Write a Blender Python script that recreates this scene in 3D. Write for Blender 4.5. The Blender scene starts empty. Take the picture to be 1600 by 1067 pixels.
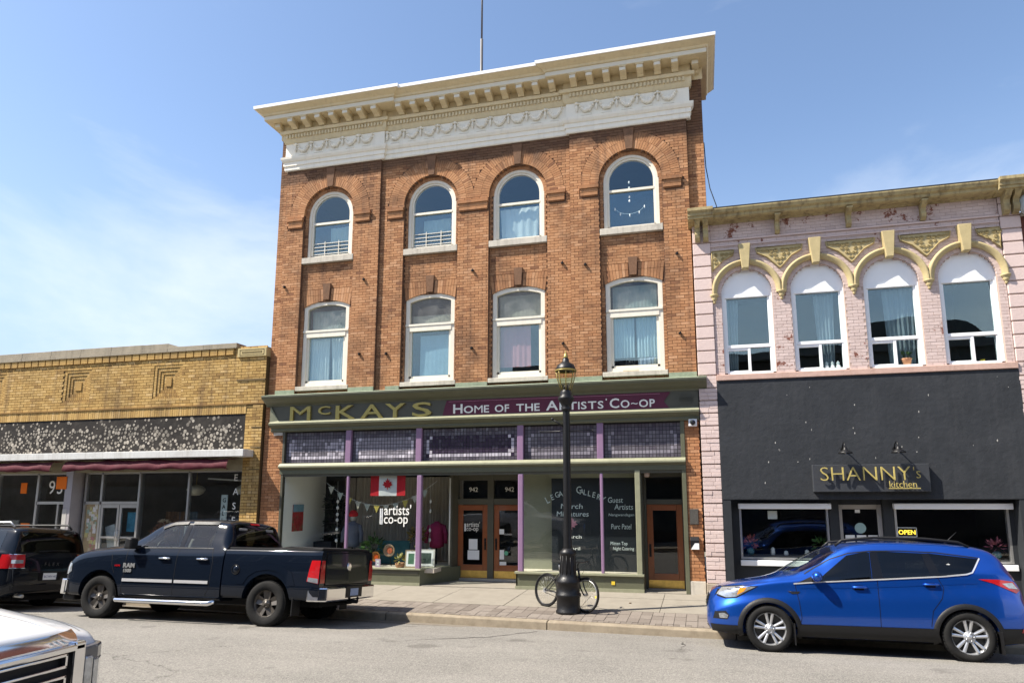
import bpy, bmesh, math, random
import numpy as np
from math import sin, cos, pi, radians, atan2, sqrt
from mathutils import Vector, Matrix
from mathutils.bvhtree import BVHTree
random.seed(7)
S = bpy.context.scene
COL = S.collection

# ------------------------------------------------------------------ camera
cam_d = bpy.data.cameras.new('camera'); cam = bpy.data.objects.new('camera', cam_d); COL.objects.link(cam)
S.camera = cam
YAW, PITCH, ROLL = radians(-14.09), radians(9.1), radians(-.17)
fw = Vector((sin(YAW)*cos(PITCH), cos(YAW)*cos(PITCH), sin(PITCH)))
rt = Vector((cos(YAW), -sin(YAW), 0)); up = rt.cross(fw)
r2 = rt*cos(ROLL)+up*sin(ROLL); u2 = -rt*sin(ROLL)+up*cos(ROLL)
m = Matrix((r2, u2, -fw)).transposed().to_4x4(); m.translation = Vector((0, -16, 2.2))
cam.matrix_world = m
cam_d.sensor_fit = 'HORIZONTAL'; cam_d.sensor_width = 36; cam_d.lens = 36*1050/1600
cam_d.shift_x = -29.5/1600; cam_d.shift_y = 72/1600
cam_d.clip_start = .05; cam_d.clip_end = 3000

# ------------------------------------------------------------------ sun and sky
SUN = Vector((-2.05, -1.0, 2.88)).normalized()           # towards the sun
EL = math.asin(SUN.z); AZ = atan2(SUN.x, SUN.y)
W = bpy.data.worlds.new('World'); S.world = W; W.use_nodes = True
nt = W.node_tree; nt.nodes.clear()
def wn(t, **k):
    n = nt.nodes.new(t)
    for a, v in k.items(): setattr(n, a, v)
    return n
sky = wn('ShaderNodeTexSky', sky_type='NISHITA', sun_disc=False, sun_elevation=EL, sun_rotation=AZ,
         altitude=200, air_density=1.0, dust_density=.9, ozone_density=1.6)
tc = wn('ShaderNodeTexCoord')
mp = wn('ShaderNodeMapping'); mp.inputs['Scale'].default_value = (1.0, 1.0, 3.0); mp.inputs['Rotation'].default_value = (0.15, .32, .3)
n1 = wn('ShaderNodeTexNoise'); n1.inputs['Scale'].default_value = 1.9; n1.inputs['Detail'].default_value = 9; n1.inputs['Roughness'].default_value = .56; n1.inputs['Distortion'].default_value = .5
n2 = wn('ShaderNodeTexNoise'); n2.inputs['Scale'].default_value = .9; n2.inputs['Detail'].default_value = 3
ml = wn('ShaderNodeMath', operation='MULTIPLY')
rp = wn('ShaderNodeValToRGB'); rp.color_ramp.elements[0].position = .225; rp.color_ramp.elements[1].position = .40
sx = wn('ShaderNodeSeparateXYZ')
hz = wn('ShaderNodeMapRange'); hz.inputs['From Min'].default_value = .75; hz.inputs['From Max'].default_value = .0; hz.inputs['To Min'].default_value = .25; hz.inputs['To Max'].default_value = 1.0
m2 = wn('ShaderNodeMath', operation='MULTIPLY')
cl = wn('ShaderNodeMix', data_type='RGBA'); cl.inputs['B'].default_value = (5.4, 5.5, 5.7, 1)
hm = wn('ShaderNodeMix', data_type='RGBA'); hm.inputs['B'].default_value = (2.5, 3.05, 3.95, 1)
hr = wn('ShaderNodeMapRange', interpolation_type='SMOOTHSTEP'); hr.inputs['From Min'].default_value = .5; hr.inputs['From Max'].default_value = .0; hr.inputs['To Min'].default_value = .0; hr.inputs['To Max'].default_value = .8
bg = wn('ShaderNodeBackground'); bg.inputs['Strength'].default_value = .112
wo = wn('ShaderNodeOutputWorld')
L = nt.links.new
L(tc.outputs['Generated'], mp.inputs['Vector']); L(mp.outputs[0], n1.inputs['Vector']); L(mp.outputs[0], n2.inputs['Vector'])
lowc = wn('ShaderNodeMapRange'); lowc.inputs['From Min'].default_value = .42; lowc.inputs['From Max'].default_value = .1; lowc.inputs['To Max'].default_value = .085
lowa = wn('ShaderNodeMath', operation='ADD')
L(n1.outputs['Fac'], ml.inputs[0]); L(n2.outputs['Fac'], ml.inputs[1]); L(ml.outputs[0], lowa.inputs[0]); L(sx.outputs['Z'], lowc.inputs['Value']); L(lowc.outputs[0], lowa.inputs[1]); L(lowa.outputs[0], rp.inputs['Fac'])
L(tc.outputs['Generated'], sx.inputs[0]); L(sx.outputs['Z'], hz.inputs['Value'])
L(rp.outputs['Color'], m2.inputs[0]); L(hz.outputs[0], m2.inputs[1])
L(sx.outputs['Z'], hr.inputs['Value']); L(hr.outputs[0], hm.inputs['Factor']); L(sky.outputs[0], hm.inputs['A']); L(hm.outputs['Result'], cl.inputs['A']); L(m2.outputs[0], cl.inputs['Factor']); L(cl.outputs['Result'], bg.inputs['Color']); L(bg.outputs[0], wo.inputs['Surface'])
sd = bpy.data.lights.new('sun', 'SUN'); sd.energy = 5.0; sd.angle = radians(.53); sd.color = (1, .93, .82)
so = bpy.data.objects.new('sun', sd); COL.objects.link(so); so.rotation_euler = SUN.to_track_quat('Z', 'Y').to_euler(); so.location = (-20, -20, 40)
S.view_settings.view_transform = 'Standard'; S.view_settings.look = 'None'; S.view_settings.gamma = 1; S.view_settings.use_curve_mapping = False
S.view_settings.exposure = 1.08
S.render.engine = 'CYCLES'

# ------------------------------------------------------------------ helpers: objects and meshes
def tag(o, label=None, cat=None, group=None, kind=None):
    if label: o['label'] = label
    if cat: o['category'] = cat
    if group: o['group'] = group
    if kind: o['kind'] = kind
    return o
def empty(name, loc=(0, 0, 0), rot=(0, 0, 0)):
    o = bpy.data.objects.new(name, None); COL.objects.link(o); o.location = loc; o.rotation_euler = rot; o.empty_display_size = .2
    return o
def thing(name, label, cat, loc=(0, 0, 0), rot=(0, 0, 0), group=None):
    return tag(empty(name, loc, rot), label, cat, group)
def link(name, me, parent=None, loc=None):
    o = bpy.data.objects.new(name, me); COL.objects.link(o)
    if parent is not None: o.parent = parent
    if loc is not None: o.location = loc
    return o
class MB:
    """collects shapes for ONE mesh"""
    def __init__(s): s.v = []; s.f = []; s.t = []; s.sm = []
    def add(s, v, f, t=0., smooth=False):
        n = len(s.v); s.v += [tuple(p) for p in v]; s.f += [tuple(i+n for i in q) for q in f]
        s.t += [t]*len(f); s.sm += [smooth]*len(f); return s
    def box(s, x0, x1, y0, y1, z0, z1, t=0.):
        return s.add([(x0,y0,z0),(x1,y0,z0),(x1,y1,z0),(x0,y1,z0),(x0,y0,z1),(x1,y0,z1),(x1,y1,z1),(x0,y1,z1)],
                     [(0,3,2,1),(4,5,6,7),(0,1,5,4),(1,2,6,5),(2,3,7,6),(3,0,4,7)], t)
    def obox(s, c, ax, ay, az, t=0.):
        c = Vector(c); ax, ay, az = Vector(ax), Vector(ay), Vector(az)
        v = [c+ax*i+ay*j+az*k for k in (-1,1) for i, j in ((-1,-1),(1,-1),(1,1),(-1,1))]
        return s.add(v, [(0,3,2,1),(4,5,6,7),(0,1,5,4),(1,2,6,5),(2,3,7,6),(3,0,4,7)], t)
    def prism(s, poly, a, b, axis='y', t=0., smooth=False):
        """poly in the plane across axis: y -> (x,z), x -> (y,z), z -> (x,y)"""
        n = len(poly)
        P = {'y': lambda p, d: (p[0], d, p[1]), 'x': lambda p, d: (d, p[0], p[1]), 'z': lambda p, d: (p[0], p[1], d)}[axis]
        v = [P(p, a) for p in poly]+[P(p, b) for p in poly]
        s.add(v, [tuple(range(n)), tuple(range(2*n-1, n-1, -1))], t)
        k = len(s.v)-2*n
        s.f += [(k+i, k+n+i, k+n+(i+1) % n, k+(i+1) % n) for i in range(n)]; s.t += [t]*n; s.sm += [smooth]*n
        return s
    def tube(s, pts, r, n=8, caps=True, t=0.):
        pts = [Vector(p) for p in pts]; R = r if hasattr(r, '__len__') else [r]*len(pts)
        vs = []; ref = None
        for i, p in enumerate(pts):
            d = (pts[min(i+1, len(pts)-1)]-pts[max(i-1, 0)]).normalized()
            if ref is None or abs(ref.dot(d)) > .98: ref = Vector((0,0,1)) if abs(d.z) < .9 else Vector((1,0,0))
            u = d.cross(ref).normalized(); w = u.cross(d); ref = w
            vs += [p+(u*cos(2*pi*k/n)+w*sin(2*pi*k/n))*R[i] for k in range(n)]
        f = [(i*n+k, i*n+(k+1) % n, (i+1)*n+(k+1) % n, (i+1)*n+k) for i in range(len(pts)-1) for k in range(n)]
        s.add(vs, f, t, True)
        if caps: 
            b = len(s.v)-len(vs); s.f += [tuple(b+k for k in range(n))[::-1], tuple(b+len(vs)-n+k for k in range(n))]; s.t += [t]*2; s.sm += [False]*2
        return s
    def lathe(s, prof, n=24, c=(0,0,0), axis='z', t=0., smooth=True, caps=True):
        vs = []
        for r, h in prof:
            for k in range(n):
                a = 2*pi*k/n; x, y = r*cos(a), r*sin(a)
                p = (x, y, h) if axis == 'z' else ((x, h, y) if axis == 'y' else (h, x, y))
                vs.append((p[0]+c[0], p[1]+c[1], p[2]+c[2]))
        m_ = len(prof)
        s.add(vs, [(i*n+k, i*n+(k+1) % n, (i+1)*n+(k+1) % n, (i+1)*n+k) for i in range(m_-1) for k in range(n)], t, smooth)
        if caps:
            b = len(s.v)-len(vs); s.f += [tuple(b+k for k in range(n))[::-1], tuple(b+(m_-1)*n+k for k in range(n))]; s.t += [t]*2; s.sm += [False]*2
        return s
    def torus(s, c, R, r, n=32, k=8, axis='y', t=0.):
        pts = []
        for i in range(n):
            a = 2*pi*i/n
            for j in range(k):
                b = 2*pi*j/k; q = R+r*cos(b); x, y, h = q*cos(a), q*sin(a), r*sin(b)
                p = (x, h, y) if axis == 'y' else ((x, y, h) if axis == 'z' else (h, x, y))
                pts.append((p[0]+c[0], p[1]+c[1], p[2]+c[2]))
        return s.add(pts, [(i*k+j, ((i+1) % n)*k+j, ((i+1) % n)*k+(j+1) % k, i*k+(j+1) % k) for i in range(n) for j in range(k)], t, True)
    def ball(s, c, r, n=12, t=0.):
        rr = r if hasattr(r, '__len__') else (r, r, r)
        vs = []; m_ = max(4, n//2)
        for i in range(m_+1):
            th = pi*(i+.02*(i == 0)-.02*(i == m_))/m_
            for k in range(n): vs.append((c[0]+rr[0]*sin(th)*cos(2*pi*k/n), c[1]+rr[1]*sin(th)*sin(2*pi*k/n), c[2]+rr[2]*cos(th)))
        return s.add(vs, [(i*n+k, (i+1)*n+k, (i+1)*n+(k+1) % n, i*n+(k+1) % n) for i in range(m_) for k in range(n)], t, True)
    def grid(s, P, t=0., smooth=True, closed=False):
        """P: rows of points"""
        n = len(P[0]); v = [p for r in P for p in r]
        kk = n if closed else n-1
        return s.add(v, [(i*n+j, i*n+(j+1) % n, (i+1)*n+(j+1) % n, (i+1)*n+j) for i in range(len(P)-1) for j in range(kk)], t, smooth)
    def mesh(s, name, mat=None):
        me = bpy.data.meshes.new(name); me.from_pydata(s.v, [], s.f)
        if any(s.t):
            a = me.attributes.new('tint', 'FLOAT', 'FACE'); a.data.foreach_set('value', s.t)
        if any(s.sm): me.polygons.foreach_set('use_smooth', s.sm)
        if mat: me.materials.append(mat)
        me.update(); return me
    def build(s, name, mat, parent=None, bev=0, fix=False):
        me = s.mesh(name, mat)
        if fix: fixn(me)
        o = link(name, me, parent)
        if bev:
            b = o.modifiers.new('bevel', 'BEVEL'); b.width = bev; b.segments = 2; b.limit_method = 'ANGLE'; b.angle_limit = radians(40)
        return o
def fixn(me):
    bm = bmesh.new(); bm.from_mesh(me); bmesh.ops.recalc_face_normals(bm, faces=bm.faces); bm.to_mesh(me); bm.free()
def box(name, mat, parent, *d, bev=0): return MB().box(*d).build(name, mat, parent, bev)
def sweep(mb, path, prof, t=0.):
    """closed profile [(offset,z)] swept along a plan path; the offset goes to the right of travel (towards the street)"""
    n = len(path); N = []
    for i in range(n):
        ns = []
        for a, b in ((i-1, i), (i, i+1)):
            if a < 0 or b >= n: continue
            d = Vector((path[b][0]-path[a][0], path[b][1]-path[a][1])).normalized(); ns.append(Vector((d.y, -d.x)))
        if len(ns) == 2:
            q = ns[0]+ns[1]; q = q/(q.length_squared)*2 if q.length > 1e-6 else ns[0]
        else: q = ns[0]
        N.append(q)
    k = len(prof)
    vs = [(path[i][0]+N[i].x*o, path[i][1]+N[i].y*o, z) for i in range(n) for o, z in prof]
    f = [(i*k+j, (i+1)*k+j, (i+1)*k+(j+1) % k, i*k+(j+1) % k) for i in range(n-1) for j in range(k)]
    f += [tuple(range(k))[::-1], tuple((n-1)*k+j for j in range(k))]
    return mb.add(vs, f, t)
def copy_tree(o, parent=None):
    c = o.copy(); COL.objects.link(c)
    if parent is not None: c.parent = parent
    for ch in o.children: copy_tree(ch, c)
    return c
def arc(cx, cz, r, a0, a1, n): return [(cx+r*cos(a0+(a1-a0)*i/n), cz+r*sin(a0+(a1-a0)*i/n)) for i in range(n+1)]
def text(name, s, size, mat, parent, loc, rot=(pi/2, 0, 0), ext=.004, align='LEFT', sx=1., shear=0., space=1., bold=0.):
    c = bpy.data.curves.new(name, 'FONT'); c.body = s; c.size = size; c.extrude = ext; c.align_x = align; c.shear = shear
    c.space_character = space; c.offset = bold; c.resolution_u = 3
    o = bpy.data.objects.new('tmp_text', c); COL.objects.link(o)
    bpy.context.view_layer.update()
    dg = bpy.context.evaluated_depsgraph_get()
    me = bpy.data.meshes.new_from_object(o.evaluated_get(dg)); bpy.data.objects.remove(o); bpy.data.curves.remove(c)
    me.materials.clear(); me.materials.append(mat); me.name = name
    t = link(name, me, parent); t.location = loc; t.rotation_euler = rot; t.scale = (sx, 1, 1)
    return t

def fit(name, s_, m_, parent, x0, x1, z0, z1, y, ext=.004, shear=0., bold=0.):
    """lettering stretched to the width and height it has on the wall"""
    o = text(name, s_, 1., m_, parent, (0,0,0), ext=ext, shear=shear, bold=bold); vs = o.data.vertices
    a = min(v.co.x for v in vs); b = max(v.co.x for v in vs); c = min(v.co.y for v in vs); d = max(v.co.y for v in vs)
    kx, kz = (x1-x0)/(b-a), (z1-z0)/(d-c)
    for v in vs: v.co = ((v.co.x-a)*kx, (v.co.y-c)*kz, v.co.z)
    o.location = (x0, y, z0); return o
# ------------------------------------------------------------------ materials
MATS = {}
def mat(name, col, rough=.6, var=.12, scale=6., bump=.0, metal=0., spec=.5, coat=0., streak=0., streak_col=(.05, .045, .04), bscale=None, tintvar=0., emit=0., dirt=0., dirt_col=(.06, .05, .04), dscale=1.3, flake=0.):
    if name in MATS: return MATS[name]
    M = bpy.data.materials.new(name); M.use_nodes = True; MATS[name] = M
    N = M.node_tree; nn = N.nodes; b = nn['Principled BSDF']; lk = N.links.new
    b.inputs['Roughness'].default_value = rough; b.inputs['Metallic'].default_value = metal; b.inputs['Specular IOR Level'].default_value = spec if (rough < .6 or metal) else min(spec, .2)
    if coat: b.inputs['Coat Weight'].default_value = coat; b.inputs['Coat Roughness'].default_value = .04
    co = nn.new('ShaderNodeTexCoord')
    out = None
    rgb = nn.new('ShaderNodeRGB'); rgb.outputs[0].default_value = (*col, 1); out = rgb.outputs[0]
    def mul(src, fac_socket, lo, hi):
        mr = nn.new('ShaderNodeMapRange'); mr.inputs['To Min'].default_value = lo; mr.inputs['To Max'].default_value = hi; lk(fac_socket, mr.inputs['Value'])
        vm = nn.new('ShaderNodeVectorMath'); vm.operation = 'SCALE'; lk(src, vm.inputs[0]); lk(mr.outputs[0], vm.inputs['Scale']); return vm.outputs[0]
    def noise(sc, det=5, vec=None, rg=.6):
        n = nn.new('ShaderNodeTexNoise'); n.inputs['Scale'].default_value = sc; n.inputs['Detail'].default_value = det; n.inputs['Roughness'].default_value = rg
        lk(vec or co.outputs['Object'], n.inputs['Vector']); return n.outputs['Fac']
    if var:
        a = noise(scale, 8, rg=.7); out = mul(out, a, 1-1.8*var, 1+1.8*var)
    if tintvar:
        at = nn.new('ShaderNodeAttribute'); at.attribute_name = 'tint'; out = mul(out, at.outputs['Fac'], 1-tintvar, 1+tintvar)
    def mixin(src, mask, c, amt):
        mx = nn.new('ShaderNodeMix'); mx.data_type = 'RGBA'; mm = nn.new('ShaderNodeMath'); mm.operation = 'MULTIPLY'; mm.inputs[1].default_value = amt
        lk(mask, mm.inputs[0]); lk(mm.outputs[0], mx.inputs['Factor']); lk(src, mx.inputs['A']); mx.inputs['B'].default_value = (*c, 1); return mx.outputs['Result']
    def ramp(src, a, c):
        r = nn.new('ShaderNodeMapRange'); r.inputs['From Min'].default_value = a; r.inputs['From Max'].default_value = c; lk(src, r.inputs['Value']); return r.outputs[0]
    if streak:
        mp_ = nn.new('ShaderNodeMapping'); mp_.inputs['Scale'].default_value = (9, 9, .55); lk(co.outputs['Object'], mp_.inputs['Vector'])
        out = mixin(out, ramp(noise(1., 6, mp_.outputs[0]), .5, .75), streak_col, streak)
    if dirt:
        out = mixin(out, ramp(noise(dscale, 9, rg=.68), .48, .72), dirt_col, dirt)
    lk(out, b.inputs['Base Color'])
    if bump:
        bp = nn.new('ShaderNodeBump'); bp.inputs['Strength'].default_value = min(1, bump); bp.inputs['Distance'].default_value = .01
        lk(noise(bscale or scale*4, 6), bp.inputs['Height']); lk(bp.outputs[0], b.inputs['Normal'])
    if var and rough > .25 and not metal:
        rr = nn.new('ShaderNodeMapRange'); rr.inputs['To Min'].default_value = max(.05, rough-.12); rr.inputs['To Max'].default_value = min(1, rough+.12); lk(noise(scale*2), rr.inputs['Value']); lk(rr.outputs[0], b.inputs['Roughness'])
    if emit:
        b.inputs['Emission Color'].default_value = (*col, 1); b.inputs['Emission Strength'].default_value = emit
    return M
def glass(name, tint=(.8, .85, .85), refl=1.0, ior=1.5, rough=.0, dusty=0.):
    if name in MATS: return MATS[name]
    M = bpy.data.materials.new(name); M.use_nodes = True; MATS[name] = M
    N = M.node_tree; nn = N.nodes; nn.clear(); lk = N.links.new
    o = nn.new('ShaderNodeOutputMaterial'); t = nn.new('ShaderNodeBsdfTransparent'); t.inputs[0].default_value = (*tint, 1)
    g = nn.new('ShaderNodeBsdfGlossy'); g.inputs['Roughness'].default_value = rough; g.inputs['Color'].default_value = (*(refl if hasattr(refl, '__len__') else (refl,)*3), 1)
    # Schlick reflectance, the same from both sides of the thin pane
    ge = nn.new('ShaderNodeNewGeometry'); F0 = ((ior-1)/(ior+1))**2
    def mth(op, a, b=None, b_in=0):
        q = nn.new('ShaderNodeMath'); q.operation = op
        for k, v in ((0, a), (1, b)):
            if v is None: continue
            if isinstance(v, (int, float)): q.inputs[k].default_value = v
            else: lk(v, q.inputs[k])
        return q.outputs[0]
    dp = nn.new('ShaderNodeVectorMath'); dp.operation = 'DOT_PRODUCT'; lk(ge.outputs['Incoming'], dp.inputs[0]); lk(ge.outputs['Normal'], dp.inputs[1])
    fr_out = mth('ADD', mth('MULTIPLY', mth('POWER', mth('SUBTRACT', 1., mth('ABSOLUTE', dp.outputs['Value'])), 5.), 1-F0), F0)
    # old panes are a little wavy
    co = nn.new('ShaderNodeTexCoord'); n = nn.new('ShaderNodeTexNoise'); n.inputs['Scale'].default_value = 1.6; n.inputs['Detail'].default_value = 1
    bp = nn.new('ShaderNodeBump'); bp.inputs['Strength'].default_value = .035; bp.inputs['Distance'].default_value = .05
    lk(co.outputs['Object'], n.inputs['Vector']); lk(n.outputs['Fac'], bp.inputs['Height']); lk(bp.outputs[0], g.inputs['Normal'])
    mx = nn.new('ShaderNodeMixShader'); lk(fr_out, mx.inputs[0]); lk(t.outputs[0], mx.inputs[1]); lk(g.outputs[0], mx.inputs[2]); last = mx.outputs[0]
    if dusty:
        d = nn.new('ShaderNodeBsdfDiffuse'); d.inputs[0].default_value = (.55, .56, .55, 1)
        n2_ = nn.new('ShaderNodeTexNoise'); n2_.inputs['Scale'].default_value = 3.; n2_.inputs['Detail'].default_value = 6; lk(co.outputs['Object'], n2_.inputs['Vector'])
        mr = nn.new('ShaderNodeMapRange'); mr.inputs['From Min'].default_value = .3; mr.inputs['From Max'].default_value = .8; mr.inputs['To Max'].default_value = dusty; lk(n2_.outputs['Fac'], mr.inputs['Value'])
        m3 = nn.new('ShaderNodeMixShader'); lk(mr.outputs[0], m3.inputs[0]); lk(last, m3.inputs[1]); lk(d.outputs[0], m3.inputs[2]); last = m3.outputs[0]
    lk(last, o.inputs[0]); return M
def ramp_mat(name, cols, rough=.9, bump=.25, soot=.0, noise_amt=.35, paint=None, bscale=60., ztop=None, zones=()):
    """brick: a colour for each piece from its tint, grain and soot, deepened by ztop to paint in shade"""
    if name in MATS: return MATS[name]
    M = bpy.data.materials.new(name); M.use_nodes = True; MATS[name] = M
    N = M.node_tree; nn = N.nodes; b = nn['Principled BSDF']; lk = N.links.new
    b.inputs['Roughness'].default_value = rough; b.inputs['Specular IOR Level'].default_value = .25
    at = nn.new('ShaderNodeAttribute'); at.attribute_name = 'tint'
    ge = nn.new('ShaderNodeNewGeometry')
    cr = nn.new('ShaderNodeValToRGB'); el = cr.color_ramp.elements
    for i, c in enumerate(cols):
        e = el[i] if i < 2 else el.new(i/(len(cols)-1))
        e.position = i/(len(cols)-1); e.color = (*c, 1)
    lk(at.outputs['Fac'], cr.inputs[0])
    def noise(sc, det=6, rg=.65):
        n = nn.new('ShaderNodeTexNoise'); n.inputs['Scale'].default_value = sc; n.inputs['Detail'].default_value = det; n.inputs['Roughness'].default_value = rg
        lk(ge.outputs['Position'], n.inputs['Vector']); return n.outputs['Fac']
    sz = nn.new('ShaderNodeSeparateXYZ'); lk(ge.outputs['Position'], sz.inputs[0])
    def zbias(src, a, c, amt):                             # more wear, on orange brick also painted shade, towards a height
        r_ = nn.new('ShaderNodeMapRange'); r_.inputs['From Min'].default_value = a; r_.inputs['From Max'].default_value = c; r_.inputs['To Max'].default_value = amt; lk(sz.outputs['Z'], r_.inputs['Value'])
        ad_ = nn.new('ShaderNodeMath'); lk(src, ad_.inputs[0]); lk(r_.outputs[0], ad_.inputs[1]); return ad_.outputs[0]
    mr = nn.new('ShaderNodeMapRange'); mr.inputs['To Min'].default_value = 1-noise_amt; mr.inputs['To Max'].default_value = 1+noise_amt; lk(noise(26), mr.inputs['Value'])
    vm = nn.new('ShaderNodeVectorMath'); vm.operation = 'SCALE'; lk(cr.outputs[0], vm.inputs[0]); lk(mr.outputs[0], vm.inputs['Scale']); out = vm.outputs[0]
    if soot:
        r = nn.new('ShaderNodeMapRange'); r.inputs['From Min'].default_value = .47; r.inputs['From Max'].default_value = .72; r.inputs['To Max'].default_value = soot; lk(zbias(noise(.75, 8, .7), *ztop) if ztop else noise(.75, 8, .7), r.inputs['Value'])
        mx = nn.new('ShaderNodeMix'); mx.data_type = 'RGBA'; lk(r.outputs[0], mx.inputs['Factor']); lk(out, mx.inputs['A']); mx.inputs['B'].default_value = (.045, .03, .025, 1); out = mx.outputs['Result']
    if soot:                                               # water streaks
        mp_ = nn.new('ShaderNodeMapping'); mp_.inputs['Scale'].default_value = (5.5, 5.5, .32); lk(ge.outputs['Position'], mp_.inputs['Vector'])
        n_ = nn.new('ShaderNodeTexNoise'); n_.inputs['Scale'].default_value = 1.; n_.inputs['Detail'].default_value = 7; lk(mp_.outputs[0], n_.inputs['Vector'])
        r = nn.new('ShaderNodeMapRange'); r.inputs['From Min'].default_value = .5; r.inputs['From Max'].default_value = .72; r.inputs['To Max'].default_value = .45; lk(n_.outputs['Fac'], r.inputs['Value'])
        mx = nn.new('ShaderNodeMix'); mx.data_type = 'RGBA'; lk(r.outputs[0], mx.inputs['Factor']); lk(out, mx.inputs['A']); mx.inputs['B'].default_value = (.10, .06, .042, 1); out = mx.outputs['Result']
    if paint:                                              # flaking paint over brick
        r = nn.new('ShaderNodeMapRange'); r.inputs['From Min'].default_value = paint[1]; r.inputs['From Max'].default_value = paint[1]+.03; pn = noise(2.6, 10, .72)
        for zz in zones: pn = zbias(pn, *zz)
        lk(pn, r.inputs['Value'])
        mx = nn.new('ShaderNodeMix'); mx.data_type = 'RGBA'; lk(r.outputs[0], mx.inputs['Factor']); lk(out, mx.inputs['A']); mx.inputs['B'].default_value = (*paint[0], 1); out = mx.outputs['Result']
    lk(out, b.inputs['Base Color'])
    bp = nn.new('ShaderNodeBump'); bp.inputs['Strength'].default_value = bump; bp.inputs['Distance'].default_value = .006
    lk(noise(bscale), bp.inputs['Height']); lk(bp.outputs[0], b.inputs['Normal'])
    return M

BRICK = ramp_mat('brick_orange', [(.22,.10,.052), (.37,.178,.084), (.44,.225,.11), (.50,.275,.15)], soot=.72, ztop=(11.0,11.42,.42))  # top band: real soot, deepened to paint in the cornice shadow
BRICKW = ramp_mat('brick_warm', [(.22,.09,.045), (.36,.165,.075), (.43,.205,.095), (.48,.25,.13)], soot=.25)
MORTAR = mat('mortar_dark', (.14,.08,.052), .95, .2, 20, .4)
YBRICK = ramp_mat('brick_yellow', [(.27,.16,.055), (.41,.255,.085), (.49,.32,.115), (.55,.375,.165)], soot=.5)
YMORT = mat('mortar_brown', (.10,.065,.03), .95, .2, 20, .4)
PINK = ramp_mat('pink_paint_brick', [(.49,.385,.355), (.55,.435,.40), (.60,.48,.445)], rough=.75, noise_amt=.16, paint=((.20,.075,.05), .62), zones=((8.0,8.5,.065),(6.3,5.0,.055)), bump=.6, bscale=26)
PINKS = ramp_mat('pink_paint_block', [(.54,.425,.39), (.60,.475,.44), (.65,.52,.48)], rough=.75, noise_amt=.12, paint=((.3,.2,.17), .68), bump=.8, bscale=15)
PMORT = mat('pink_joint', (.42,.32,.27), .9, .15, 14, .4)
STONE = mat('limestone', (.52,.48,.41), .85, .14, 9, .4, streak=.35, dirt=.25)
CREAM = mat('cream_paint', (.68,.57,.36), .55, .07, 5, .08, streak=.25, streak_col=(.32,.24,.12), dirt=.12, dirt_col=(.3,.22,.1))
WHITEP = mat('white_paint_trim', (.86,.81,.69), .55, .05, 5, .1, streak=.22, streak_col=(.4,.36,.3))
CAPW = mat('white_metal_cap', (.86,.86,.85), .45, .04, 6)
FRAMEW = mat('window_frame_white', (.74,.69,.58), .5, .07, 8, .12, streak=.2, streak_col=(.4,.36,.28))
VINYL = mat('vinyl_white', (.82,.83,.84), .35, .03, 8)
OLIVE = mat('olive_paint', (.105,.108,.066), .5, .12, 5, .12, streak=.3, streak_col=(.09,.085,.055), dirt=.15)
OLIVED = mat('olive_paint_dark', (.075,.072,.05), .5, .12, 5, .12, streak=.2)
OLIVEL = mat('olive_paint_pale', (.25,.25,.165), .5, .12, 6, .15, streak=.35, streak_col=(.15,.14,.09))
COPPER = mat('copper_flashing', (.24,.28,.20), .6, .25, 9, .2, dirt=.5, dirt_col=(.38,.40,.32), dscale=5)
PURPLE = mat('purple_paint', (.24,.145,.245), .5, .08, 7, .1)
MAROON = mat('maroon_board', (.115,.03,.055), .6, .12, 5, .1)
GOLD = mat('gold_leaf_letter', (.42,.34,.10), .38, .15, 14, .15, metal=.35)
LETW = mat('white_letter', (.85,.84,.78), .6, .03)
GLASS = glass('window_glass', (.88,.93,.93), (.72,.92,1.), 2.05)
GLASSD = glass('window_glass_dusty', (.6,.66,.66), 1, 1.7, dusty=.22)
SHOPG = glass('shop_glass', (.86,.9,.88), 1, 1.5)
SHOPD = glass('shop_glass_dark', (.88,.9,.9), 1, 1.5)
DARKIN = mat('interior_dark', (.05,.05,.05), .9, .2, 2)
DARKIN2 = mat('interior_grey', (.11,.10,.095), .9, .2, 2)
BLACKM = mat('black_iron', (.008,.008,.009), .42, .2, 12, .35, spec=.35, bscale=30)
BRASS = mat('brass', (.55,.40,.13), .28, .35, 6, .6, metal=1., bscale=9)
DOORW = mat('varnished_wood', (.26,.075,.022), .35, .22, 4, .15, coat=.3)
CHROME = mat('chrome', (.75,.75,.76), .08, 0, metal=1.)
ALU = mat('aluminium', (.55,.55,.54), .35, .08, 10, .05, metal=.8)
RUBBER = mat('tyre_rubber', (.012,.012,.012), .85, .25, 20, .4, dirt=.2, dirt_col=(.06,.055,.05), dscale=4, spec=.25)
PLASTIC = mat('black_plastic', (.010,.010,.011), .5, .15, 20, .2, spec=.3)
PIANO = mat('gloss_black', (.004,.004,.005), .15, 0, spec=.4)
SEAM = mat('panel_gap', (.004,.004,.005), .7, 0)
CONC = mat('concrete_walk', (.235,.212,.175), .9, .12, 3.5, .35, dirt=.35, dirt_col=(.15,.13,.105), dscale=2.2, bscale=90)
CURBM = mat('concrete_kerb', (.25,.21,.155), .9, .25, 5, .5, dirt=.6, dirt_col=(.15,.115,.08), dscale=4, bscale=60)
PAVER = ramp_mat('paver', [(.14,.118,.10), (.178,.152,.13), (.21,.182,.156)], bump=.35, noise_amt=.3)
PJOINT = mat('paver_joint', (.14,.11,.09), .95, .2, 20, .3)
PAPER = mat('paper', (.78,.79,.78), .7, .03)
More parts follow.
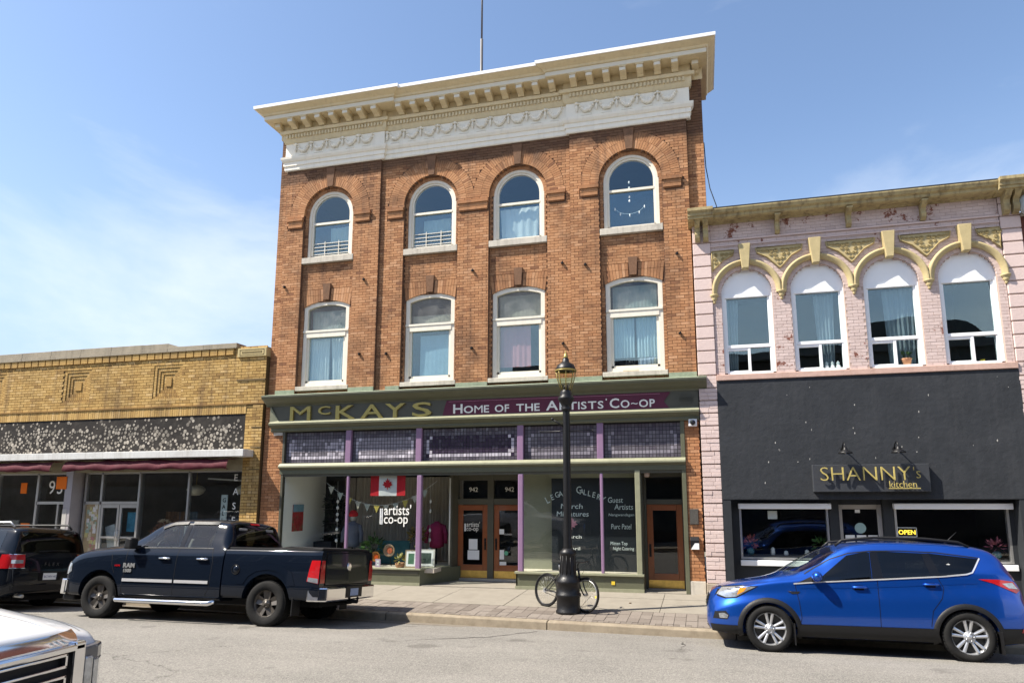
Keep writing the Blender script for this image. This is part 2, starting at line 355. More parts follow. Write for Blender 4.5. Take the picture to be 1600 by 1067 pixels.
# ================================================================== ground
def asphalt():
    M = bpy.data.materials.new('asphalt'); M.use_nodes = True; N = M.node_tree; nn = N.nodes; b = nn['Principled BSDF']; lk = N.links.new
    ge = nn.new('ShaderNodeNewGeometry'); P = ge.outputs['Position']
    def noise(sc, det=6, rg=.6, vec=P):
        n = nn.new('ShaderNodeTexNoise'); n.inputs['Scale'].default_value = sc; n.inputs['Detail'].default_value = det; n.inputs['Roughness'].default_value = rg; lk(vec, n.inputs['Vector']); return n
    def mr(src, a, c, lo=0., hi=1.):
        r = nn.new('ShaderNodeMapRange'); r.inputs['From Min'].default_value = a; r.inputs['From Max'].default_value = c; r.inputs['To Min'].default_value = lo; r.inputs['To Max'].default_value = hi; lk(src, r.inputs['Value']); return r.outputs[0]
    def mix(f, a, c):
        x = nn.new('ShaderNodeMix'); x.data_type = 'RGBA'; lk(f, x.inputs['Factor'])
        for k, v in (('A', a), ('B', c)):
            if isinstance(v, tuple): x.inputs[k].default_value = (*v, 1)
            else: lk(v, x.inputs[k])
        return x.outputs['Result']
    big = noise(.45, 6, .6); base = mix(mr(big.outputs['Fac'], .35, .65), (.145,.138,.125), (.208,.196,.176))
    stretch = nn.new('ShaderNodeMapping'); stretch.inputs['Scale'].default_value = (.12, 1.6, 1); lk(P, stretch.inputs['Vector'])
    trk = noise(1., 5, .6, stretch.outputs[0]); base = mix(mr(trk.outputs['Fac'], .45, .7, 0, .6), base, (.118,.111,.10))
    agg = nn.new('ShaderNodeTexVoronoi'); agg.inputs['Scale'].default_value = 75; lk(P, agg.inputs['Vector'])
    base = mix(mr(agg.outputs['Color'], .25, .95, 0, .75), base, (.36,.337,.30))
    fine = noise(160, 3, .7); base = mix(mr(fine.outputs['Fac'], .45, .75, 0, .6), base, (.05,.047,.043))
    st_ = noise(1.1, 4, .5); base = mix(mr(st_.outputs['Fac'], .64, .70, 0, .45), base, (.075,.068,.06))
    wob = noise(1.7, 6, .65); mx = nn.new('ShaderNodeVectorMath'); mx.operation = 'MULTIPLY_ADD'; lk(wob.outputs['Color'], mx.inputs[0]); mx.inputs[1].default_value = (.9,.9,0); lk(P, mx.inputs[2])
    vo = nn.new('ShaderNodeTexVoronoi'); vo.feature = 'DISTANCE_TO_EDGE'; vo.inputs['Scale'].default_value = .26; lk(mx.outputs[0], vo.inputs['Vector'])
    gate = noise(.35, 3, .5)
    cr = nn.new('ShaderNodeMath'); cr.operation = 'MULTIPLY'; lk(mr(vo.outputs['Distance'], .0, .004, .7, 0), cr.inputs[0]); lk(mr(gate.outputs['Fac'], .50, .58), cr.inputs[1])
    base = mix(cr.outputs[0], base, (.05,.045,.04))
    lk(base, b.inputs['Base Color']); b.inputs['Roughness'].default_value = .88; b.inputs['Specular IOR Level'].default_value = .3
    bp = nn.new('ShaderNodeBump'); bp.inputs['Strength'].default_value = .7; bp.inputs['Distance'].default_value = .008
    ad = nn.new('ShaderNodeMath'); ad.operation = 'ADD'; lk(agg.outputs['Distance'], ad.inputs[0]); lk(fine.outputs['Fac'], ad.inputs[1])
    lk(ad.outputs[0], bp.inputs['Height']); lk(bp.outputs[0], b.inputs['Normal'])
    return M
ASPH = asphalt()
CR1 = [(-2.95,-3.75),(-3.35,-4.55),(-3.55,-4.95),(-3.85,-5.15),(-4.3,-5.45),(-4.65,-5.7)]; CR2 = [(-.42,-4.35),(-.36,-4.8),(-.43,-5.25)]
RP = [(-3.17,-.262), (-3.6,-.225), (-4.2,-.17), (-5.0,-.10), (-5.8,-.05), (-6.6,-.02), (-8.3,.0), (-10,-.03), (-11.5,-.10), (-13.25,-.24)]
def road_z(y):
    for (a, za), (b, zb) in zip(RP, RP[1:]):
        if a >= y >= b: return za+(zb-za)*(a-y)/(a-b)
    return -.26
g = MB()
xs = [-140, -60, -30, -20, -10, 0, 10, 30, 90]
g.grid([[(x, y, z) for x in xs] for y, z in RP], smooth=True)
tag(g.build('road', ASPH, fix=True), kind='structure')
tag(MB().add([(-1500,-1500,-.6),(1500,-1500,-.6),(1500,1500,-.6),(-1500,1500,-.6)], [(0,1,2,3)]).build('ground', mat('bare_ground', (.2,.18,.14), .95, .2, .3)), kind='structure')
def walk_z(y): return -.0-.028*(-y) if y < 0 else 0.
walk = MB(); walk.prism([(2.4,-.02),(0,-.02),(-2.05,-.078),(-2.05,-.4),(2.4,-.4)], -60, 40, 'x')
SW = tag(walk.build('sidewalk', mat('walk_joint', (.16,.14,.11), .95, .2, 10), fix=True), kind='structure')
sx_ = [-0.9+1.6*k for k in range(-14, 7)]
for a, b in zip(sx_, sx_[1:]):
    for y0, y1 in ((-1.99,-.72), (-.715, .0)):
        q = random.uniform(-.003,.003); jj = .006
        zz = lambda y: walk_z(y)+q
        MB().add([(a+jj,y0+jj,zz(y0)),(b-jj,y0+jj,zz(y0)),(b-jj,y1-jj,zz(y1)),(a+jj,y1-jj,zz(y1)),(a+jj,y0+jj,-.12),(b-jj,y0+jj,-.12),(b-jj,y1-jj,-.12),(a+jj,y1-jj,-.12)],
                 [(0,1,2,3),(0,4,5,1),(1,5,6,2),(2,6,7,3),(3,7,4,0)]).build('slab', CONC, SW)
MB().box(-7.2,-4.2,.002,1.35,-.11,.012).build('entry_slab', CONC, SW)
MB().box(-1.36,-.38,.002,.9,-.11,.012).build('entry_slab', CONC, SW)
pvm = MB()
for xa, xb in ((-60,-14),(-14,-6),(-6,3),(3,40)): pvm.prism([(-1.985,-.082),(-3.04,-.104),(-3.04,-.4),(-1.985,-.4)], xa, xb, 'x')
PV = tag(pvm.build('paver_strip', PJOINT, fix=True), kind='structure')
rows = [(-2.0,-2.3), (-2.305,-2.6), (-2.605,-2.9)]
paver_me = []
def paver_mesh(w, d, t):
    return MB().add([(0,0,0),(w,0,-.028*d*-1),(w,d,0),(0,d,0)], [(0,1,2,3)], t)
far = MB()
def pav(mb, x0, x1, y0, y1, t, dz=0):
    z0, z1 = walk_z(y0)+dz, walk_z(y1)+dz
    mb.add([(x0,y0,z0),(x1,y0,z0),(x1,y1,z1),(x0,y1,z1),(x0,y0,-.12),(x1,y0,-.12),(x1,y1,-.12),(x0,y1,-.12)], [(0,1,2,3),(0,4,5,1),(1,5,6,2),(2,6,7,3),(3,7,4,0)], t)
for k in range(-60, 45):
    x0 = -.8+.211*k; 
    for r_, (y1, y0) in enumerate(rows):
        t = min(1, max(0.02, random.gauss(.5,.25))); dz = random.uniform(-.004,.003)
        if -9.0 < x0 < .6 and len(paver_me) < 140:
            mb = MB(); pav(mb, x0+.004, x0+.207, y0+.004, y1-.004, t, dz); mb.build('paver', PAVER, PV); paver_me.append(1)
        else: pav(far, x0+.004, x0+.207, y0+.004, y1-.004, t, dz)
for k in range(-130, 90):
    x0 = -.8+.105*k; pav(far, x0+.003, x0+.102, -3.03, -2.905, min(1, max(.02, random.gauss(.4,.25))), random.uniform(-.004,.003))
tag(far.build('pavers', PAVER, PV), kind='stuff')
KB = tag(MB().box(-60,40,-3.13,-3.045,-.45,-.3).build('kerb', CURBM), kind='structure')
for k in range(-6, 6):
    a = -2.86+3.34*k; b = a+3.325
    MB().prism([(-3.035,-.088),(-3.16,-.092),(-3.185,-.11),(-3.205,-.30),(-3.035,-.30)], a, b, 'x').build('kerb_stone', CURBM, KB, bev=.012, fix=True)
GUT = mat('gutter_grit', (.175,.153,.123), .95, .3, 6, .6, dirt=.5, dirt_col=(.12,.10,.08), dscale=3)
gm = MB(); gm.grid([[(x, -3.10, -.250) for x in (-60,-14,3,40)], [(x, -3.45, -.226) for x in (-60,-14,3,40)]]); tag(gm.build('gutter', GUT, fix=True), kind='structure')
# the near side of the street (under and behind the camera)
tag(MB().box(-60,40,-13.5,-13.2,-.4,-.08).build('near_kerb', CURBM), kind='structure')
tag(MB().box(-60,40,-17.7,-13.45,-.4,-.085).build('near_sidewalk', CONC), kind='structure')

def skew(o):                                          # the kerb runs a little askew to the house fronts
    for v in o.data.vertices:
        x = min(max(v.co.x, -14), 3.); v.co.y -= .025*max(0., -v.co.y-.72)*(x+6.5)*(1 if v.co.y > -4 else 0)
for o in [SW, PV, KB]+list(SW.children)+list(PV.children)+list(KB.children)+[bpy.data.objects['gutter']]:
    if o.type == 'MESH' and o.name != 'sidewalk': skew(o)
CRK = mat('crack_tar', (.035,.032,.03), .9, .3, 12)
def crack(pts, w, seed):
    random.seed(seed); P = []
    for (a, b_), (c, d) in zip(pts, pts[1:]):
        for i in range(6): u = i/6; P.append((a+(c-a)*u+random.uniform(-.03,.03), b_+(d-b_)*u+random.uniform(-.02,.02)))
    P.append(pts[-1]); q = MB(); n = len(P)
    q.grid([[(x, y-w_*random.uniform(.4,1.), road_z(y)+.004), (x, y+w_*random.uniform(.4,1.), road_z(y)+.004)] for (x, y), w_ in ((p, w*(1-.75*i/n)) for i, p in enumerate(P))])
    q.build('road_crack', CRK, bpy.data.objects['road'])
crack(CR1, .03, 3); crack(CR2, .03, 5); random.seed(11)
# ================================================================== brick walls
def courses(z0, z1, H, allowed, L, mort, off=0.):
    out = []; n = int(round((z1-z0)/H)); H = (z1-z0)/n
    for i in range(n):
        a, b = z0+i*H, z0+(i+1)*H
        for x0, x1 in allowed((a+b)/2):
            k = math.floor((x0-off)/L)-1; sh = (i % 2)*L/2
            while True:
                p0 = off+k*L+sh; p1 = p0+L; k += 1
                if p0 >= x1: break
                q0, q1 = max(p0, x0), min(p1, x1)
                if q1-q0 < .045: continue
                out.append((q0+mort/2, q1-mort/2, a+mort/2, b-mort/2, abs(q1-q0-L) < 1e-4))
    return out
def backing(mb, z0, z1, H, allowed, y0, y1):
    n = int(round((z1-z0)/H)); H = (z1-z0)/n; run = []
    for i in range(n):
        iv = [tuple(round(c, 4) for c in p) for p in allowed(z0+(i+.5)*H)]
        if run and run[-1][2] == iv: run[-1][1] = z0+(i+1)*H
        else: run.append([z0+i*H, z0+(i+1)*H, iv])
    for a, b, iv in run:
        for x0, x1 in iv: mb.box(x0, x1, y0, y1, a, b)
def cut(ivs, holes):
    for h0, h1 in holes:
        nx = []
        for a, b in ivs:
            if h1 <= a or h0 >= b: nx.append((a, b)); continue
            if h0 > a: nx.append((a, h0))
            if h1 < b: nx.append((h1, b))
        ivs = nx
    return [(a, b) for a, b in ivs if b-a > .01]
CAMP = Vector((0,-16,2.2))
def lay(parent, bricks, matr, L, H, mort, maxn=300, tintf=None, stuff='bricks', jit=.004):
    """bricks: (x0,x1,z0,z1,full,y); the ones that show largest become objects, the rest one mesh"""
    full = [b for b in bricks if b[4]]
    full.sort(key=lambda b: (Vector(((b[0]+b[1])/2, b[5], (b[2]+b[3])/2))-CAMP).length)
    sel = set(id(b) for b in full[:maxn]); rest = MB(); protos = []
    for i in range(12):
        t = .02+.98*i/11; w = L-mort; h = full[0][3]-full[0][2] if full else H-mort
        mb = MB(); mb.add([(0,0,0),(w,0,0),(w,.03,0),(0,.03,0),(0,0,h),(w,0,h),(w,.03,h),(0,.03,h)], [(4,5,6,7),(0,1,5,4),(1,2,6,5),(3,0,4,7),(0,3,2,1)], t); protos.append(mb.mesh('brick', matr))
    for b in bricks:
        x0, x1, z0, z1, _, y = b
        t = tintf(b) if tintf else min(.999, max(.02, random.gauss(.55,.22)))
        dy = random.uniform(-jit, jit*.3)
        if id(b) in sel:
            link('brick', protos[min(11, int(t*12))], parent, (x0, y+dy, z0))
        else:
            rest.add([(x0,y+dy,z0),(x1,y+dy,z0),(x1,y+.03,z0),(x0,y+.03,z0),(x0,y+dy,z1),(x1,y+dy,z1),(x1,y+.03,z1),(x0,y+.03,z1)], [(4,5,6,7),(0,1,5,4),(1,2,6,5),(3,0,4,7),(0,3,2,1)], t)
    if rest.v: tag(rest.build(stuff, matr, parent), kind='stuff')
def wedge(mb, c, r0, r1, a0, a1, y0, y1, t):
    P = [(c[0]+r*cos(a), y, c[1]+r*sin(a)) for y in (y0, y1) for r, a in ((r0,a0),(r1,a0),(r1,a1),(r0,a1))]
    mb.add(P, [(0,1,2,3),(7,6,5,4),(0,4,5,1),(1,5,6,2),(2,6,7,3),(3,7,4,0)], t)

# ================================================================== main building
MBD = thing('brick_building', 'three-storey orange brick building with cream bracketed cornice and olive shopfront', 'building', (-5.6,0,0))
def P_(o): o.location = (5.6,0,0) if o.parent is MBD else o.location; return o
bays = [(-10.66,-9.06), (-7.60,-6.04), (-5.17,-3.59), (-2.22,-.65)]
wc = [-9.86,-6.82,-4.38,-1.425]; SPR = 10.07; RB = .79
secs = [(-11.27,-8.3,0.), (-8.3,-2.97,.07), (-2.97,.0,0.)]
DB = .09
H, Lb, MO = .0735, .213, .0095
ZB, ZT = 4.95, 11.55
ZT = ZB+round((ZT-ZB)/H)*H
def bayhole(i, z):
    a, b = bays[i]; c = (a+b)/2; r = (b-a)/2
    if z < SPR: return (a, b)
    d = z-SPR
    return (c-sqrt(r*r-d*d), c+sqrt(r*r-d*d)) if d < r else None
def ringhole(i, z, ro=1.24):
    a, b = bays[i]; c = (a+b)/2
    if z < SPR: return None
    d = z-SPR
    return (c-sqrt(ro*ro-d*d), c+sqrt(ro*ro-d*d)) if d < ro else None
secbays = [[0],[1,2],[3]]
bricks = []; back = MB()
for (a, b, y), bi in zip(secs, secbays):
    def al(z, a=a, b=b, bi=bi):
        return cut([(a, b)], [h for h in [bayhole(i, z) for i in bi] if h])
    def alb(z, a=a, b=b, bi=bi):
        hs = [bayhole(i, z) for i in bi]+[ringhole(i, z) for i in bi]
        if 9.69 < z < 9.99: hs += [(bays[i][0]-.5, bays[i][1]+.5) for i in bi] + ([(-6.04,-5.17)] if len(bi) == 2 else [])
        return cut([(a, b)], [h for h in hs if h])
    bricks += [(*q, y) for q in courses(ZB, ZT, H, alb, Lb, MO)]
    backing(back, ZB, ZT, H, al, y+.012, y+DB+.02)
    back.box(a, b, y+.012, y+.35, ZT, 12.9)
winz = lambda i, z: (wc[i]-.70, wc[i]+.70)
for i, (a, b) in enumerate(bays):                    # the recessed bays with the windows
    y = (.07 if i in (1, 2) else 0.)+DB
    def alw(z, i=i, a=a, b=b):
        hs = []
        if 5.13 < z < 7.53 or 8.80 < z: hs.append((wc[i]-.695, wc[i]+.695))
        if z > SPR: return []
        return cut([(a, b)], hs)
    def alv(z, i=i, a=a, b=b):
        hs = [(wc[i]-.74, wc[i]+.74)] if 7.33 < z < 7.88 else []
        return cut(alw(z), hs)
    bricks += [(*q, y) for q in courses(ZB, SPR+.75, H, alv, Lb, MO, off=.1)]
    backing(back, ZB, SPR+.8, H, alw, y+.012, y+.3)
    back.box(a+.03, b-.03, y+.013, y+.3, 7.36, 7.9) if False else None
for x0, x1 in ((-11.55,-11.27), (0,.4)):             # set-back strips at the two ends
    bricks += [(*q, .1) for q in courses(ZB, ZB+round((12.8-ZB)/H)*H, H, lambda z: [(x0, x1)], Lb, MO, off=x0)]
    back.box(x0, x1, .112, .4, ZB, 12.86)
# piers of the ground floor
lowb = []
for x0, x1, z0 in ((-11.53,-10.93,.0), (-.335,.0,.29)):
    lowb += [(*q, .01) for q in courses(z0, z0+round((4.9-z0)/H)*H, H, lambda z: [(x0, x1)], Lb, MO, off=x0)]
    back.box(x0, x1, .022, .5, z0, 4.95)
wall = back.build('front_wall', MORTAR, MBD); P_(wall)
def tint_main(b):
    # a few burnt headers, otherwise an even mix
    return min(.999, max(.02, random.gauss(.58,.2)-(.35 if random.random() < .05 else 0)))
lay(wall, bricks, BRICK, Lb, H, MO, 200, tint_main)
lay(wall, lowb, BRICKW, Lb, H, MO, 100, tint_main, 'pier_bricks')
MB().box(-.34,.005,-.012,.45,-.02,.288).build('base_stone', STONE, wall, bev=.008)
# arches of the upper windows: two rings of bricks on end
for i, (a, b) in enumerate(bays):
    y = .07 if i in (1, 2) else 0.; c = ((a+b)/2, SPR); ring = MB()
    n = 42
    for ro, (q0, q1) in enumerate(((RB,1.01), (1.015,1.235))):
        nn_ = n if ro == 0 else 58
        for k in range(nn_):
            a0 = pi*k/nn_; g_ = .0035/q0
            if ro == 1 or True:
                t = min(.999, max(.02, random.gauss(.56,.17)))
                wedge(ring, c, q0, q1, a0+g_, a0+pi/nn_-g_, y-.002+random.uniform(-.004,.001), y+DB+.03 if ro == 0 else y+.05, t)
    back2 = MB()
    for k in range(24): wedge(back2, c, RB+.004, 1.245, pi*k/24, pi*(k+1)/24, y+.010, y+DB+.035, 0)
    for k in range(30): wedge(ring, c, .685, RB+.01, pi*k/30+.004, pi*(k+1)/30-.004, y+DB, y+DB+.2, min(.999, max(.02, random.gauss(.5,.2))))
    for k in range(24): wedge(back2, c, .69, RB+.01, pi*k/24, pi*(k+1)/24, y+DB+.01, y+DB+.21, 0)
    back2.build('arch_backing', MORTAR, wall)
    tag(ring.build('arch_bricks', BRICK, wall), kind='stuff')
    # keystone of the arch
    MB().prism([(c[0]-.085,SPR+RB-.004),(c[0]+.085,SPR+RB-.004),(c[0]+.13,SPR+1.34),(c[0]-.13,SPR+1.34)], y-.035, y+.05).build('keystone', mat('keystone_brick', (.18,.10,.06), .9, .25, 12, .5, dirt=.5), wall, fix=True)
    # flat arch over the first-floor window
    yy = y+DB; fl = MB(); m_ = 19; cx = wc[i]; R0 = 1.75; zc = 7.54-R0
    for k in range(m_):
        u0, u1 = -.74+1.48*k/m_, -.74+1.48*(k+1)/m_
        if abs((u0+u1)/2) < .1: continue
        f0, f1 = u0*1.0, u1*1.0
        zb0, zb1 = zc+sqrt(R0*R0-u0*u0), zc+sqrt(R0*R0-u1*u1)
        ys0, ys1 = yy-.003+random.uniform(-.004,.001), yy+.2
        tt = min(.999, max(.02, random.gauss(.55,.22))); e = .004; lean = .10
        for zlo0, zlo1, zhi, l0, l1 in ((zb0, zb1, 7.70, 0, .5), (7.708, 7.708, 7.875, .5, 1)):
            P = [(u0+e+u0*lean*l0, ys0, zlo0), (u1-e+u1*lean*l0, ys0, zlo1), (u1-e+u1*lean*l1, ys0, zhi), (u0+e+u0*lean*l1, ys0, zhi)]
            P = [(cx+p[0]*.96, p[1], p[2]) for p in P]; Q = [(p[0], ys1, p[2]) for p in P]
            fl.add(P+Q, [(0,1,2,3),(0,4,5,1),(1,5,6,2),(2,6,7,3),(3,7,4,0)], min(.999, max(.02, tt+random.uniform(-.15,.15))))
    tag(fl.build('flat_arch_bricks', BRICK, wall), kind='stuff')
    MB().prism([(cx-.85,7.33),(cx-.7,7.33)]+[(cx+u, zc+.012+sqrt(R0*R0-u*u)) for u in [-.7+.1*k for k in range(15)]]+[(cx+.7,7.33),(cx+.79 if i else cx+.78,7.33),(cx+.78,7.89),(cx-.78,7.89)], yy+.013, yy+.2).build('arch_backing', MORTAR, wall, fix=True)
    MB().prism([(cx-.085,7.56),(cx+.085,7.56),(cx+.115,8.02),(cx-.115,8.02)], yy-.055, yy+.05).build('keystone', MATS['keystone_brick'], wall, fix=True)
# impost bands beside the arches
def impost(x0, x1, y):
    t = MB()
    t.box(x0, x1, y-.075, y+.05, 9.90, 9.985, .3); t.box(x0+.025, x1-.025, y-.045, y+.05, 9.805, 9.897, .6); t.box(x0+.03, x1-.03, y-.04, y+.05, 9.715, 9.80, .45); t.box(x0+.04, x1-.04, y-.02, y+.05, 9.69, 9.714, .2)
    o = t.build('impost', BRICK, wall, bev=.004)
for i, (a, b) in enumerate(bays):
    y = .07 if i in (1, 2) else 0.
    if i != 2: impost(a-.5, a-.0, y)
    if i != 1: impost(b+.0, b+.5, y)
impost(-6.035,-5.175,.07)
# iron wall anchors
anch = MB()
for x, z in ((-11.15,8.0),(-8.7,8.02),(-8.75,5.95),(-8.0,5.93),(-5.6,8.03),(-5.6,5.95),(-3.2,8.02),(-3.2,5.93),(-2.6,7.9),(-.35,7.98),(-.35,6.0)):
    q = MB(); yb = .07 if -8.3 < x < -2.97 else 0
    q.obox((x,yb-.02,z), (.03,0,.012), (0,.03,0), (-.006,0,.018)); q.obox((x+.005,yb-.035,z), (.008,0,0), (0,.03,0), (0,0,.03)); q.build('wall_anchor', BLACKM, wall)

# ------------------------------------------------------------------ cornice
cor = MB(); XL, XR = -11.30, .06
front = [(XL,0),(-8.25,0),(-8.25,.07),(-3.0,.07),(-3.0,0),(XR,0)]
lowpath = [(XL,.13)]+front+[(XR,.13)]
uppath = [(XL,1.6)]+front+[(XR,1.6)]
CW = MB()
sweep(CW, lowpath, [(-.05,11.47),(.035,11.47),(.05,11.50),(.05,11.60),(.075,11.61),(.075,11.72),(.10,11.735),(.13,11.80),(.14,11.86),(.05,11.885),(.05,11.9),(-.05,11.9)])
P_(CW.build('architrave', WHITEP, MBD, fix=True))
CF = MB(); sweep(CF, lowpath, [(-.05,11.901),(.04,11.901),(.04,12.30),(-.05,12.30)]); frieze = P_(CF.build('frieze', WHITEP, MBD, fix=True))
CD = MB()
sweep(CD, lowpath, [(-.05,12.301),(.06,12.301),(.09,12.36),(.11,12.42),(.11,12.55),(.17,12.56),(.19,12.64),(.10,12.66),(.10,12.869),(-.05,12.869)])
P_(CD.build('bed_moulding', CREAM, MBD, fix=True))
CU = MB()
sweep(CU, uppath, [(-.05,12.87),(.49,12.87),(.49,12.995),(.52,13.0),(.54,13.05),(.63,13.10),(.685,13.14),(-.05,13.14)])
corona = P_(CU.build('corona', CREAM, MBD, fix=True))
CT = MB(); sweep(CT, uppath, [(-.05,13.141),(.71,13.141),(.715,13.225),(-.05,13.235)]); P_(CT.build('cornice_cap', CAPW, MBD, fix=True))
def facey(x): return .07 if -8.25 < x < -3.0 else 0.
FASC = mat('cream_white_fascia', (.70,.66,.55), .55, .05, 5)
FS = MB(); sweep(FS, uppath, [(.485,12.885),(.4935,12.885),(.4935,12.985),(.485,12.985)]); P_(FS.build('fascia_board', FASC, MBD, fix=True))
def modillion(x, y):
    mb = MB(); w = .082
    mb.prism([(y-.37,12.868),(y-.37,12.75),(y-.33,12.735),(y-.16,12.70),(y-.11,12.665),(y-.0,12.66),(y+.02,12.868)], x-w, x+w, 'x')
    mb.box(x-w-.018, x+w+.018, y-.395, y+.02, 12.842, 12.8695)
    o = mb.build('modillion', CREAM, corona, fix=True)
    MB().box(x-w+.008, x+w-.008, y-.376, y-.368, 12.757, 12.838).build('modillion_face', FASC, corona)
mx_ = [-10.98+.4345*k for k in range(7)]+[-7.67+.4305*k for k in range(11)]+[-2.787+.428*k for k in range(7)]
for x in mx_: modillion(x, facey(x)-.09)
for x in (-11.5, .27): modillion(x, .1+.0)
for x0, x1 in ((-11.60,-11.30), (.06,.44)): P_(MB().box(x0,x1,.09,.16,12.55,12.869).build('end_bed', CREAM, MBD))
den = MB()
x = XL+.02
while x < XR-.03:
    y = facey(x); den.box(x, x+.052, y-.155, y-.10, 12.435, 12.535); x += .096
tag(P_(den.build('dentils', CREAM, MBD)), kind='stuff')
# swags on the frieze
sw = MB()
def swag(x0, x1, y):
    n = 9; w = x1-x0
    for k in range(n+1):
        u = k/n; z = 12.235-.19*(4*u*(1-u))
        r = .026+.034*4*u*(1-u)
        sw.ball((x0+.06+u*(w-.12), y-.035, z+random.uniform(-.015,.015)), (r*1.15, .055, r), 7)
    for k in range(22):
        u = random.uniform(.05,.95); z = 12.235-.19*(4*u*(1-u))+random.uniform(-.06,.03)
        sw.ball((x0+.06+u*(w-.12), y-.035, z), (.018,.016,.013), 5)
    sw.ball((x0, y-.03, 12.12), (.035,.045,.11), 7); sw.ball((x0, y-.035, 12.25), (.055,.05,.04), 7)
    sw.box(x0+.12, x1-.12, y-.05, y, 11.905, 11.925)
for a, b, y, n in ((-11.0,-8.5,-.04,5), (-8.15,-3.1,.03,10), (-2.75,-.15,-.04,5)):
    for k in range(n): swag(a+(b-a)*k/n, a+(b-a)*(k+1)/n, y)
tag(sw.build('swags', WHITEP, frieze), kind='stuff')

# ------------------------------------------------------------------ sash windows
CURT = {}
def curtain_mesh(mb, x0, x1, z0, z1, y, amp=.02, nf=14, taper=0.):
    P = []
    for j in range(5):
        v = j/4; row = []
        for k in range(nf*4+1):
            u = k/(nf*4); xx = x0+(x1-x0)*u
            row.append((xx+taper*(1-v)*(u-.5), y+amp*sin(k*pi/2+.7*sin(k))*(.6+.4*v)+.01*sin(5*u+3*v), z1+(z0-z1)*v))
        P.append(row)
    mb.grid(P)
def up_window(i):
    y = (.07 if i in (1, 2) else 0.)+DB; c = wc[i]; w = .70
    f = MB(); yf = y+.06; r = w
    def band(ro, ri, y0, y1, z0):
        n = 22; po = arc(c, SPR, ro, 0, pi, n); pi_ = arc(c, SPR, ri, 0, pi, n)
        po = [(c+ro, z0)]+po+[(c-ro, z0)]; pi_ = [(c+ri, z0)]+pi_+[(c-ri, z0)]
        k = len(po); v = [(p[0], y0, p[1]) for p in po]+[(p[0], y0, p[1]) for p in pi_]+[(p[0], y1, p[1]) for p in po]+[(p[0], y1, p[1]) for p in pi_]
        fc = []
        for q in range(k-1): fc += [(q,q+1,k+q+1,k+q),(2*k+q,3*k+q,3*k+q+1,2*k+q+1),(q,2*k+q,2*k+q+1,q+1),(k+q,k+q+1,3*k+q+1,3*k+q)]
        f.add(v, fc)
    band(.715,.61,yf-.03,yf+.09,8.79); band(.625,.555,yf+.0,yf+.085,8.80)
    f.box(c-.6,c+.6,yf+.0,yf+.085,8.79,8.88); f.box(c-.57,c+.57,yf-.01,yf+.06,9.80,9.86)
    o = P_(f.build('sash_window', FRAMEW, MBD, fix=True))
    pts = [(c+.56, 9.85)]+arc(c, SPR, .56, 0, pi, 20)+[(c-.56, 9.85)]
    MB().add([(p[0], yf+.03, p[1]) for p in pts], [tuple(range(len(pts)))]).build('upper_pane', GLASS, o)
    MB().box(c-.56,c+.56,yf+.045,yf+.049,8.87,9.82).build('lower_pane', GLASS, o)
    MB().box(bays[i][0]+.005,bays[i][1]-.005,y-.10,y+.12,8.63,8.80).build('stone_sill', STONE, o, bev=.01)
    return o
def low_window(i):
    y = (.07 if i in (1, 2) else 0.)+DB; c = wc[i]; f = MB(); yf = y+.06
    R0 = 1.75; zc = 7.54-R0
    def top(u, d=0): return zc+sqrt((R0-d)**2-u*u)
    us = [-.70+.07*k for k in range(21)]
    out = [(c-.70,5.14)]+[(c+u, top(u)) for u in us]+[(c+.70,5.14)]; us2 = [-.585+.0585*k for k in range(21)]
    inn = [(c-.585,5.25)]+[(c+u, top(u,.115)) for u in us2]+[(c+.585,5.25)]
    k = len(out); y0, y1 = yf-.03, yf+.09
    v = [(p[0],y0,p[1]) for p in out]+[(p[0],y0,p[1]) for p in inn]+[(p[0],y1,p[1]) for p in out]+[(p[0],y1,p[1]) for p in inn]
    fc = []
    for q in range(k):
        n = (q+1) % k; fc += [(q,n,k+n,k+q),(2*k+q,3*k+q,3*k+n,2*k+n),(q,2*k+q,2*k+n,n),(k+q,k+n,3*k+n,3*k+q)]
    f.add(v, fc)
    f.box(c-.60,c+.60,yf-.045,yf+.09,6.52,6.70); f.box(c-.69,c+.69,yf-.06,yf+.0,6.66,6.715)
    for s in (-1, 1): f.box(c+s*.56-.035,c+s*.56+.035,yf+.005,yf+.08,5.24,6.53)
    f.box(c-.59,c+.59,yf+.005,yf+.08,5.24,5.31)
    o = P_(f.build('sash_window', FRAMEW, MBD, fix=True))
    g_ = [(c-.585,6.69)]+[(c+u, top(u,.115)) for u in us2]+[(c+.585,6.69)]
    MB().add([(p[0], yf+.04, p[1]) for p in g_], [tuple(range(len(g_)))]).build('transom_pane', GLASSD, o)
    MB().box(c-.54,c+.54,yf+.04,yf+.044,5.30,6.53).build('lower_pane', GLASS, o)
    MB().box(bays[i][0]+.005,bays[i][1]-.005,y-.10,y+.12,5.02,5.14).build('stone_sill', STONE, o, bev=.01)
    return o
for i in range(4): up_window(i); low_window(i)
# shell behind the front
sh = MB()
sh.box(-11.55,-11.35,.401,12,0,12.86); sh.box(.2,.4,.401,12,0,12.86); sh.box(-11.549,.399,11.8,12,0,12.86); sh.box(-11.55,.4,.36,12,12.87,13.0)
P_(sh.build('side_walls', mat('side_brick', (.26,.12,.07), .9, .25, 6, .4), MBD))
ins = MB(); ins.box(-11.3,.15,.45,3.0,3.15,4.95); ins.box(-11.3,.15,.45,3.0,7.95,8.6); ins.box(-11.3,.15,2.9,3.0,4.95,12.8); ins.box(-11.3,.15,.4,3.0,11.2,12.8)
for x in (-8.3,-5.6,-2.9): ins.box(x-.05,x+.05,.41,2.9,4.95,7.95); ins.box(x-.05,x+.05,.41,2.9,8.6,11.2)
P_(ins.build('inner_walls', DARKIN2, MBD))
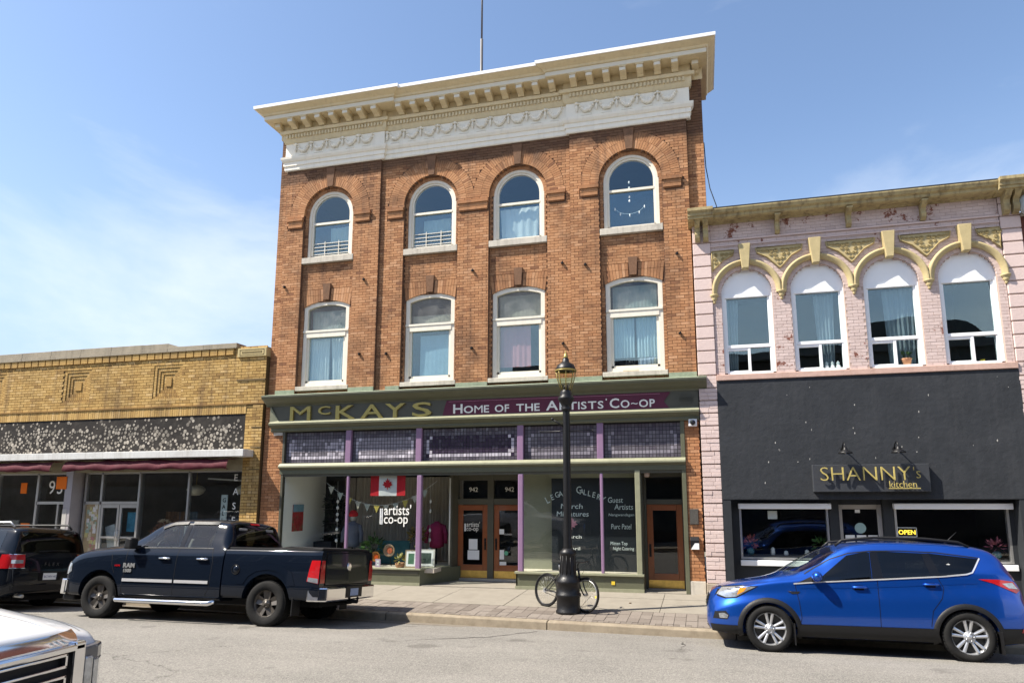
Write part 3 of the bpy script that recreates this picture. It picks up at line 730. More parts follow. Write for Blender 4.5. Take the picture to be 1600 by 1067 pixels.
# what hangs or stands in the upper windows
def fabric(name, col, tr=.3): return mat(name, col, .85, .08, 6, .1)
LACE = fabric('curtain_white', (.72,.74,.74)); BLUEC = fabric('curtain_blue', (.50,.63,.68)); PINKC = fabric('cloth_pink', (.62,.27,.30)); SHEER = fabric('sheer_grey', (.42,.50,.50)); TAN = fabric('roller_tan', (.46,.44,.38)); BLIND = fabric('blind_blue', (.33,.45,.54))
def curt(label, m_, x0, x1, z0, z1, y, amp=.02, nf=12, taper=0, name='curtain', cat='curtain'):
    mb = MB(); curtain_mesh(mb, x0, x1, z0, z1, y, amp, nf, taper); o = mb.build(name, m_); tag(o, label, cat); return o
yl = lambda i: (.07 if i in (1, 2) else 0.)+DB+.06
curt('white curtain, left half of a parted pair in the outermost first-floor window', LACE, -10.40,-9.83, 5.30,6.5, yl(0)+.16, .03, 7)
curt('white curtain, right half of a parted pair in the outermost first-floor window', LACE, -9.72,-9.30, 5.30,6.5, yl(0)+.17, .03, 6, .15)
curt('grey lace panel in the transom above the parted white curtains', SHEER, -10.4,-9.3, 6.72,7.3, yl(0)+.16, .006, 12)
curt('flat blue blind filling the lower sash beside the projecting left pier', BLIND, -7.15,-6.22, 5.30,6.42, yl(1)+.13, .004, 8, name='roller_blind', cat='blind')
curt('tan strip of blind in the transom over the blue blind', TAN, -7.38,-6.24, 6.72,6.98, yl(1)+.14, .004, 9, name='roller_blind', cat='blind')
curt('pink cloth hung behind the lower sash above the double doors', PINKC, -4.93,-4.1, 5.45,6.53, yl(2)+.14, .012, 6, name='hung_cloth', cat='cloth')
curt('pale panel in the transom over the pink cloth', TAN, -4.93,-3.82, 6.72,7.35, yl(2)+.14, .004, 9)
curt('pale blue curtain, left half, in the window beside the lantern', BLUEC, -1.98,-1.45, 5.52,6.52, yl(3)+.13, .025, 7)
curt('pale blue curtain, right half, in the window beside the lantern', BLUEC, -1.40,-.88, 5.52,6.52, yl(3)+.14, .025, 7)
curt('grey lace panel in the transom over the pale blue curtains', SHEER, -1.97,-.88, 6.72,7.35, yl(3)+.14, .006, 12)
curt('white sheet hung in the lower sash of an arched window', LACE, -4.88,-3.9, 8.88,9.75, yl(2)+.14, .02, 5, .1, name='hung_sheet', cat='sheet')
curt('grey sheer hung in the arched window nearest the yellow building', SHEER, -10.05,-9.4, 9.1,9.8, yl(0)+.3, .02, 5)
curt('grey sheer hung in the arched window next to the projecting left pier', SHEER, -7.2,-6.4, 9.1,9.75, yl(1)+.3, .02, 5)
# child guards in two arched windows
for i, lb in ((0, 'white metal window guard in the arched window nearest the yellow building'), (1, 'white metal window guard in the arched window next to the projecting left pier')):
    gd = thing('window_guard', lb, 'guard', (wc[i], yl(i)+.005, 8.88)); c = 0
    for k in range(4): MB().box(-.54,.54,-.006,.006,.04+.105*k,.055+.105*k).build('bar', FRAMEW, gd)
    for k in (-.18,.25): MB().box(k-.008,k+.008,-.008,.004,.0,.42).build('upright', FRAMEW, gd)
    q = MB(); curtain_mesh(q, -.5,.5,0,.42,.09,.03,5); tag(link('dark_cloth', q.mesh('dark_cloth', mat('cloth_dark', (.03,.035,.04), .9)), None, (wc[i], yl(i)+.08, 8.88)), 'dark cloth bundled behind the '+('outer' if i == 0 else 'inner')+' white window guard', 'cloth')
# fairy-light ornament in the last arched window, boxes under its raised sash
orn = thing('dreamcatcher', 'white hanging ornament with a loop of shells in the arched window by the pink building', 'ornament', (wc[3]-.05, yl(3)+.06, 9.3))
lp = [(.38*sin(a), 0, .06-.25*cos(a)+.1) for a in [(-1.35+2.7*k/16) for k in range(17)]]
MB().tube(lp, .006, 5).build('loop', PAPER, orn)
for k in (0, 4, 8, 12, 16): MB().ball((lp[k][0], -.01, lp[k][2]-.04), (.016,.012,.045), 6).build('shell', PAPER, orn)
for z in (.25,.36,.6,.75): MB().ball((0, -.01, z), (.025,.012,.04), 6).build('shell', PAPER, orn)
tag(MB().box(wc[3]-.25,wc[3]+.15,yl(3)+.1,yl(3)+.2,8.81,8.87).build('white_box', PAPER), 'white box propping the raised sash beside the pink building', 'box')
tag(MB().box(wc[3]-.52,wc[3]+.56,yl(3)+.12,yl(3)+.3,5.25,5.30).build('inner_ledge', DARKIN2), 'dark inner ledge below the pale blue curtains', 'ledge')
fan = thing('desk_fan', 'black round fan under the pale blue curtains', 'fan', (wc[3]-.14, yl(3)+.1, 5.4))
MB().torus((0,0,0), .1, .022, 20, 6).build('cage', BLACKM, fan); MB().ball((0,0,0), (.05,.03,.05), 8).build('hub', BLACKM, fan)
for k in range(4): a = pi/2*k+.4; MB().obox((.05*cos(a),0,.05*sin(a)), (.045*cos(a),0,.045*sin(a)), (0,.008,0), (-.02*sin(a),0,.02*cos(a))).build('blade', PLASTIC, fan)
fo = MB(); curtain_mesh(fo, wc[3]+.05, wc[3]+.55, 5.29, 5.50, yl(3)+.1, .035, 5)
tag(fo.build('foil_sheet', mat('foil', (.62,.63,.66), .3, .1, metal=.7)), 'crumpled silver foil sheet beside the black fan', 'foil')
tag(MB().box(wc[3]-.3,wc[3]+.08,.0,.18,5.142,5.158).build('wooden_slat', mat('raw_wood', (.5,.38,.22), .8, .2)), 'short pale board lying on the sill under the fan', 'board')
# ================================================================== shopfront of the brick building
def part(name, m_, *d, bev=0., parent=None):
    o = MB().box(*d).build(name, m_, parent or MBD, bev)
    return P_(o) if parent is None else o
# sign band
cb = MB()
cb.prism([(0.02,4.60),(-.09,4.60),(-.11,4.64),(-.20,4.70),(-.25,4.74),(-.33,4.79),(-.35,4.84),(-.345,4.862),(.02,4.862)], -11.44, .21, 'x')
P_(cb.build('shop_cornice', OLIVE, MBD, fix=True))
# bevel the cornice ends in plan: a mitred return at each end
fl = MB(); fl.prism([(-.352,4.863),(-.352,4.872),(.006,4.945),(.006,4.863)], -11.44, .21, 'x'); P_(fl.build('flashing', COPPER, MBD, fix=True))
for a, b, y in ((-11.26,-10.67,0.), (-9.05,-8.31,0), (-8.0,-7.61,.07), (-6.03,-5.18,.07), (-3.58,-2.98,.07), (-2.97,-2.23,0), (-.64,.0,0)):
    P_(MB().box(a, b, y-.022, y+.02, 4.93, 5.055).build('flashing_upstand', COPPER, MBD))
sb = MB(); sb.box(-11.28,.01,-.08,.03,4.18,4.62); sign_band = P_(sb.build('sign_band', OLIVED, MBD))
# the recessed field has splayed ends
sl = MB(); sl.add([(-11.30,-.081,4.60),(-11.285,-.14,4.60),(-11.02,-.081,4.17),(-11.285,-.14,4.17),(-11.30,-.081,4.17)], [(1,3,2),(0,1,2),(0,2,4),(1,0,4,3),(3,4,2)]); P_(sl.build('splayed_end', OLIVEL, MBD, fix=True))
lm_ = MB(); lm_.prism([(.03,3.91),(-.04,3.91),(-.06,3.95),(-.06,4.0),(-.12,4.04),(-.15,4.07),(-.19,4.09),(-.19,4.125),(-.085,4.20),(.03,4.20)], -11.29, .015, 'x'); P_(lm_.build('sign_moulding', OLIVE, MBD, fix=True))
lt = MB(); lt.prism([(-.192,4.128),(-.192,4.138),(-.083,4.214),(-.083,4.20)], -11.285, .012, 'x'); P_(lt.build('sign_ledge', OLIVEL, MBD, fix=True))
part('end_block', STONE, -11.22,-10.95,-.02,.03,3.82,3.905)
for ch, a, b_, z0, z1 in (('M',-10.68,-10.07,4.205,4.575),('C',-9.84,-9.48,4.335,4.56),('K',-9.315,-8.75,4.205,4.56),('A',-8.58,-7.95,4.205,4.56),('Y',-7.89,-7.33,4.205,4.56),('S',-7.13,-6.60,4.20,4.565)):
    fit('lettering', ch, GOLD, sign_band, a, b_, z0, z1, -.105, .028, bold=0 if ch == 'M' else .012)
bn = MB(); bn.prism([(-6.32,4.16),(-.62,4.16),(-.78,4.37),(-.62,4.585),(-6.20,4.585),(-6.26,4.40)], -.094, -.078); ban = P_(bn.build('painted_banner', MAROON, MBD, fix=True))
MB().box(-6.15,-.86,-.0955,-.0935,4.548,4.556).build('banner_line', mat('rose_line', (.45,.2,.28), .6, 0), ban); MB().box(-6.15,-.86,-.0955,-.0935,4.188,4.196).build('banner_line', MATS['rose_line'], ban)
for wd, a, b_ in (('HOME',-6.02,-5.07),('OF',-4.92,-4.55),('THE',-4.365,-3.77),('ARTISTS',-3.61,-2.20),('CO~OP',-2.05,-.985)):
    zb_ = 4.245; big = wd[0] in 'HAC'
    ws_ = [text('tmp', ch, 1., LETW, ban, (0,0,0)) for ch in wd]; wl = []
    for o in ws_: vs = [v.co.x for v in o.data.vertices]; wl.append(max(vs)-min(vs))
    hs_ = [.235 if (k == 0 and big) or (wd == 'CO~OP' and k == 0) else .185 for k in range(len(wd))]
    tot = sum(w*h for w, h in zip(wl, hs_))+.03*(len(wd)-1)*.6; kx = (b_-a-.034*(len(wd)-1))/sum(w*h for w, h in zip(wl, hs_)); x = a
    for o in ws_: bpy.data.objects.remove(o)
    for ch, w, h in zip(wd, wl, hs_):
        z0_ = zb_+(.075 if ch == '~' else 0); fit('lettering', ch, LETW, ban, x, x+w*h*kx, z0_, z0_+(.04 if ch == '~' else h), -.099, .005, bold=0 if ch in 'M~' else .016); x += w*h*kx+.034
MB().ball((-2.13,-.1,4.46), (.018,.006,.025), 8).build('apostrophe', LETW, ban)
em = thing('relief_emblem', 'faint carved wheatsheaf emblem at the end of the olive sign band', 'emblem', (-.26,-.082,4.40))
for k in range(7): MB().obox(((k-3)*.045,-.004,0), (.013,0,0), (0,.008,0), (0,0,.13-abs(k-3)*.012)).build('stalk', OLIVED, em)
for k in (-1, 1): MB().obox((0,-.006,k*.03), (.15,0,0), (0,.006,0), (0,0,.008)).build('band', OLIVED, em)

# transom lights of small purple tiles
posts = [-10.92,-8.96,-6.97,-4.285,-2.31,-.40]
def tilecol():
    M = bpy.data.materials.new('prism_glass'); M.use_nodes = True; MATS['prism_glass'] = M; N = M.node_tree; nn = N.nodes; b = nn['Principled BSDF']; lk = N.links.new
    at = nn.new('ShaderNodeAttribute'); at.attribute_name = 'tint'; cr = nn.new('ShaderNodeValToRGB'); e = cr.color_ramp.elements; cr.color_ramp.interpolation = 'LINEAR'
    e[0].color = (.03,.018,.042,1); e[1].color = (.60,.56,.62,1)
    for p, c in ((.2,(.075,.062,.085,1)), (.45,(.16,.148,.168,1)), (.7,(.30,.275,.315,1))):
        q = e.new(p); q.color = c
    lk(at.outputs['Fac'], cr.inputs[0]); lk(cr.outputs[0], b.inputs['Base Color']); b.inputs['Roughness'].default_value = .18; b.inputs['Specular IOR Level'].default_value = .6
    return M
PRISM = tilecol(); LEAD = mat('lead_came', (.03,.028,.032), .6, .1)
for p_, (a, b) in enumerate(zip(posts, posts[1:])):
    x0, x1 = a+.09, b-.09; 
    if p_ == 0: x0 = -10.86
    if p_ == 4: x1 = -.43
    z0, z1 = 3.07, 3.885; n = max(8, int(round((x1-x0)/.083))); mrow = 9; w = (x1-x0)/n; h = (z1-z0)/mrow
    tl = MB()
    for r_ in range(mrow):
        for k in range(n):
            edge = min(k, n-1-k); t = random.uniform(.4,.55)
            if p_ == 0: t = random.uniform(.42,.6)+(.3 if random.random() < .3+.35*sin(k*.45) and 1 <= r_ <= 5 else 0)
            if p_ == 1: t = random.uniform(.56,.68)
            if p_ == 2: t = random.uniform(.05,.12)
            if p_ >= 3: t = random.uniform(.3,.5)
            if r_ >= 7: t = random.uniform(.2,.36)
            if (r_ == 1 and 1 < edge) or (edge == 1 and 1 < r_ < 6) or (edge == 2 and r_ in (2, 6)): t = random.uniform(.75,1.0) if p_ < 3 else random.uniform(.6,.75)
            if edge == 0 or r_ == 0: t = random.uniform(.25,.42)
            q = (x0+k*w+.006, x0+(k+1)*w-.006, z0+r_*h+.006, z0+(r_+1)*h-.006); ya = .06+random.uniform(-.0025,.0025); tl_ = random.uniform(-.004,.004)
            tl.add([(q[0],ya,q[2]),(q[1],ya+tl_,q[2]),(q[1],ya,q[3]),(q[0],ya-tl_,q[3])], [(0,1,2,3)], t)
    lead = P_(MB().box(x0-.03,x1+.03,.066,.09,z0-.02,z1+.02).build('transom_light', LEAD, MBD))
    tag(tl.build('prism_tiles', PRISM, lead), kind='stuff')
for k, x in enumerate(posts[1:5]):
    part('transom_post', PURPLE, x-.078,x+.078,-.035,.07,3.04,3.915, bev=.012)
part('transom_jamb', OLIVED, -10.93,-10.87,-.02,.09,.0,3.91); part('transom_jamb', OLIVE, -.43,-.335,-.02,.1,.0,3.915, bev=.008)
tb = MB(); tb.prism([(.10,2.775),(-.03,2.775),(-.03,2.89),(-.07,2.915),(-.105,2.945),(-.105,2.985),(-.035,3.05),(.10,3.05)], -10.97, -.34, 'x'); P_(tb.build('transom_bar', OLIVE, MBD, fix=True))
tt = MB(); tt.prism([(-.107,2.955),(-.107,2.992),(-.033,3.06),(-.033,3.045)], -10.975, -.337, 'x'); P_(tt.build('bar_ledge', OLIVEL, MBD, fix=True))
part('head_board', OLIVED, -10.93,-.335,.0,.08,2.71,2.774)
# left show window
part('show_post', PURPLE, -8.975,-8.905,-.02,.05,.40,2.71, bev=.015); part('corner_post', PURPLE, -7.0,-6.865,-.025,.08,.40,2.72, bev=.02)
def pane(name, m_, pts, parent=None):
    o = MB().add(pts, [tuple(range(len(pts)))]).build(name, m_, parent or MBD); return P_(o) if parent is None else o
pane('show_pane', SHOPG, [(-10.87,.03,.43),(-8.97,.03,.43),(-8.97,.03,2.71),(-10.87,.03,2.71)])
pane('show_pane', SHOPG, [(-8.91,.03,.43),(-6.99,.03,.43),(-6.99,.03,2.71),(-8.91,.03,2.71)])
pane('return_pane', SHOPG, [(-6.88,.05,.43),(-6.46,.92,.43),(-6.46,.92,2.71),(-6.88,.05,2.71)])
MB().tube([(-6.46,.925,.42),(-6.46,.925,2.66)], .022, 6).build('glazing_bar', mat('bar_white', (.7,.7,.66), .4), sign_band)
bk = MB(); bk.box(-10.93,-6.88,.0,.12,.0,.375); P_(bk.build('bulkhead', OLIVE, MBD, bev=.006))
bk = MB(); bk.prism([(-6.9,.0),(-6.87,-.002),(-6.24,1.2),(-6.45,1.2)], 0, .375, 'z'); P_(bk.build('bulkhead_return', OLIVE, MBD, fix=True))
sl = MB(); sl.prism([(-10.95,-.05),(-6.84,-.05),(-6.42,.95),(-6.6,.95),(-7.0,.1),(-10.95,.1)], .375, .415, 'z'); P_(sl.build('show_sill', OLIVEL, MBD, fix=True, bev=.006))
P_(MB().box(-10.93,-6.9,-.015,.02,.27,.372).build('sill_apron', OLIVED, MBD)); P_(MB().box(-10.93,-6.868,-.02,.02,.0,.07).build('plinth', OLIVEL, MBD))
# display platform, side wall, back
part('display_floor', mat('display_board', (.52,.46,.38), .7, .15), -10.87,-6.55,.125,2.1,.30,.40)
part('display_side_wall', mat('white_wall_in', (.90,.90,.87), .7, .02), -10.905,-10.865,.1,2.15,.30,2.95)
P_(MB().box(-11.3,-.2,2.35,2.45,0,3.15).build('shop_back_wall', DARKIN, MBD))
P_(MB().box(-11.3,-.2,.1,2.4,2.80,3.15).build('shop_ceiling', mat('ceiling_white', (.7,.7,.66), .8, .05), MBD))
P_(MB().prism([(-6.48,.94),(-6.40,.94),(-6.34,1.2),(-6.42,1.2)], 0, 2.8, 'z').build('entry_jamb', OLIVED, MBD, fix=True))
# entrance with two doors
dy = 1.22
ef = MB(); ef.box(-6.42,-6.335,dy-.03,dy+.1,0,2.8); ef.box(-5.505,-5.335,dy-.04,dy+.1,.0,2.8); ef.box(-4.5,-3.82,dy-.03,dy+.1,0,2.8); ef.box(-6.335,-5.505,dy-.03,dy+.1,1.965,2.12); ef.box(-5.335,-4.5,dy-.03,dy+.1,1.965,2.12); ef.box(-6.335,-5.505,dy-.03,dy+.1,2.60,2.8); ef.box(-5.335,-4.5,dy-.03,dy+.1,2.60,2.8)
efo = P_(ef.build('entry_frame', OLIVED, MBD, bev=.008))
for x0 in (-6.335,-5.335):
    MB().box(x0,x0+.83,dy+.03,dy+.036,2.12,2.6).build('fanlight', SHOPD, efo)
    text('house_number', '942', .17, LETW, efo, (x0+.42, dy+.02, 2.30), align='CENTER', ext=.002)
def shop_door(x0, y, z0, hinge, w=.83, h=1.88):
    d = MB()
    for a, b, c, e in ((0,.13,0,h),(w-.13,w,0,h)): d.box(x0+a+.004,x0+b-(.004 if b == w else 0),y,y+.05,z0+c,z0+e)
    d.box(x0+.13,x0+w-.13,y+.002,y+.048,z0,z0+.34); d.box(x0+.13,x0+w-.13,y+.002,y+.048,z0+h-.14,z0+h)
    o = P_(d.build('door', DOORW, MBD, bev=.005))
    st = MB()
    for q in ((x0+.13,x0+.145,z0+.34,z0+h-.14),(x0+w-.145,x0+w-.13,z0+.34,z0+h-.14)): st.box(q[0],q[1],y+.003,y+.03,q[2],q[3])
    st.build('glazing_bead', DOORW, o)
    MB().box(x0+.13,x0+w-.13,y+.022,y+.028,z0+.34,z0+h-.14).build('door_pane', SHOPD, o)
    MB().box(x0+.01,x0+w-.01,y-.004,y+.001,z0+.012,z0+.19).build('kick_plate', BRASS, o)
    hx = x0+(.065 if hinge == 'r' else w-.065)
    MB().box(hx-.025,hx+.025,y-.008,y,z0+.72,z0+1.02).build('lock_plate', BLACKM, o); MB().tube([(hx,y-.005,z0+.8),(hx,y-.05,z0+.8),(hx,y-.05,z0+.95),(hx,y-.005,z0+.95)], .009, 6).build('handle', BLACKM, o)
    return o
d1 = shop_door(-6.335, dy, .075, 'l'); d2 = shop_door(-5.335, dy, .075, 'r')
P_(MB().box(-6.34,-4.5,dy-.06,dy+.06,.01,.073).build('threshold', ALU, MBD))
def coop(parent, x, y, z, k):
    fit('lettering', "artists'", LETW, parent, x, x+.743*k, z+.23*k, z+.49*k, y, .001, bold=.004 if k > .8 else 0); fit('lettering', 'co-op', LETW, parent, x, x+.66*k, z-.06*k, z+.18*k, y, .001, bold=.004 if k > .8 else 0)
    MB().box(x-.115*k,x-.035*k,y-.001,y+.002,z,z+.393*k).build('vertical_tab', PAPER, parent)
coop(d1, -6.10, dy+.016, 1.27, .5)
for q in ((-6.03,-5.79,.80,1.07),(-6.06,-5.74,.54,.78)): MB().box(q[0],q[1],dy+.014,dy+.017,q[2],q[3]).build('notice', PAPER, d1)
for q in ((-5.19,-5.06,1.2,1.33),(-5.18,-5.0,.22,.5),(-5.18,-5.06,.56,.8)): MB().box(q[0],q[1],dy+.014,dy+.017,q[2],q[3]).build('notice', PAPER, d2)
MB().lathe([(.055,0),(.055,.004)], 16, (-5.0,dy+.012,.72), 'y').build('round_sticker', mat('green_sticker', (.12,.42,.26), .5, 0), d2)
text('lettering', 'CLOSED', .055, LETW, d2, (-5.05,dy+.014,1.18), ext=.001)
# right show window with blackboard panels
part('corner_post', PURPLE, -4.345,-4.215,-.025,.08,.40,2.72, bev=.02); part('show_post', PURPLE, -2.335,-2.265,-.02,.05,.40,2.71, bev=.015)
part('show_jamb', OLIVEL, -1.512,-1.39,-.03,.1,.40,2.775, bev=.01)
pane('show_pane', SHOPG, [(-4.215,.03,.43),(-2.33,.03,.43),(-2.33,.03,2.71),(-4.215,.03,2.71)]); pane('show_pane', SHOPG, [(-2.27,.03,.43),(-1.51,.03,.43),(-1.51,.03,2.71),(-2.27,.03,2.71)])
pane('return_pane', SHOPG, [(-4.33,.05,.43),(-4.52,1.19,.43),(-4.52,1.19,2.71),(-4.33,.05,2.71)])
P_(MB().box(-4.40,-1.365,.0,.12,.0,.355).build('bulkhead', OLIVE, MBD, bev=.006)); P_(MB().prism([(-4.40,.0),(-4.36,.0),(-4.46,1.19),(-4.54,1.19)], 0, .375, 'z').build('bulkhead_return', OLIVE, MBD, fix=True))
P_(MB().box(-4.42,-1.35,-.055,.1,.355,.41).build('show_sill', OLIVEL, MBD, bev=.008)); P_(MB().box(-4.41,-1.36,-.03,.01,.0,.075).build('plinth', OLIVEL, MBD))
part('display_floor', MATS['display_board'], -4.36,-1.4,.12,1.0,.3,.4)
part('show_back_panel', mat('panel_olive_grey', (.27,.27,.20), .6, .08), -4.5,-3.5,.70,.74,.3,2.78)
BOARD = mat('blackboard', (.012,.016,.022), .45, .15, 3)
bb = P_(MB().box(-3.62,-1.42,.50,.53,.3,2.62).build('blackboard', BOARD, MBD)); P_(MB().box(-3.68,-1.42,.495,.54,2.62,2.78).build('board_head', MATS['panel_olive_grey'], MBD))
CHALK = mat('chalk', (.68,.76,.76), .9, .3, 40)
def chalk(s, x, z, size, sx=1., rot=0., m_=CHALK): return text('chalk_writing', s, size, m_, bb, (x,.497,z), (pi/2,rot*0,0), .0005, sx=sx, shear=.1)
def ch_fit(s_, x0, x1, z0, z1): return fit('chalk_writing', s_, CHALK, bb, x0, x1, z0, z1, .497, .0005, shear=.08)
for ch, x, z in (('L',-3.687,2.06),('E',-3.57,2.147),('G',-3.466,2.204),('A',-3.376,2.228),('C',-3.265,2.258),('Y',-3.16,2.27),('G',-2.955,2.319),('A',-2.864,2.293),('L',-2.776,2.281),('L',-2.676,2.256),('E',-2.568,2.226),('R',-2.459,2.181),('Y',-2.345,2.132)):
    a = .75*(x+3.05)*-1 if x < -3.05 else -.55*(x+2.95); k = .24 if ch in 'LG' and x < -2.9 and ch+str(round(x,2)) in ('L-3.69','G-2.96','G-2.95') else .19
    t_ = text('chalk_writing', ch, k, CHALK, bb, (x-.05,.497,z-.07), (pi/2,-a,0), .0005, sx=.85)
lf = [(0,1),(.12,.62),(.3,.74),(.24,.4),(.62,.5),(.5,.22),(.78,.06),(.36,-.14),(.42,-.36),(.08,-.26),(.04,-.62),(-.04,-.62),(-.08,-.26),(-.42,-.36),(-.36,-.14),(-.78,.06),(-.5,.22),(-.62,.5),(-.24,.4),(-.3,.74),(-.12,.62)]
MB().add([(-3.12+.19*p[0],.496,1.49+.19*p[1]) for p in lf], [tuple(range(len(lf)))[::-1]]).build('maple_leaf', mat('pink_leaf', (.55,.24,.30), .7), bb)
ch_fit('March',-3.39,-2.845,1.874,1.995); ch_fit('Miniatures',-3.496,-2.70,1.69,1.81); fit('lettering', 'March', LETW, bb, -3.30,-2.88,1.165,1.25,.496,.0005,bold=.01); fit('lettering', 'April', LETW, bb, -3.26,-2.92,.865,.96,.496,.0005,bold=.01)
ch_fit('Guest',-2.22,-1.86,2.02,2.15); ch_fit('Artists',-2.07,-1.62,1.855,1.985); ch_fit('Nangwandagan',-2.21,-1.60,1.685,1.765); ch_fit('Purc Patel',-2.155,-1.67,1.395,1.515); ch_fit('Mitten Top',-2.18,-1.775,.995,1.10); ch_fit('Night Catering',-2.12,-1.62,.88,.98)
# right entrance
dy = .62
rf = MB(); rf.box(-1.39,-1.31,dy-.03,dy+.1,0,2.8); rf.box(-.47,-.33,dy-.03,dy+.1,0,2.8); rf.box(-1.31,-.47,dy-.03,dy+.1,1.98,2.10); rf.box(-1.31,-.47,dy-.03,dy+.1,2.63,2.8); rfo = P_(rf.build('entry_frame', OLIVED, MBD, bev=.008))
MB().box(-1.31,-.47,dy+.03,dy+.036,2.1,2.63).build('fanlight', SHOPD, rfo)
P_(MB().box(-1.40,-1.362,.1,dy,.0,2.8).build('entry_jamb', OLIVED, MBD)); P_(MB().box(-.36,-.336,.1,dy,.0,2.8).build('entry_jamb', OLIVED, MBD))
shop_door(-1.31, dy, .03, 'r', .84, 1.945); P_(MB().box(-1.31,-.47,dy-.05,dy+.05,.012,.032).build('threshold', ALU, MBD))
lan = thing('porch_light', 'small rusty lantern hung over the single wooden door', 'lamp', (-1.24,.12,2.74)); MB().lathe([(.02,.04),(.05,.02),(.065,-.02),(.065,-.1),(.04,-.13)], 10, (0,-.03,0)).build('lantern', mat('rusty_tin', (.35,.26,.2), .6, .3, 20), lan)
MB().tube([(0,.02,.05),(0,-.03,.04)], .008, 6).build('bracket', BLACKM, lan)
tag(MB().lathe([(.09,0),(.085,-.03),(.05,-.05),(.01,-.055)], 16, (-1.0,.3,2.795)).build('ceiling_light', mat('opal', (.75,.74,.7), .3)), 'round white ceiling light above the single wooden door', 'lamp')
sc = thing('security_camera', 'white security camera with black lens at the end of the sign band', 'camera', (-.14,-.0,3.85))
MB().box(-.095,.095,-.10,.03,-.085,.085).build('housing', VINYL, sc, bev=.015); MB().lathe([(.062,0),(.058,-.04),(.03,-.06),(.005,-.065)], 18, (.0,-.10,0), 'y').build('lens', mat('lens_black', (.01,.01,.012), .1), sc)
pq = thing('wall_plaque', 'dark metal plaque on the narrow brick pier', 'plaque', (-.193,.0,1.71)); MB().box(-.098,.098,-.03,.02,-.175,.175).build('plate', mat('plaque_metal', (.05,.045,.04), .5, .2, 30, .3), pq, bev=.006); MB().box(-.085,.085,-.034,-.028,-.16,.16).build('relief', mat('plaque_relief', (.07,.065,.055), .5, .3, 60, .6), pq)
mbx = thing('letter_box', 'black wall letter box with a white flyer on the narrow brick pier', 'letterbox', (-.2,.0,1.11)); MB().prism([(.0,-.12),(-.12,-.12),(-.13,.08),(-.10,.15),(.0,.16)], -.095, .095, 'x').build('box', PLASTIC, mbx, fix=True, bev=.006); MB().prism([(-.09,-.115),(.09,-.115),(.09,.02),(-.0,.02)], -.137, -.128).build('flyer', PAPER, mbx, fix=True)
tag(MB().box(-2.62-.04+.55,-2.62+.04+.55,-.012,.002,.16,.24).build('yellow_tag', mat('tag_yellow', (.7,.5,.05), .6)), 'small yellow tag stuck on the olive bulkhead', 'tag')

# ------------------------------------------------------------------ what stands in the left show window
DRAPE = mat('drape_taupe', (.40,.36,.32), .9, .12, 3)
dr = MB(); curtain_mesh(dr, -9.75,-6.45,.42,2.72,1.95,.05,34); tag(dr.build('pleated_drape', DRAPE), 'long pleated taupe drape across the back of the flag window', 'drape')
dr = MB(); curtain_mesh(dr, -10.15,-9.8,.42,2.72,2.0,.04,5); tag(dr.build('pleated_drape', DRAPE), 'narrow taupe drape beside the white side wall', 'drape')
flag = thing('flag', 'red and white flag with a maple leaf hung in the show window', 'flag', (-7.87,.12,2.47))
RED = mat('flag_red', (.52,.02,.03), .7, .06, 8); FW = mat('flag_white', (.72,.72,.72), .7, .04, 8)
def wave(x): return .012*sin(9*x)
for nm, m_, a, b in (('red_bar', RED, -.49,-.24), ('white_field', FW, -.24,.25), ('red_bar', RED, .25,.50)):
    q = MB(); q.grid([[(a+(b-a)*k/6, wave(a+(b-a)*k/6), z) for k in range(7)] for z in (.27,0,-.27)]); q.build(nm, m_, flag)
MB().add([(.0+.19*p[0],-.016,-.0+.19*p[1]) for p in lf], [tuple(range(len(lf)))[::-1]]).build('maple_leaf', RED, flag)
bt = thing('bunting', 'string of pale triangular pennants looped across the flag window', 'bunting', (-8,.25,2.2))
cat_ = lambda u: .38-.62*(1-(2*u-1)**2)
pts = [(-1.75+3.2*k/30, 0, cat_(k/30)) for k in range(31)]; MB().tube(pts, .004, 4).build('string', PAPER, bt)
for k in range(11):
    u = (k+.7)/12; x = -1.75+3.2*u; z = cat_(u)
    MB().prism([(x-.09,z),(x+.09,z),(x+.0,z-.2)], -.003, .003).build('pennant', [mat('pennant_cream', (.5,.47,.38), .8), mat('pennant_sage', (.4,.42,.36), .8), mat('pennant_yellow', (.5,.4,.1), .8)][k % 3], bt, fix=True)
lt_ = thing('window_lettering', "white painted letters reading artists' co-op on the show window", 'lettering', (0,0,0)); coop(lt_, -7.90,.022,1.487,1.)
text('tab_text', 'OWEN SOUND', .055, BLACKM, lt_, (-7.955,.018,1.50), (pi/2,-pi/2,0), .0003)
def picture(label, x, y, z, w, h, cols, frame, tilt=0., name='framed_picture', cat='picture'):
    p = thing(name, label, cat, (x,y,z), (tilt,0,0)); MB().box(-w/2,w/2,0,.02,0,h).build('frame', frame, p)
    MB().box(-w/2+.035,w/2-.035,-.003,.001,.035,h-.035).build('mount', PAPER, p); MB().box(-w/2+.09,w/2-.09,-.005,-.002,.09,h-.09).build('print', cols, p)
    return p
picture('pale framed picture of greenery leaning beside the purple corner post', -7.22,.22,.405,.34,.44, mat('print_green', (.08,.17,.11), .6, .6, 9), mat('frame_wood', (.35,.27,.17), .5), -.12)
picture('wide pale framed dark picture at the angle of the show window', -6.93,.45,.405,.5,.44, mat('print_dark', (.06,.085,.075), .6, .6, 7), mat('frame_pale', (.55,.54,.5), .5), -.1)
picture('small purple card standing at the show window sill', -8.12,.2,.405,.14,.2, mat('print_purple', (.3,.15,.3), .6), mat('frame_lilac', (.5,.38,.5), .5), 0, 'card', 'card')
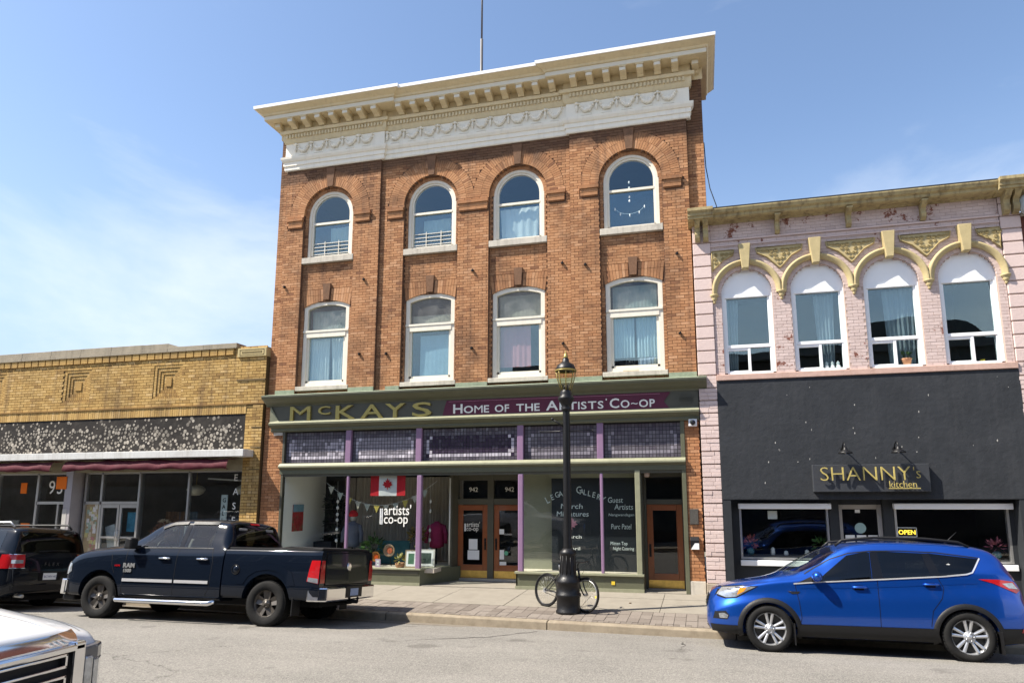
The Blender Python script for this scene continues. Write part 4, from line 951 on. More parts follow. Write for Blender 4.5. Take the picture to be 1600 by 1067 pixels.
po = thing('wall_picture', 'colourful picture of red tulips on the white side wall', 'picture', (-10.86,.75,1.25)); MB().box(-.0,.02,-.25,.25,-.0,.72).build('canvas', mat('tulips', (.42,.05,.05), .6, .7, 8, dirt=.95, dirt_col=(.05,.16,.08), dscale=6), po)
MB().box(.018,.024,-.25,.25,.52,.72).build('sky_strip', mat('tulip_sky', (.2,.35,.45), .6, .3, 12), po)
for x, z, rr, c, lb in ((-8.3,.62,.13,(.55,.22,.05),'orange glazed pottery plate on the display'),(-7.92,.78,.16,(.42,.28,.18),'brown pottery plate on the display')):
    pl = thing('pottery_plate', lb, 'plate', (x,.45,z+.02)); MB().lathe([(.02,.02),(rr*.6,.02),(rr,-.03),(rr,-.04),(rr*.6,.01),(.02,.01)], 24, (0,0,0), 'y').build('dish', mat('glaze'+lb[:5], c, .25, .4, 14), pl); MB().lathe([(.01,-.012),(rr*.5,-.008)], 20, (0,0,0), 'y', caps=False).build('painted_centre', mat('glaze2'+lb[:5], (c[0]*1.2,c[1]*.5,c[2]*.4), .25, .5, 20), pl)
    MB().tube([(0,.02,-rr),(0,.12,-z+.40-.02)], .01, 5).build('stand', BLACKM, pl)
def leafy(mb, c, r, n, size, up=.3):
    for _ in range(n):
        d = Vector((random.gauss(0,1), random.gauss(0,1), random.gauss(up,.8))).normalized(); p = Vector(c)+d*r*random.uniform(.4,1); s_ = d.cross(Vector((random.random()-.5, random.random()-.5, random.random()))).normalized()
        w = size*random.uniform(.6,1.2); mb.add([p, p+d*w*.5+s_*w*.25, p+d*w, p+d*w*.5-s_*w*.25], [(0,1,2,3)], random.uniform(.05,1))
LEAF = mat('leaf_green', (.05,.11,.03), .55, .3, 9, tintvar=.5)
pp = thing('potted_plant', 'small terracotta pot with a yellow green plant on the display', 'plant', (-7.55,.3,.40)); MB().lathe([(.09,0),(.12,.05),(.125,.1),(.1,.12)], 16).build('pot', mat('terracotta', (.45,.24,.13), .8, .15), pp); q = MB(); leafy(q, (0,0,.2), .09, 26, .13, 1); q.build('foliage', mat('leaf_yellow', (.25,.22,.04), .5, .2, tintvar=.4), pp)
pp = thing('leafy_bush', 'green leafy bunch at the back of the pottery display', 'plant', (-8.55,.8,.4)); q = MB(); leafy(q, (0,0,.45), .28, 160, .16, .2); q.build('foliage', LEAF, pp); MB().tube([(0,0,0),(0,0,.4)], .04, 6).build('stem', BLACKM, pp)
pp = thing('dried_bouquet', 'dried brown and green bouquet beside the purple corner post', 'bouquet', (-7.3,.75,.4)); q = MB(); leafy(q, (0,0,.72), .2, 140, .16, .5); q.build('foliage', mat('dried_leaf', (.16,.12,.04), .7, .4, 12, tintvar=.5), pp); MB().lathe([(.07,0),(.1,.2),(.06,.45),(.07,.5)], 14).build('vase', mat('vase_dark', (.04,.05,.06), .3), pp)
tag(MB().prism([(-8.6,.42),(-7.6,.42),(-7.55,1.02),(-8.45,1.02)], .9, .93).build('teal_screen', mat('teal_fabric', (.03,.10,.12), .8, .4, 6), fix=True), 'dark teal painted screen behind the pottery plates', 'screen')
tag(MB().box(-9.3,-8.5,.5,.9,.4,.62).build('blue_box', mat('box_blue', (.25,.4,.55), .6, .3, 9)), 'low blue patterned box on the display floor', 'box')
sh_ = thing('hanging_shelf', 'dark tiered hanging shelf with trailing plants beside the white wall', 'shelf', (-10.2,1.5,1.0))
MB().tube([(.0,0,1.0),(.0,0,1.35),(-.06,0,1.5),(.0,0,1.62),(.06,0,1.5),(.0,0,1.35)], .012, 5).build('rope', BLACKM, sh_); MB().box(.28,.32,-.02,.02,-.6,1.1).build('pole', BLACKM, sh_)
for z in (.0,.42,.8,1.0):
    MB().box(-.25,.27,-.12,.12,z,z+.03).build('tier', BLACKM, sh_); q = MB(); leafy(q, (0,0,z+.1), .24, 60, .16, -.2); q.build('trailing_plant', mat('leaf_dark', (.012,.02,.012), .6, .3, tintvar=.5), sh_)
tag(MB().box(-10.55,-10.0,1.1,1.5,.4,.95).build('black_plinth', mat('plinth_black', (.015,.018,.025), .6)), 'square black plinth under the hanging shelf', 'plinth')
def torso(label, x, y, col, cap=None, h=1.25):
    t = thing('clothes_form', label, 'mannequin', (x,y,.4))
    MB().tube([(0,0,0),(0,0,.5)], .02, 6).build('stand', BLACKM, t)
    MB().lathe([(.10,.42),(.19,.46),(.21,.62),(.19,.8),(.22,.95),(.20,1.03),(.08,1.08),(.06,1.12)], 16).build('garment', col, t)
    for s in (-1, 1): MB().tube([(s*.19,0,1.0),(s*.27,-.02,.8),(s*.28,-.05,.55)], [.07,.065,.05], 8).build('sleeve', col, t)
    if cap: MB().lathe([(.10,1.24),(.125,1.27),(.12,1.33),(.07,1.40),(.01,1.42)], 14).build('cap', cap, t); MB().ball((0,0,1.2), (.085,.09,.11), 10).build('head', mat('mannequin_head', (.5,.48,.45), .6), t)
    return t
torso('mannequin in a blue grey jacket and red cap beside the white wall', -9.35,1.1, mat('jacket_blue', (.13,.14,.19), .9, .2), RED)
torso('garment form in a magenta top by the angled show pane', -6.95,1.25, mat('top_magenta', (.30,.03,.10), .9, .2))
dc = thing('hanging_drops', 'white teardrop string hanging beside the magenta top', 'ornament', (-7.0,.9,2.4)); MB().tube([(0,0,.3),(0,0,-1.7)], .003, 4).build('cord', PAPER, dc)
for z in (-.35,-.6,-1.1,-1.35,-1.6,-1.72): MB().ball((0,0,z), (.035,.03,.055), 8).build('drop', FW, dc)
dc = thing('hanging_drops', 'white heart string hanging beside the blue grey jacket', 'ornament', (-9.75,.9,2.0)); MB().tube([(0,0,.6),(.05,0,-1.5)], .003, 4).build('cord', PAPER, dc)
for z in (.05,-.12,-.3,-.45,-.7,-1.0,-1.3): MB().ball((.02,0,z), (.045,.03,.05), 8).build('drop', FW, dc)
# ================================================================== yellow brick building
YB = thing('yellow_brick_building', 'low yellow brick shop with dotted black fascia and maroon awning', 'building', (-17,0,0))
def Y_(o): o.location = (17,0,0); return o
yf = -.05; YX0 = -27.0; YL, YH, YM = .235, .0805, .012
sq = [(-15.27,-14.31), (-18.52,-17.52), (-21.75,-20.78), (-25.0,-24.03)]
def ya(z):
    hs = []
    if 4.945 < z < 5.965: hs += sq
    return cut([(YX0,-11.555)], hs)
zb0 = 4.74; nrow = round((6.31-zb0)/YH); zt0 = zb0+nrow*YH
yb = [(*q, yf) for q in courses(zb0, zt0, YH, ya, YL, YM)]
# pier at the right end: two strips with an offset
yb += [(*q, yf) for q in courses(.25, .25+round((4.70-.25)/YH)*YH, YH, lambda z: [(-12.12,-11.90)], YL, YM, off=-12.12)]
yb += [(*q, yf-.03) for q in courses(.25, .25+round((4.70-.25)/YH)*YH, YH, lambda z: [(-11.885,-11.56)], YL, YM, off=-11.885)]
yk = MB(); yk.box(YX0,-11.555,yf+.012,yf+.3,4.44,4.73); 
for a, b in ya(5.5): yk.box(a, b, yf+.012, yf+.3, 4.73, 6.31)
for a, b in sq: yk.box(a, b, yf+.1, yf+.3, 4.73, 6.31); yk.box(a,b,yf+.012,yf+.1,4.73,4.95); yk.box(a,b,yf+.012,yf+.1,5.965,6.31)
yk.box(-12.12,-11.89,yf+.012,yf+.3,.0,4.44); yk.box(-11.89,-11.56,yf-.018,yf+.3,.0,4.73)
ywall = Y_(yk.build('front_wall', YMORT, YB))
lay(ywall, yb, YBRICK, YL, YH, YM, 300)
so_ = MB(); x = -26.9
while x < -12.14:
    so_.box(x, x+.066, yf-.012+random.uniform(-.003,.003), yf+.03, 4.452, 4.70, min(.99, max(.05, random.gauss(.62,.18)))); x += .0755
tag(so_.build('soldier_course', YBRICK, ywall), kind='stuff')
MB().box(YX0,-11.54,yf-.035,yf+.02,4.705,4.738).build('string_course', YBRICK, ywall)
# stepped square panels
for a, b in sq[:3]:
    z0, z1 = 4.945, 5.965
    for k in range(5):
        d = .096*k; y = yf+.012+.02*k if k < 4 else yf+.05
        q = MB(); t = [.5,.62,.45,.58,.3][k]; w = .09
        a_, b_, c_, e_ = a+d, b-d, z0+d, z1-d
        if k == 4: q.box(a_+.005,b_-.005,y,yf+.11,c_+.005,e_-.005,t)
        else:
            nb = max(2, int((b_-a_)/.072))
            for i in range(nb):
                u0, u1 = a_+(b_-a_)*i/nb, a_+(b_-a_)*(i+1)/nb
                tt_ = min(.99, max(.05, random.gauss(t,.15)))
                q.box(u0+.004,u1-.004,y,yf+.11,c_+.003,c_+w,max(.04,tt_-.38)); q.box(u0+.003,u1-.003,y,yf+.11,e_-w,e_-.003,tt_)
            nb = max(2, int((e_-c_-2*w)/.072))
            for i in range(nb):
                u0, u1 = c_+w+(e_-c_-2*w)*i/nb, c_+w+(e_-c_-2*w)*(i+1)/nb
                tt_ = min(.99, max(.05, random.gauss(t,.15)))
                q.box(a_+.003,a_+w,y,yf+.11,u0+.003,u1-.003,tt_); q.box(b_-w,b_-.003,y,yf+.11,u0+.004,u1-.004,max(.04,tt_-.15))
        q.build('square_panel', YBRICK, ywall)
x = -12.62
while x > -26.8:
    q = MB(); q.box(x-.225, x, yf-.045, yf+.02, 6.215, 6.308, .55); q.box(x-.225, x, yf-.043, yf+.02, 6.13, 6.208, .42); q.build('brick_dentil', YBRICK, ywall); x -= .2665
COPE = mat('coping_stone', (.31,.27,.205), .85, .18, 5, .35, streak=.55, streak_col=(.12,.10,.08), dirt=.4, dirt_col=(.2,.18,.15))
x = -26.9; k = 0
while x < -14.9:
    w = min(1.12, -14.82-x); a = MB(); a.box(x+.003, x+w-.003, yf-.07, yf+.35, 6.31, 6.42); a.build('coping', COPE, ywall, bev=.006); a = MB(); a.box(x+.003, x+w-.003, yf-.05, yf+.35, 6.423, 6.575+.006*sin(k)); a.build('coping', COPE, ywall, bev=.006); x += w; k += 1
for a, b in ((-14.815,-13.6), (-13.597,-12.5)): MB().box(a, b, yf-.07, yf+.35, 6.31, 6.455).build('coping', COPE, ywall, bev=.006)
MB().prism([(-14.82,6.46),(-14.82,6.57),(-14.45,6.46)], yf-.05, yf+.3).build('coping', COPE, ywall, fix=True)
cs = MB().box(-12.47,-11.545,yf-.05,yf+.3,6.04,6.285).build('capstone', mat('cap_stone_yellow', (.46,.37,.19), .85, .15, 8, .3, streak=.3), ywall, bev=.008)
for i, w in enumerate((.0,.075)): 
    q = MB(); a, b, c, e = -12.40+w,-11.62-w,6.085+w*.75,6.245-w*.75
    for bx in ((a,b,c,c+.012),(a,b,e-.012,e),(a,a+.012,c,e),(b-.012,b,c,e)): q.box(bx[0],bx[1],yf-.056,yf-.049,bx[2],bx[3])
    q.build('cap_groove', mat('groove', (.2,.15,.07), .9), cs)
MB().box(-12.47,-11.56,yf-.02,yf+.02,5.37,5.415).build('flush_band', mat('band_dark', (.14,.10,.05), .9), ywall)
for z in (4.05,3.5,2.9): MB().box(-11.888,-11.57,yf-.042,yf-.02,z,z+.03).build('flush_band', MATS['band_dark'], ywall)
# dotted fascia
PEB = mat('fascia_black', (.022,.019,.017), .7, .5, 6, .4, dirt=.35, dirt_col=(.11,.095,.08), dscale=2)
fa = Y_(MB().box(YX0,-12.125,yf+.01,yf+.06,3.42,4.448).build('dotted_fascia', PEB, YB))
dm = MB(); pts = []
tries = 0
while len(pts) < 1000 and tries < 40000:
    tries += 1; p = (random.uniform(-21.2,-12.2), random.uniform(3.47,4.38))
    if all((p[0]-q[0])**2+(p[1]-q[1])**2 > .0075 for q in pts): pts.append(p)
for p in pts:
    r_ = random.choice((.022,.03,.036,.042,.05))
    if random.random() < (.62 if p[1] > 4.15 else .22): continue
    n = 9; ph = random.random()
    dm.add([(p[0]+r_*cos(ph+2*pi*k/n), yf+.004, p[1]+r_*sin(ph+2*pi*k/n)) for k in range(n)]+[(p[0]+r_*1.15*cos(ph+2*pi*k/n), yf+.011, p[1]+r_*1.15*sin(ph+2*pi*k/n)) for k in range(n)], [tuple(range(n))[::-1]]+[(k,(k+1) % n,n+(k+1) % n,n+k) for k in range(n)], random.uniform(.05,1))
tag(dm.build('fascia_dots', mat('dot_white', (.25,.225,.19), .7, .35, 14, tintvar=.6), fa, fix=True), kind='stuff')
led = MB(); led.box(YX0,-11.78,-.5,.0,3.25,3.44); Y_(led.build('ledge', mat('ledge_metal', (.62,.62,.60), .4, .1, 5, .1, streak=.4, streak_col=(.25,.22,.18), dirt=.3, dirt_col=(.3,.27,.22)), YB, bev=.01))
Y_(MB().box(YX0,-12.15,.02,.3,2.90,3.25).build('shop_head', mat('head_cream', (.32,.29,.20), .7, .2), YB))
# maroon awnings, sagging
AWN = mat('awning_maroon', (.08,.013,.021), .75, .3, 6, .4, dirt=.25, dirt_col=(.16,.06,.07), dscale=4)
aw = thing('awning', 'faded maroon canvas awning rolled up under the metal ledge', 'awning', (-15,0,0)); aw2 = thing('awning', 'shorter maroon canvas awning next to the bare patch of frame', 'awning', (-20,0,0))
def awning(root, x0, x1, ox):
    P = []; n = int((x1-x0)/.12)
    for j, (y, z) in enumerate(((-.02,3.2),(-.30,3.205),(-.40,3.17),(-.47,3.05),(-.49,2.955),(-.46,2.93),(-.35,2.95))):
        P.append([(x0+(x1-x0)*k/n-ox, y+.012*sin(k*.9+j), z+(.018*sin(k*.55+j*.8)+.012*random.uniform(-1,1))*(j > 0)) for k in range(n+1)])
    q = MB(); q.grid(P); o = q.build('canvas', AWN, root); 
    for k in range(4):
        xx = x0+(x1-x0)*(k+.5)/4-ox; MB().tube([(xx,-.01,3.1),(xx,-.4,3.1)], .012, 5).build('arm', ALU, root)
awning(aw, -17.75,-12.28,-15); awning(aw2, -26.5,-18.2,-20)
# shop windows
ysh = MB()
for x in (-12.20,-13.93,-15.59): ysh.box(x-.03,x+.03,.10,.20,.05,2.92)
ysh.box(-15.6,-12.18,.10,.2,.05,.45); ysh.box(-15.6,-12.18,.1,.2,2.86,2.92)
Y_(ysh.build('shop_frame', ALU, YB)); 
def ypane(x0, x1, z0, z1, y=.15, m_=None): Y_(MB().box(x0,x1,y,y+.006,z0,z1).build('shop_pane', m_ or SHOPD, YB))
ypane(-15.56,-13.96,.45,2.86); ypane(-13.9,-12.23,.45,2.86)
yd = MB()                                             # entrance frame
for x in (-17.62,-17.05,-15.66): yd.box(x-.035,x+.035,.24,.34,.0,2.92)
yd.box(-17.62,-15.66,.24,.34,1.98,2.06); yd.box(-17.62,-15.66,.24,.34,2.85,2.92); Y_(yd.build('entrance_frame', ALU, YB))
ypane(-17.58,-17.09,2.06,2.85,.29); ypane(-17.01,-15.7,2.06,2.85,.29)
for x0, x1 in ((-17.01,-16.37), (-16.35,-15.70)):
    d = MB(); 
    for b_ in ((x0,x0+.07,.04,1.97),(x1-.07,x1,.04,1.97),(x0+.07,x1-.07,1.88,1.97),(x0+.07,x1-.07,.04,.24),(x0+.07,x1-.07,1.02,1.07)): d.box(b_[0],b_[1],.25,.30,b_[2],b_[3])
    o = Y_(d.build('door', ALU, YB)); MB().box(x0+.07,x1-.07,.272,.278,.24,1.88).build('door_pane', SHOPD, o); MB().tube([(x1-.03 if x0 < -16.5 else x0+.03,.24,.95),(x1-.03 if x0 < -16.5 else x0+.03,.20,1.0),(x1-.03 if x0 < -16.5 else x0+.03,.20,1.2),(x1-.03 if x0 < -16.5 else x0+.03,.24,1.25)], .012, 6).build('handle', ALU, o)
PUR = mat('pillar_mauve', (.36,.335,.34), .7, .1, 4, .15); Y_(MB().box(-18.05,-17.80,-.06,.34,.0,2.93).build('pillar', PUR, YB))
Y_(MB().box(-18.055,-17.9,-.066,-.058,.0,1.85).build('bare_patch', mat('bare_cement', (.45,.43,.40), .85, .15), YB))
nb = Y_(MB().box(-17.58,-17.1,.285,.30,.05,1.98).build('notice_board', mat('cork', (.35,.27,.16), .9, .2), YB))
for k in range(46):
    x = random.uniform(-17.55,-17.2); z = random.uniform(.1,1.85); w, h = random.choice(((.09,.12),(.11,.14),(.13,.1),(.07,.09)))
    MB().box(x,x+w,.280-.0002*k*.1,.2845,z,z+h).build('leaflet', mat('leaflet_%d' % (k % 6), [(.6,.58,.5),(.5,.42,.3),(.42,.2,.18),(.3,.38,.3),(.62,.6,.58),(.5,.45,.2)][k % 6], .8, .4, 25), nb)
y2 = MB()
for x in (-19.42,-20.95,-24.0): y2.box(x-.04,x+.04,.24,.34,.0,2.92)
y2.box(-19.42,-18.05,.24,.34,1.98,2.06); y2.box(-26.9,-18.05,.24,.34,2.85,2.92); y2.box(-18.62,-18.56,.24,.34,0,1.98)
Y_(y2.build('shop_frame', ALU, YB))
ypane(-19.38,-18.05,2.06,2.85,.29); ypane(-19.38,-18.62,.1,1.98,.29); ypane(-18.56,-18.05,.1,1.98,.29); ypane(-20.9,-19.46,.4,2.85,.29); ypane(-23.9,-21.0,.4,2.85,.29)
Y_(MB().box(-26.9,-19.46,.22,.35,0,.4).build('stall_riser', DARKIN2, YB))
ybody = MB(); ybody.box(YX0,-11.56,3.4,12,0,6.1); ybody.box(YX0,-11.56,.26,3.4,2.95,4.4); ybody.box(-11.9,-11.56,.3,3.4,0,2.95); ybody.box(YX0,YX0+.3,.3,3.4,0,2.95); ybody.box(YX0,-11.56,.26,3.4,5.7,6.0)
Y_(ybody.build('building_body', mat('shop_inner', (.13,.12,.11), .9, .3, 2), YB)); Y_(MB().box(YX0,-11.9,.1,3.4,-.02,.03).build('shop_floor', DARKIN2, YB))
num = thing('window_numerals', 'large white numerals 93 on the transom glass by the mauve pillar', 'numerals', (-19.06,.282,2.29)); text('numeral', '93', .56, LETW, num, (0,0,0), ext=.002, sx=.95, space=1.15)
orng = mat('orange_card', (.75,.16,.01), .7, .05)
for x0, x1, y, z0, z1, lb in ((-18.36,-17.99,-.08,2.42,2.78,'orange card fixed to the top of the mauve pillar'), (-20.1,-19.87,.27,2.3,2.62,'narrow orange card in the far shop window'), (-19.95,-19.62,.27,1.2,1.42,'small orange card low in the far shop window')):
    tag(MB().box(x0,x1,y,y+.01,z0,z1).build('orange_card', orng), lb, 'card')
gl = thing('hanging_sign', 'pale vertical sign reading GALLERY inside the yellow shop window', 'sign', (-12.86,.26,1.2)); MB().box(-.1,.1,0,.015,-.35,1.04).build('board', mat('sign_pale', (.62,.70,.66), .6), gl)
for k, c in enumerate('GALLERY'): text('lettering', c, .16, BLACKM, gl, (-.055,-.003,.84-.182*k), ext=.001, bold=.002)
el_ = thing('window_letters', 'white capitals reading LEASE down the edge of the shop glass', 'lettering', (-12.44,.142,0))
for c, z in (('L',3.02),('E',2.62),('A',2.24),('S',1.85),('E',1.46)):
    if z < 2.9: text('letter', c, .26, LETW, el_, (-.07,0,z), ext=.001)
for x, lb in ((-14.35,'cream glass pendant lamp shade in the yellow shop, over the driftwood figure'), (-12.7,'cream glass pendant lamp shade in the yellow shop, above the vertical sign')):
    l_ = thing('pendant_lamp', lb, 'lamp', (x,.9,2.38)); MB().lathe([(.04,.16),(.16,.12),(.25,.04),(.25,.0),(.2,-.09),(.1,-.15),(.01,-.16)], 20).build('shade', mat('opal_shade', (.62,.58,.46), .35), l_); MB().tube([(0,0,.15),(0,0,.6)], .008, 5).build('rod', BRASS, l_)
tag(MB().obox((-13.1,.9,2.66), (.85,0,-.05), (0,.03,0), (0,0,.02)).build('tube_light', mat('tube_white', (.8,.82,.8), .4)), 'white strip light under the ceiling of the yellow shop', 'lamp')
df = thing('driftwood_figure', 'brown horse head figure of driftwood with a pale mane behind the pickup', 'sculpture', (-15.0,.5,.5)); q = MB()
for _ in range(90):
    a = random.uniform(0,pi); p = Vector((.36*cos(a)*random.uniform(.5,1)-.05, random.uniform(-.08,.08), .55+.42*sin(a)*random.uniform(.6,1))); d = Vector((random.gauss(0,1),random.gauss(0,.4),random.gauss(0,1))).normalized()*.12
    q.tube([p-d, p, p+d+Vector((0,0,.02))], [.012,.02,.008], 5)
q.build('sticks', mat('driftwood', (.24,.13,.09), .9, .4, 14), df); q = MB()
for _ in range(46):
    a = random.uniform(.3,1.9); p = Vector((.36*cos(a)+.02, random.uniform(-.06,.06), .60+.40*sin(a))); d = Vector((random.gauss(.1,.4),random.gauss(0,.3),random.gauss(.6,.4))).normalized()*.11; q.tube([p, p+d*.6, p+d+Vector((.03,0,-.04))], [.018,.014,.004], 5)
q.build('mane', mat('mane_pale', (.55,.45,.31), .9, .2), df); MB().box(-.5,.5,-.2,.2,-.45,.15).build('base', DARKIN2, df)
for x, c, lb in ((-14.9,(.13,.17,.2),'blue grey garments on a rail in the yellow shop'), (-13.3,(.06,.06,.07),'dark garments on a rail in the yellow shop'), (-15.35,(.22,.13,.08),'brown garments on a rail in the yellow shop')):
    q = MB(); curtain_mesh(q, x-.35, x+.35, .5, 1.75, 1.3, .06, 6); tag(q.build('garment_rail', mat('garm'+lb[:4], c, .9, .4, 8)), lb, 'clothes')
tag(MB().obox((-16.7,.42,.95), (.16,0,.05), (0,.02,0), (-.1,0,.42)).build('pale_shirt', mat('shirt_pale', (.5,.53,.52), .9, .3, 12)), 'pale shirt on a form behind the glass doors', 'clothes')
tag(MB().box(-16.2,-15.85,.4,.42,1.2,1.75).build('poster', mat('poster_blue', (.06,.28,.42), .5, .5, 6)), 'blue seaside poster behind the glass doors', 'poster')
tag(MB().box(-20.75,-20.2,.4,.43,1.1,1.5).build('poster', mat('poster_grey', (.25,.24,.22), .6, .5, 9)), 'grey framed print low in the far shop window', 'poster')

# ================================================================== pink building
PK = thing('pink_building', 'pink painted brick building with arched upper windows over a charcoal restaurant front', 'building', (3.4,0,0))
def K_(o): o.location = (-3.4,0,0); return o
pf = -.09; PX0, PX1 = .44, 6.5
pc = [1.20,2.735,4.265,5.78]; PS = 6.87; PR = .565; PRO = .79
def pa(z):
    hs = []
    for c in pc:
        if z < PS: hs.append((c-PR, c+PR))
        elif z-PS < PR: w = sqrt(PR*PR-(z-PS)**2); hs.append((c-w, c+w))
    return cut([(PX0,PX1)], hs if z > 4.93 else [])
def pab(z):
    hs = []
    for c in pc:
        if z >= PS and z-PS < .655: w = sqrt(.655**2-(z-PS)**2); hs.append((c-w, c+w))
    return cut(pa(z), hs)
PH, PL_, PMo = .0745, .215, .007
pb = [(*q, pf) for q in courses(4.93, 4.93+round((8.6-4.93)/PH)*PH, PH, pab, PL_, PMo)]
pk = MB(); backing(pk, 4.93, 4.93+round((8.6-4.93)/PH)*PH, PH, pa, pf+.006, pf+.3)
pwall = K_(pk.build('front_wall', PMORT, PK)); lay(pwall, pb, PINK, PL_, PH, PMo, 300, jit=.003)
for c in pc:
    q = MB()
    for k in range(26): wedge(q, (c,PS), PR, .66, pi*k/26+.002, pi*(k+1)/26-.002, pf-.001, pf+.2, random.random())
    tag(q.build('arch_bricks', PINK, pwall), kind='stuff')
def quoin_pier(x0, x1, top):
    q = MB(); q.box(x0+.012,x1-.012,-.10,.3,-.1,top); o = K_(q.build('quoin_pier', PMORT, PK))
    z = .27; h = .292; sub = 0
    while z < top-.1:
        z1 = min(z+h-.028, top)
        t = random.uniform(.2,.9)
        if z < 4.8:                                     # lower blocks show their bricks
            n = 3; hh = (z1-z)/n
            for i in range(n):
                br = [x0, x0+(x1-x0)*random.choice((.3,.5,.7)), x1] if i != 1 else [x0, x0+(x1-x0)*random.uniform(.35,.65), x1]
                for a, b in zip(br, br[1:]): MB().box(a+.002,b-.002,-.125+random.uniform(-.006,.004),.25,z+i*hh+.002,z+(i+1)*hh-.002,min(.99,max(.02,t+random.uniform(-.3,.3)))).build('quoin_brick', PINKS, o, bev=.006)
        else: MB().box(x0,x1,-.125,.25,z,z1,t).build('quoin_block', PINKS, o, bev=.012)
        z += h
    MB().box(x0-.01,x1+.01,-.14,.25,-.06,.262).build('base_stone', mat('pier_stone', (.36,.30,.23), .9, .25, 10, .6), o, bev=.01)
quoin_pier(.03,.437,8.62); quoin_pier(6.51,6.90,8.62)
GOLDP = mat('ochre_paint', (.46,.375,.20), .6, .12, 7, .2, dirt=.35, dirt_col=(.22,.16,.07), dscale=3)
GOLDW = mat('ochre_weathered', (.40,.325,.17), .65, .2, 7, .3, streak=.85, streak_col=(.10,.07,.04), dirt=.6, dirt_col=(.14,.095,.05), dscale=2.5)
# string bands
for z0, z1, p in ((8.02,8.05,.03), (8.15,8.19,.035)): MB().box(PX0,PX1,pf-p,pf+.02,z0,z1,.5).build('string_band', PINKS, pwall)
# eaves
ev = MB(); ev.prism([(.1,8.575),(-.12,8.575),(-.14,8.60),(-.36,8.62),(-.40,8.645),(-.40,8.70),(-.46,8.73),(-.49,8.80),(-.49,8.825),(.1,8.84)], PX0-.02, PX1+.02, 'x'); eav = K_(ev.build('eaves_cornice', GOLDW, PK, fix=True))
K_(MB().box(PX0,PX1,-.47,3,8.84,8.865).build('roof_felt', mat('felt', (.03,.03,.032), .9, .3), PK))
for x0, x1 in ((-.06,.52), (6.42,7.02)):
    q = MB(); q.prism([(.1,8.575),(-.16,8.575),(-.50,8.62),(-.50,8.67),(-.53,8.68),(-.53,8.74),(-.58,8.79),(-.58,8.86),(.1,8.875)], x0, x1, 'x'); q.build('eaves_block', GOLDW, eav, fix=True)
def scroll(x, y0, zt, zb_, w=.06, name='scroll_bracket'):
    q = MB(); h = zt-zb_
    q.prism([(y0+.02,zt),(y0-.30,zt),(y0-.31,zt-.10*h),(y0-.24,zt-.25*h),(y0-.15,zt-.36*h),(y0-.13,zt-.5*h),(y0-.16,zt-.68*h),(y0-.14,zt-.85*h),(y0-.07,zb_),(y0+.02,zb_)], x-w, x+w, 'x')
    q.box(x-w-.015,x+w+.015,y0-.32,y0+.02,zt-.08*h,zt); q.build(name, GOLDW, eav, fix=True)
for x in (.15,.34,6.62,6.80): scroll(x, -.125, 8.62, 8.16)
for x in (1.955,3.49,5.015): scroll(x, pf, 8.60, 8.20, .05)
for k in range(7):
    x0 = PX0+.05+k*.87
    q = MB()
# hood moulds
hoods = MB()
for i, c in enumerate(pc):
    q = MB(); n = 24
    prof = ((.655,pf-.0),(.655,pf-.06),(.70,pf-.075),(.725,pf-.10),(.765,pf-.10),(.785,pf-.06),(.785,pf+.0))
    # stilted legs down to the corbels
    rows_ = [[(c+r_, y, PS-.06) for r_, y in prof]]+[[(c+r_*cos(pi*k/n), y, PS+r_*sin(pi*k/n)) for r_, y in prof] for k in range(n+1)]+[[(c-r_, y, PS-.06) for r_, y in prof]]
    # keep neighbours from crossing at the springing
    for rr in rows_:
        for j, p in enumerate(rr):
            lim = .765
            rr[j] = (min(max(p[0], c-lim), c+lim), p[1], p[2])
    q.grid(rows_); q.build('hood_mould', GOLDP, pwall, fix=True)
    MB().prism([(c-.075,7.40),(c+.075,7.40),(c+.135,8.0),(c-.135,8.0)], pf-.17, pf+.02).build('keystone', GOLDP, pwall, fix=True, bev=.012)
for k, x in enumerate((.475,1.968,3.5,5.02,6.50)):
    q = MB(); 
    q.lathe([(.0,6.63),(.025,6.635),(.035,6.66),(.02,6.68),(.04,6.70),(.07,6.75),(.055,6.77),(.085,6.79),(.10,6.82),(.10,6.84)], 12, (x, pf-.02, 0)); q.build('corbel', GOLDP, pwall)
# triangular panels with scrolls
def spandrel(pts, cx, zt):
    q = MB(); q.prism(pts, pf-.035, pf+.01); o = q.build('spandrel_panel', GOLDP, pwall, fix=True, bev=.008)
    sc_ = MB(); xs_ = [p[0] for p in pts]; zs_ = [p[1] for p in pts]; w = max(xs_)-min(xs_); z0 = max(zs_)
    def inside(x, z):
        r = False; n = len(pts)
        for i in range(n):
            (a, b), (c_, d) = pts[i], pts[(i+1) % n]
            if (b > z) != (d > z) and x < (c_-a)*(z-b)/(d-b)+a: r = not r
        return r
    for s in (-1, 1):
        for u, v, R_ in ((.07,.09,.05),(.17,.10,.05),(.27,.085,.042),(.36,.075,.032),(.43,.06,.022),(.09,.20,.045),(.19,.19,.035),(.04,.30,.035),(.10,.29,.025),(.03,.40,.025)):
            x, z = cx+s*u, z0-v-.02
            if not inside(x, z): continue
            sp = [(x+s*R_*(1-k/18)*cos(k*.75), pf-.045, z+R_*(1-k/18)*sin(k*.75)) for k in range(16)]
            sc_.tube(sp, .009, 5)
    sc_.tube([(cx+(p[0]-cx)*.93, pf-.04, z0-.015+(p[1]-z0)*.93) for p in pts+[pts[0]]], .012, 5)
    if sc_.v: sc_.build('scroll_relief', mat('ochre_relief_shade', (.36,.28,.13), .6, .2), o)  # scrolls in a darker ochre, their shade put into the colour
ZT_ = 7.92
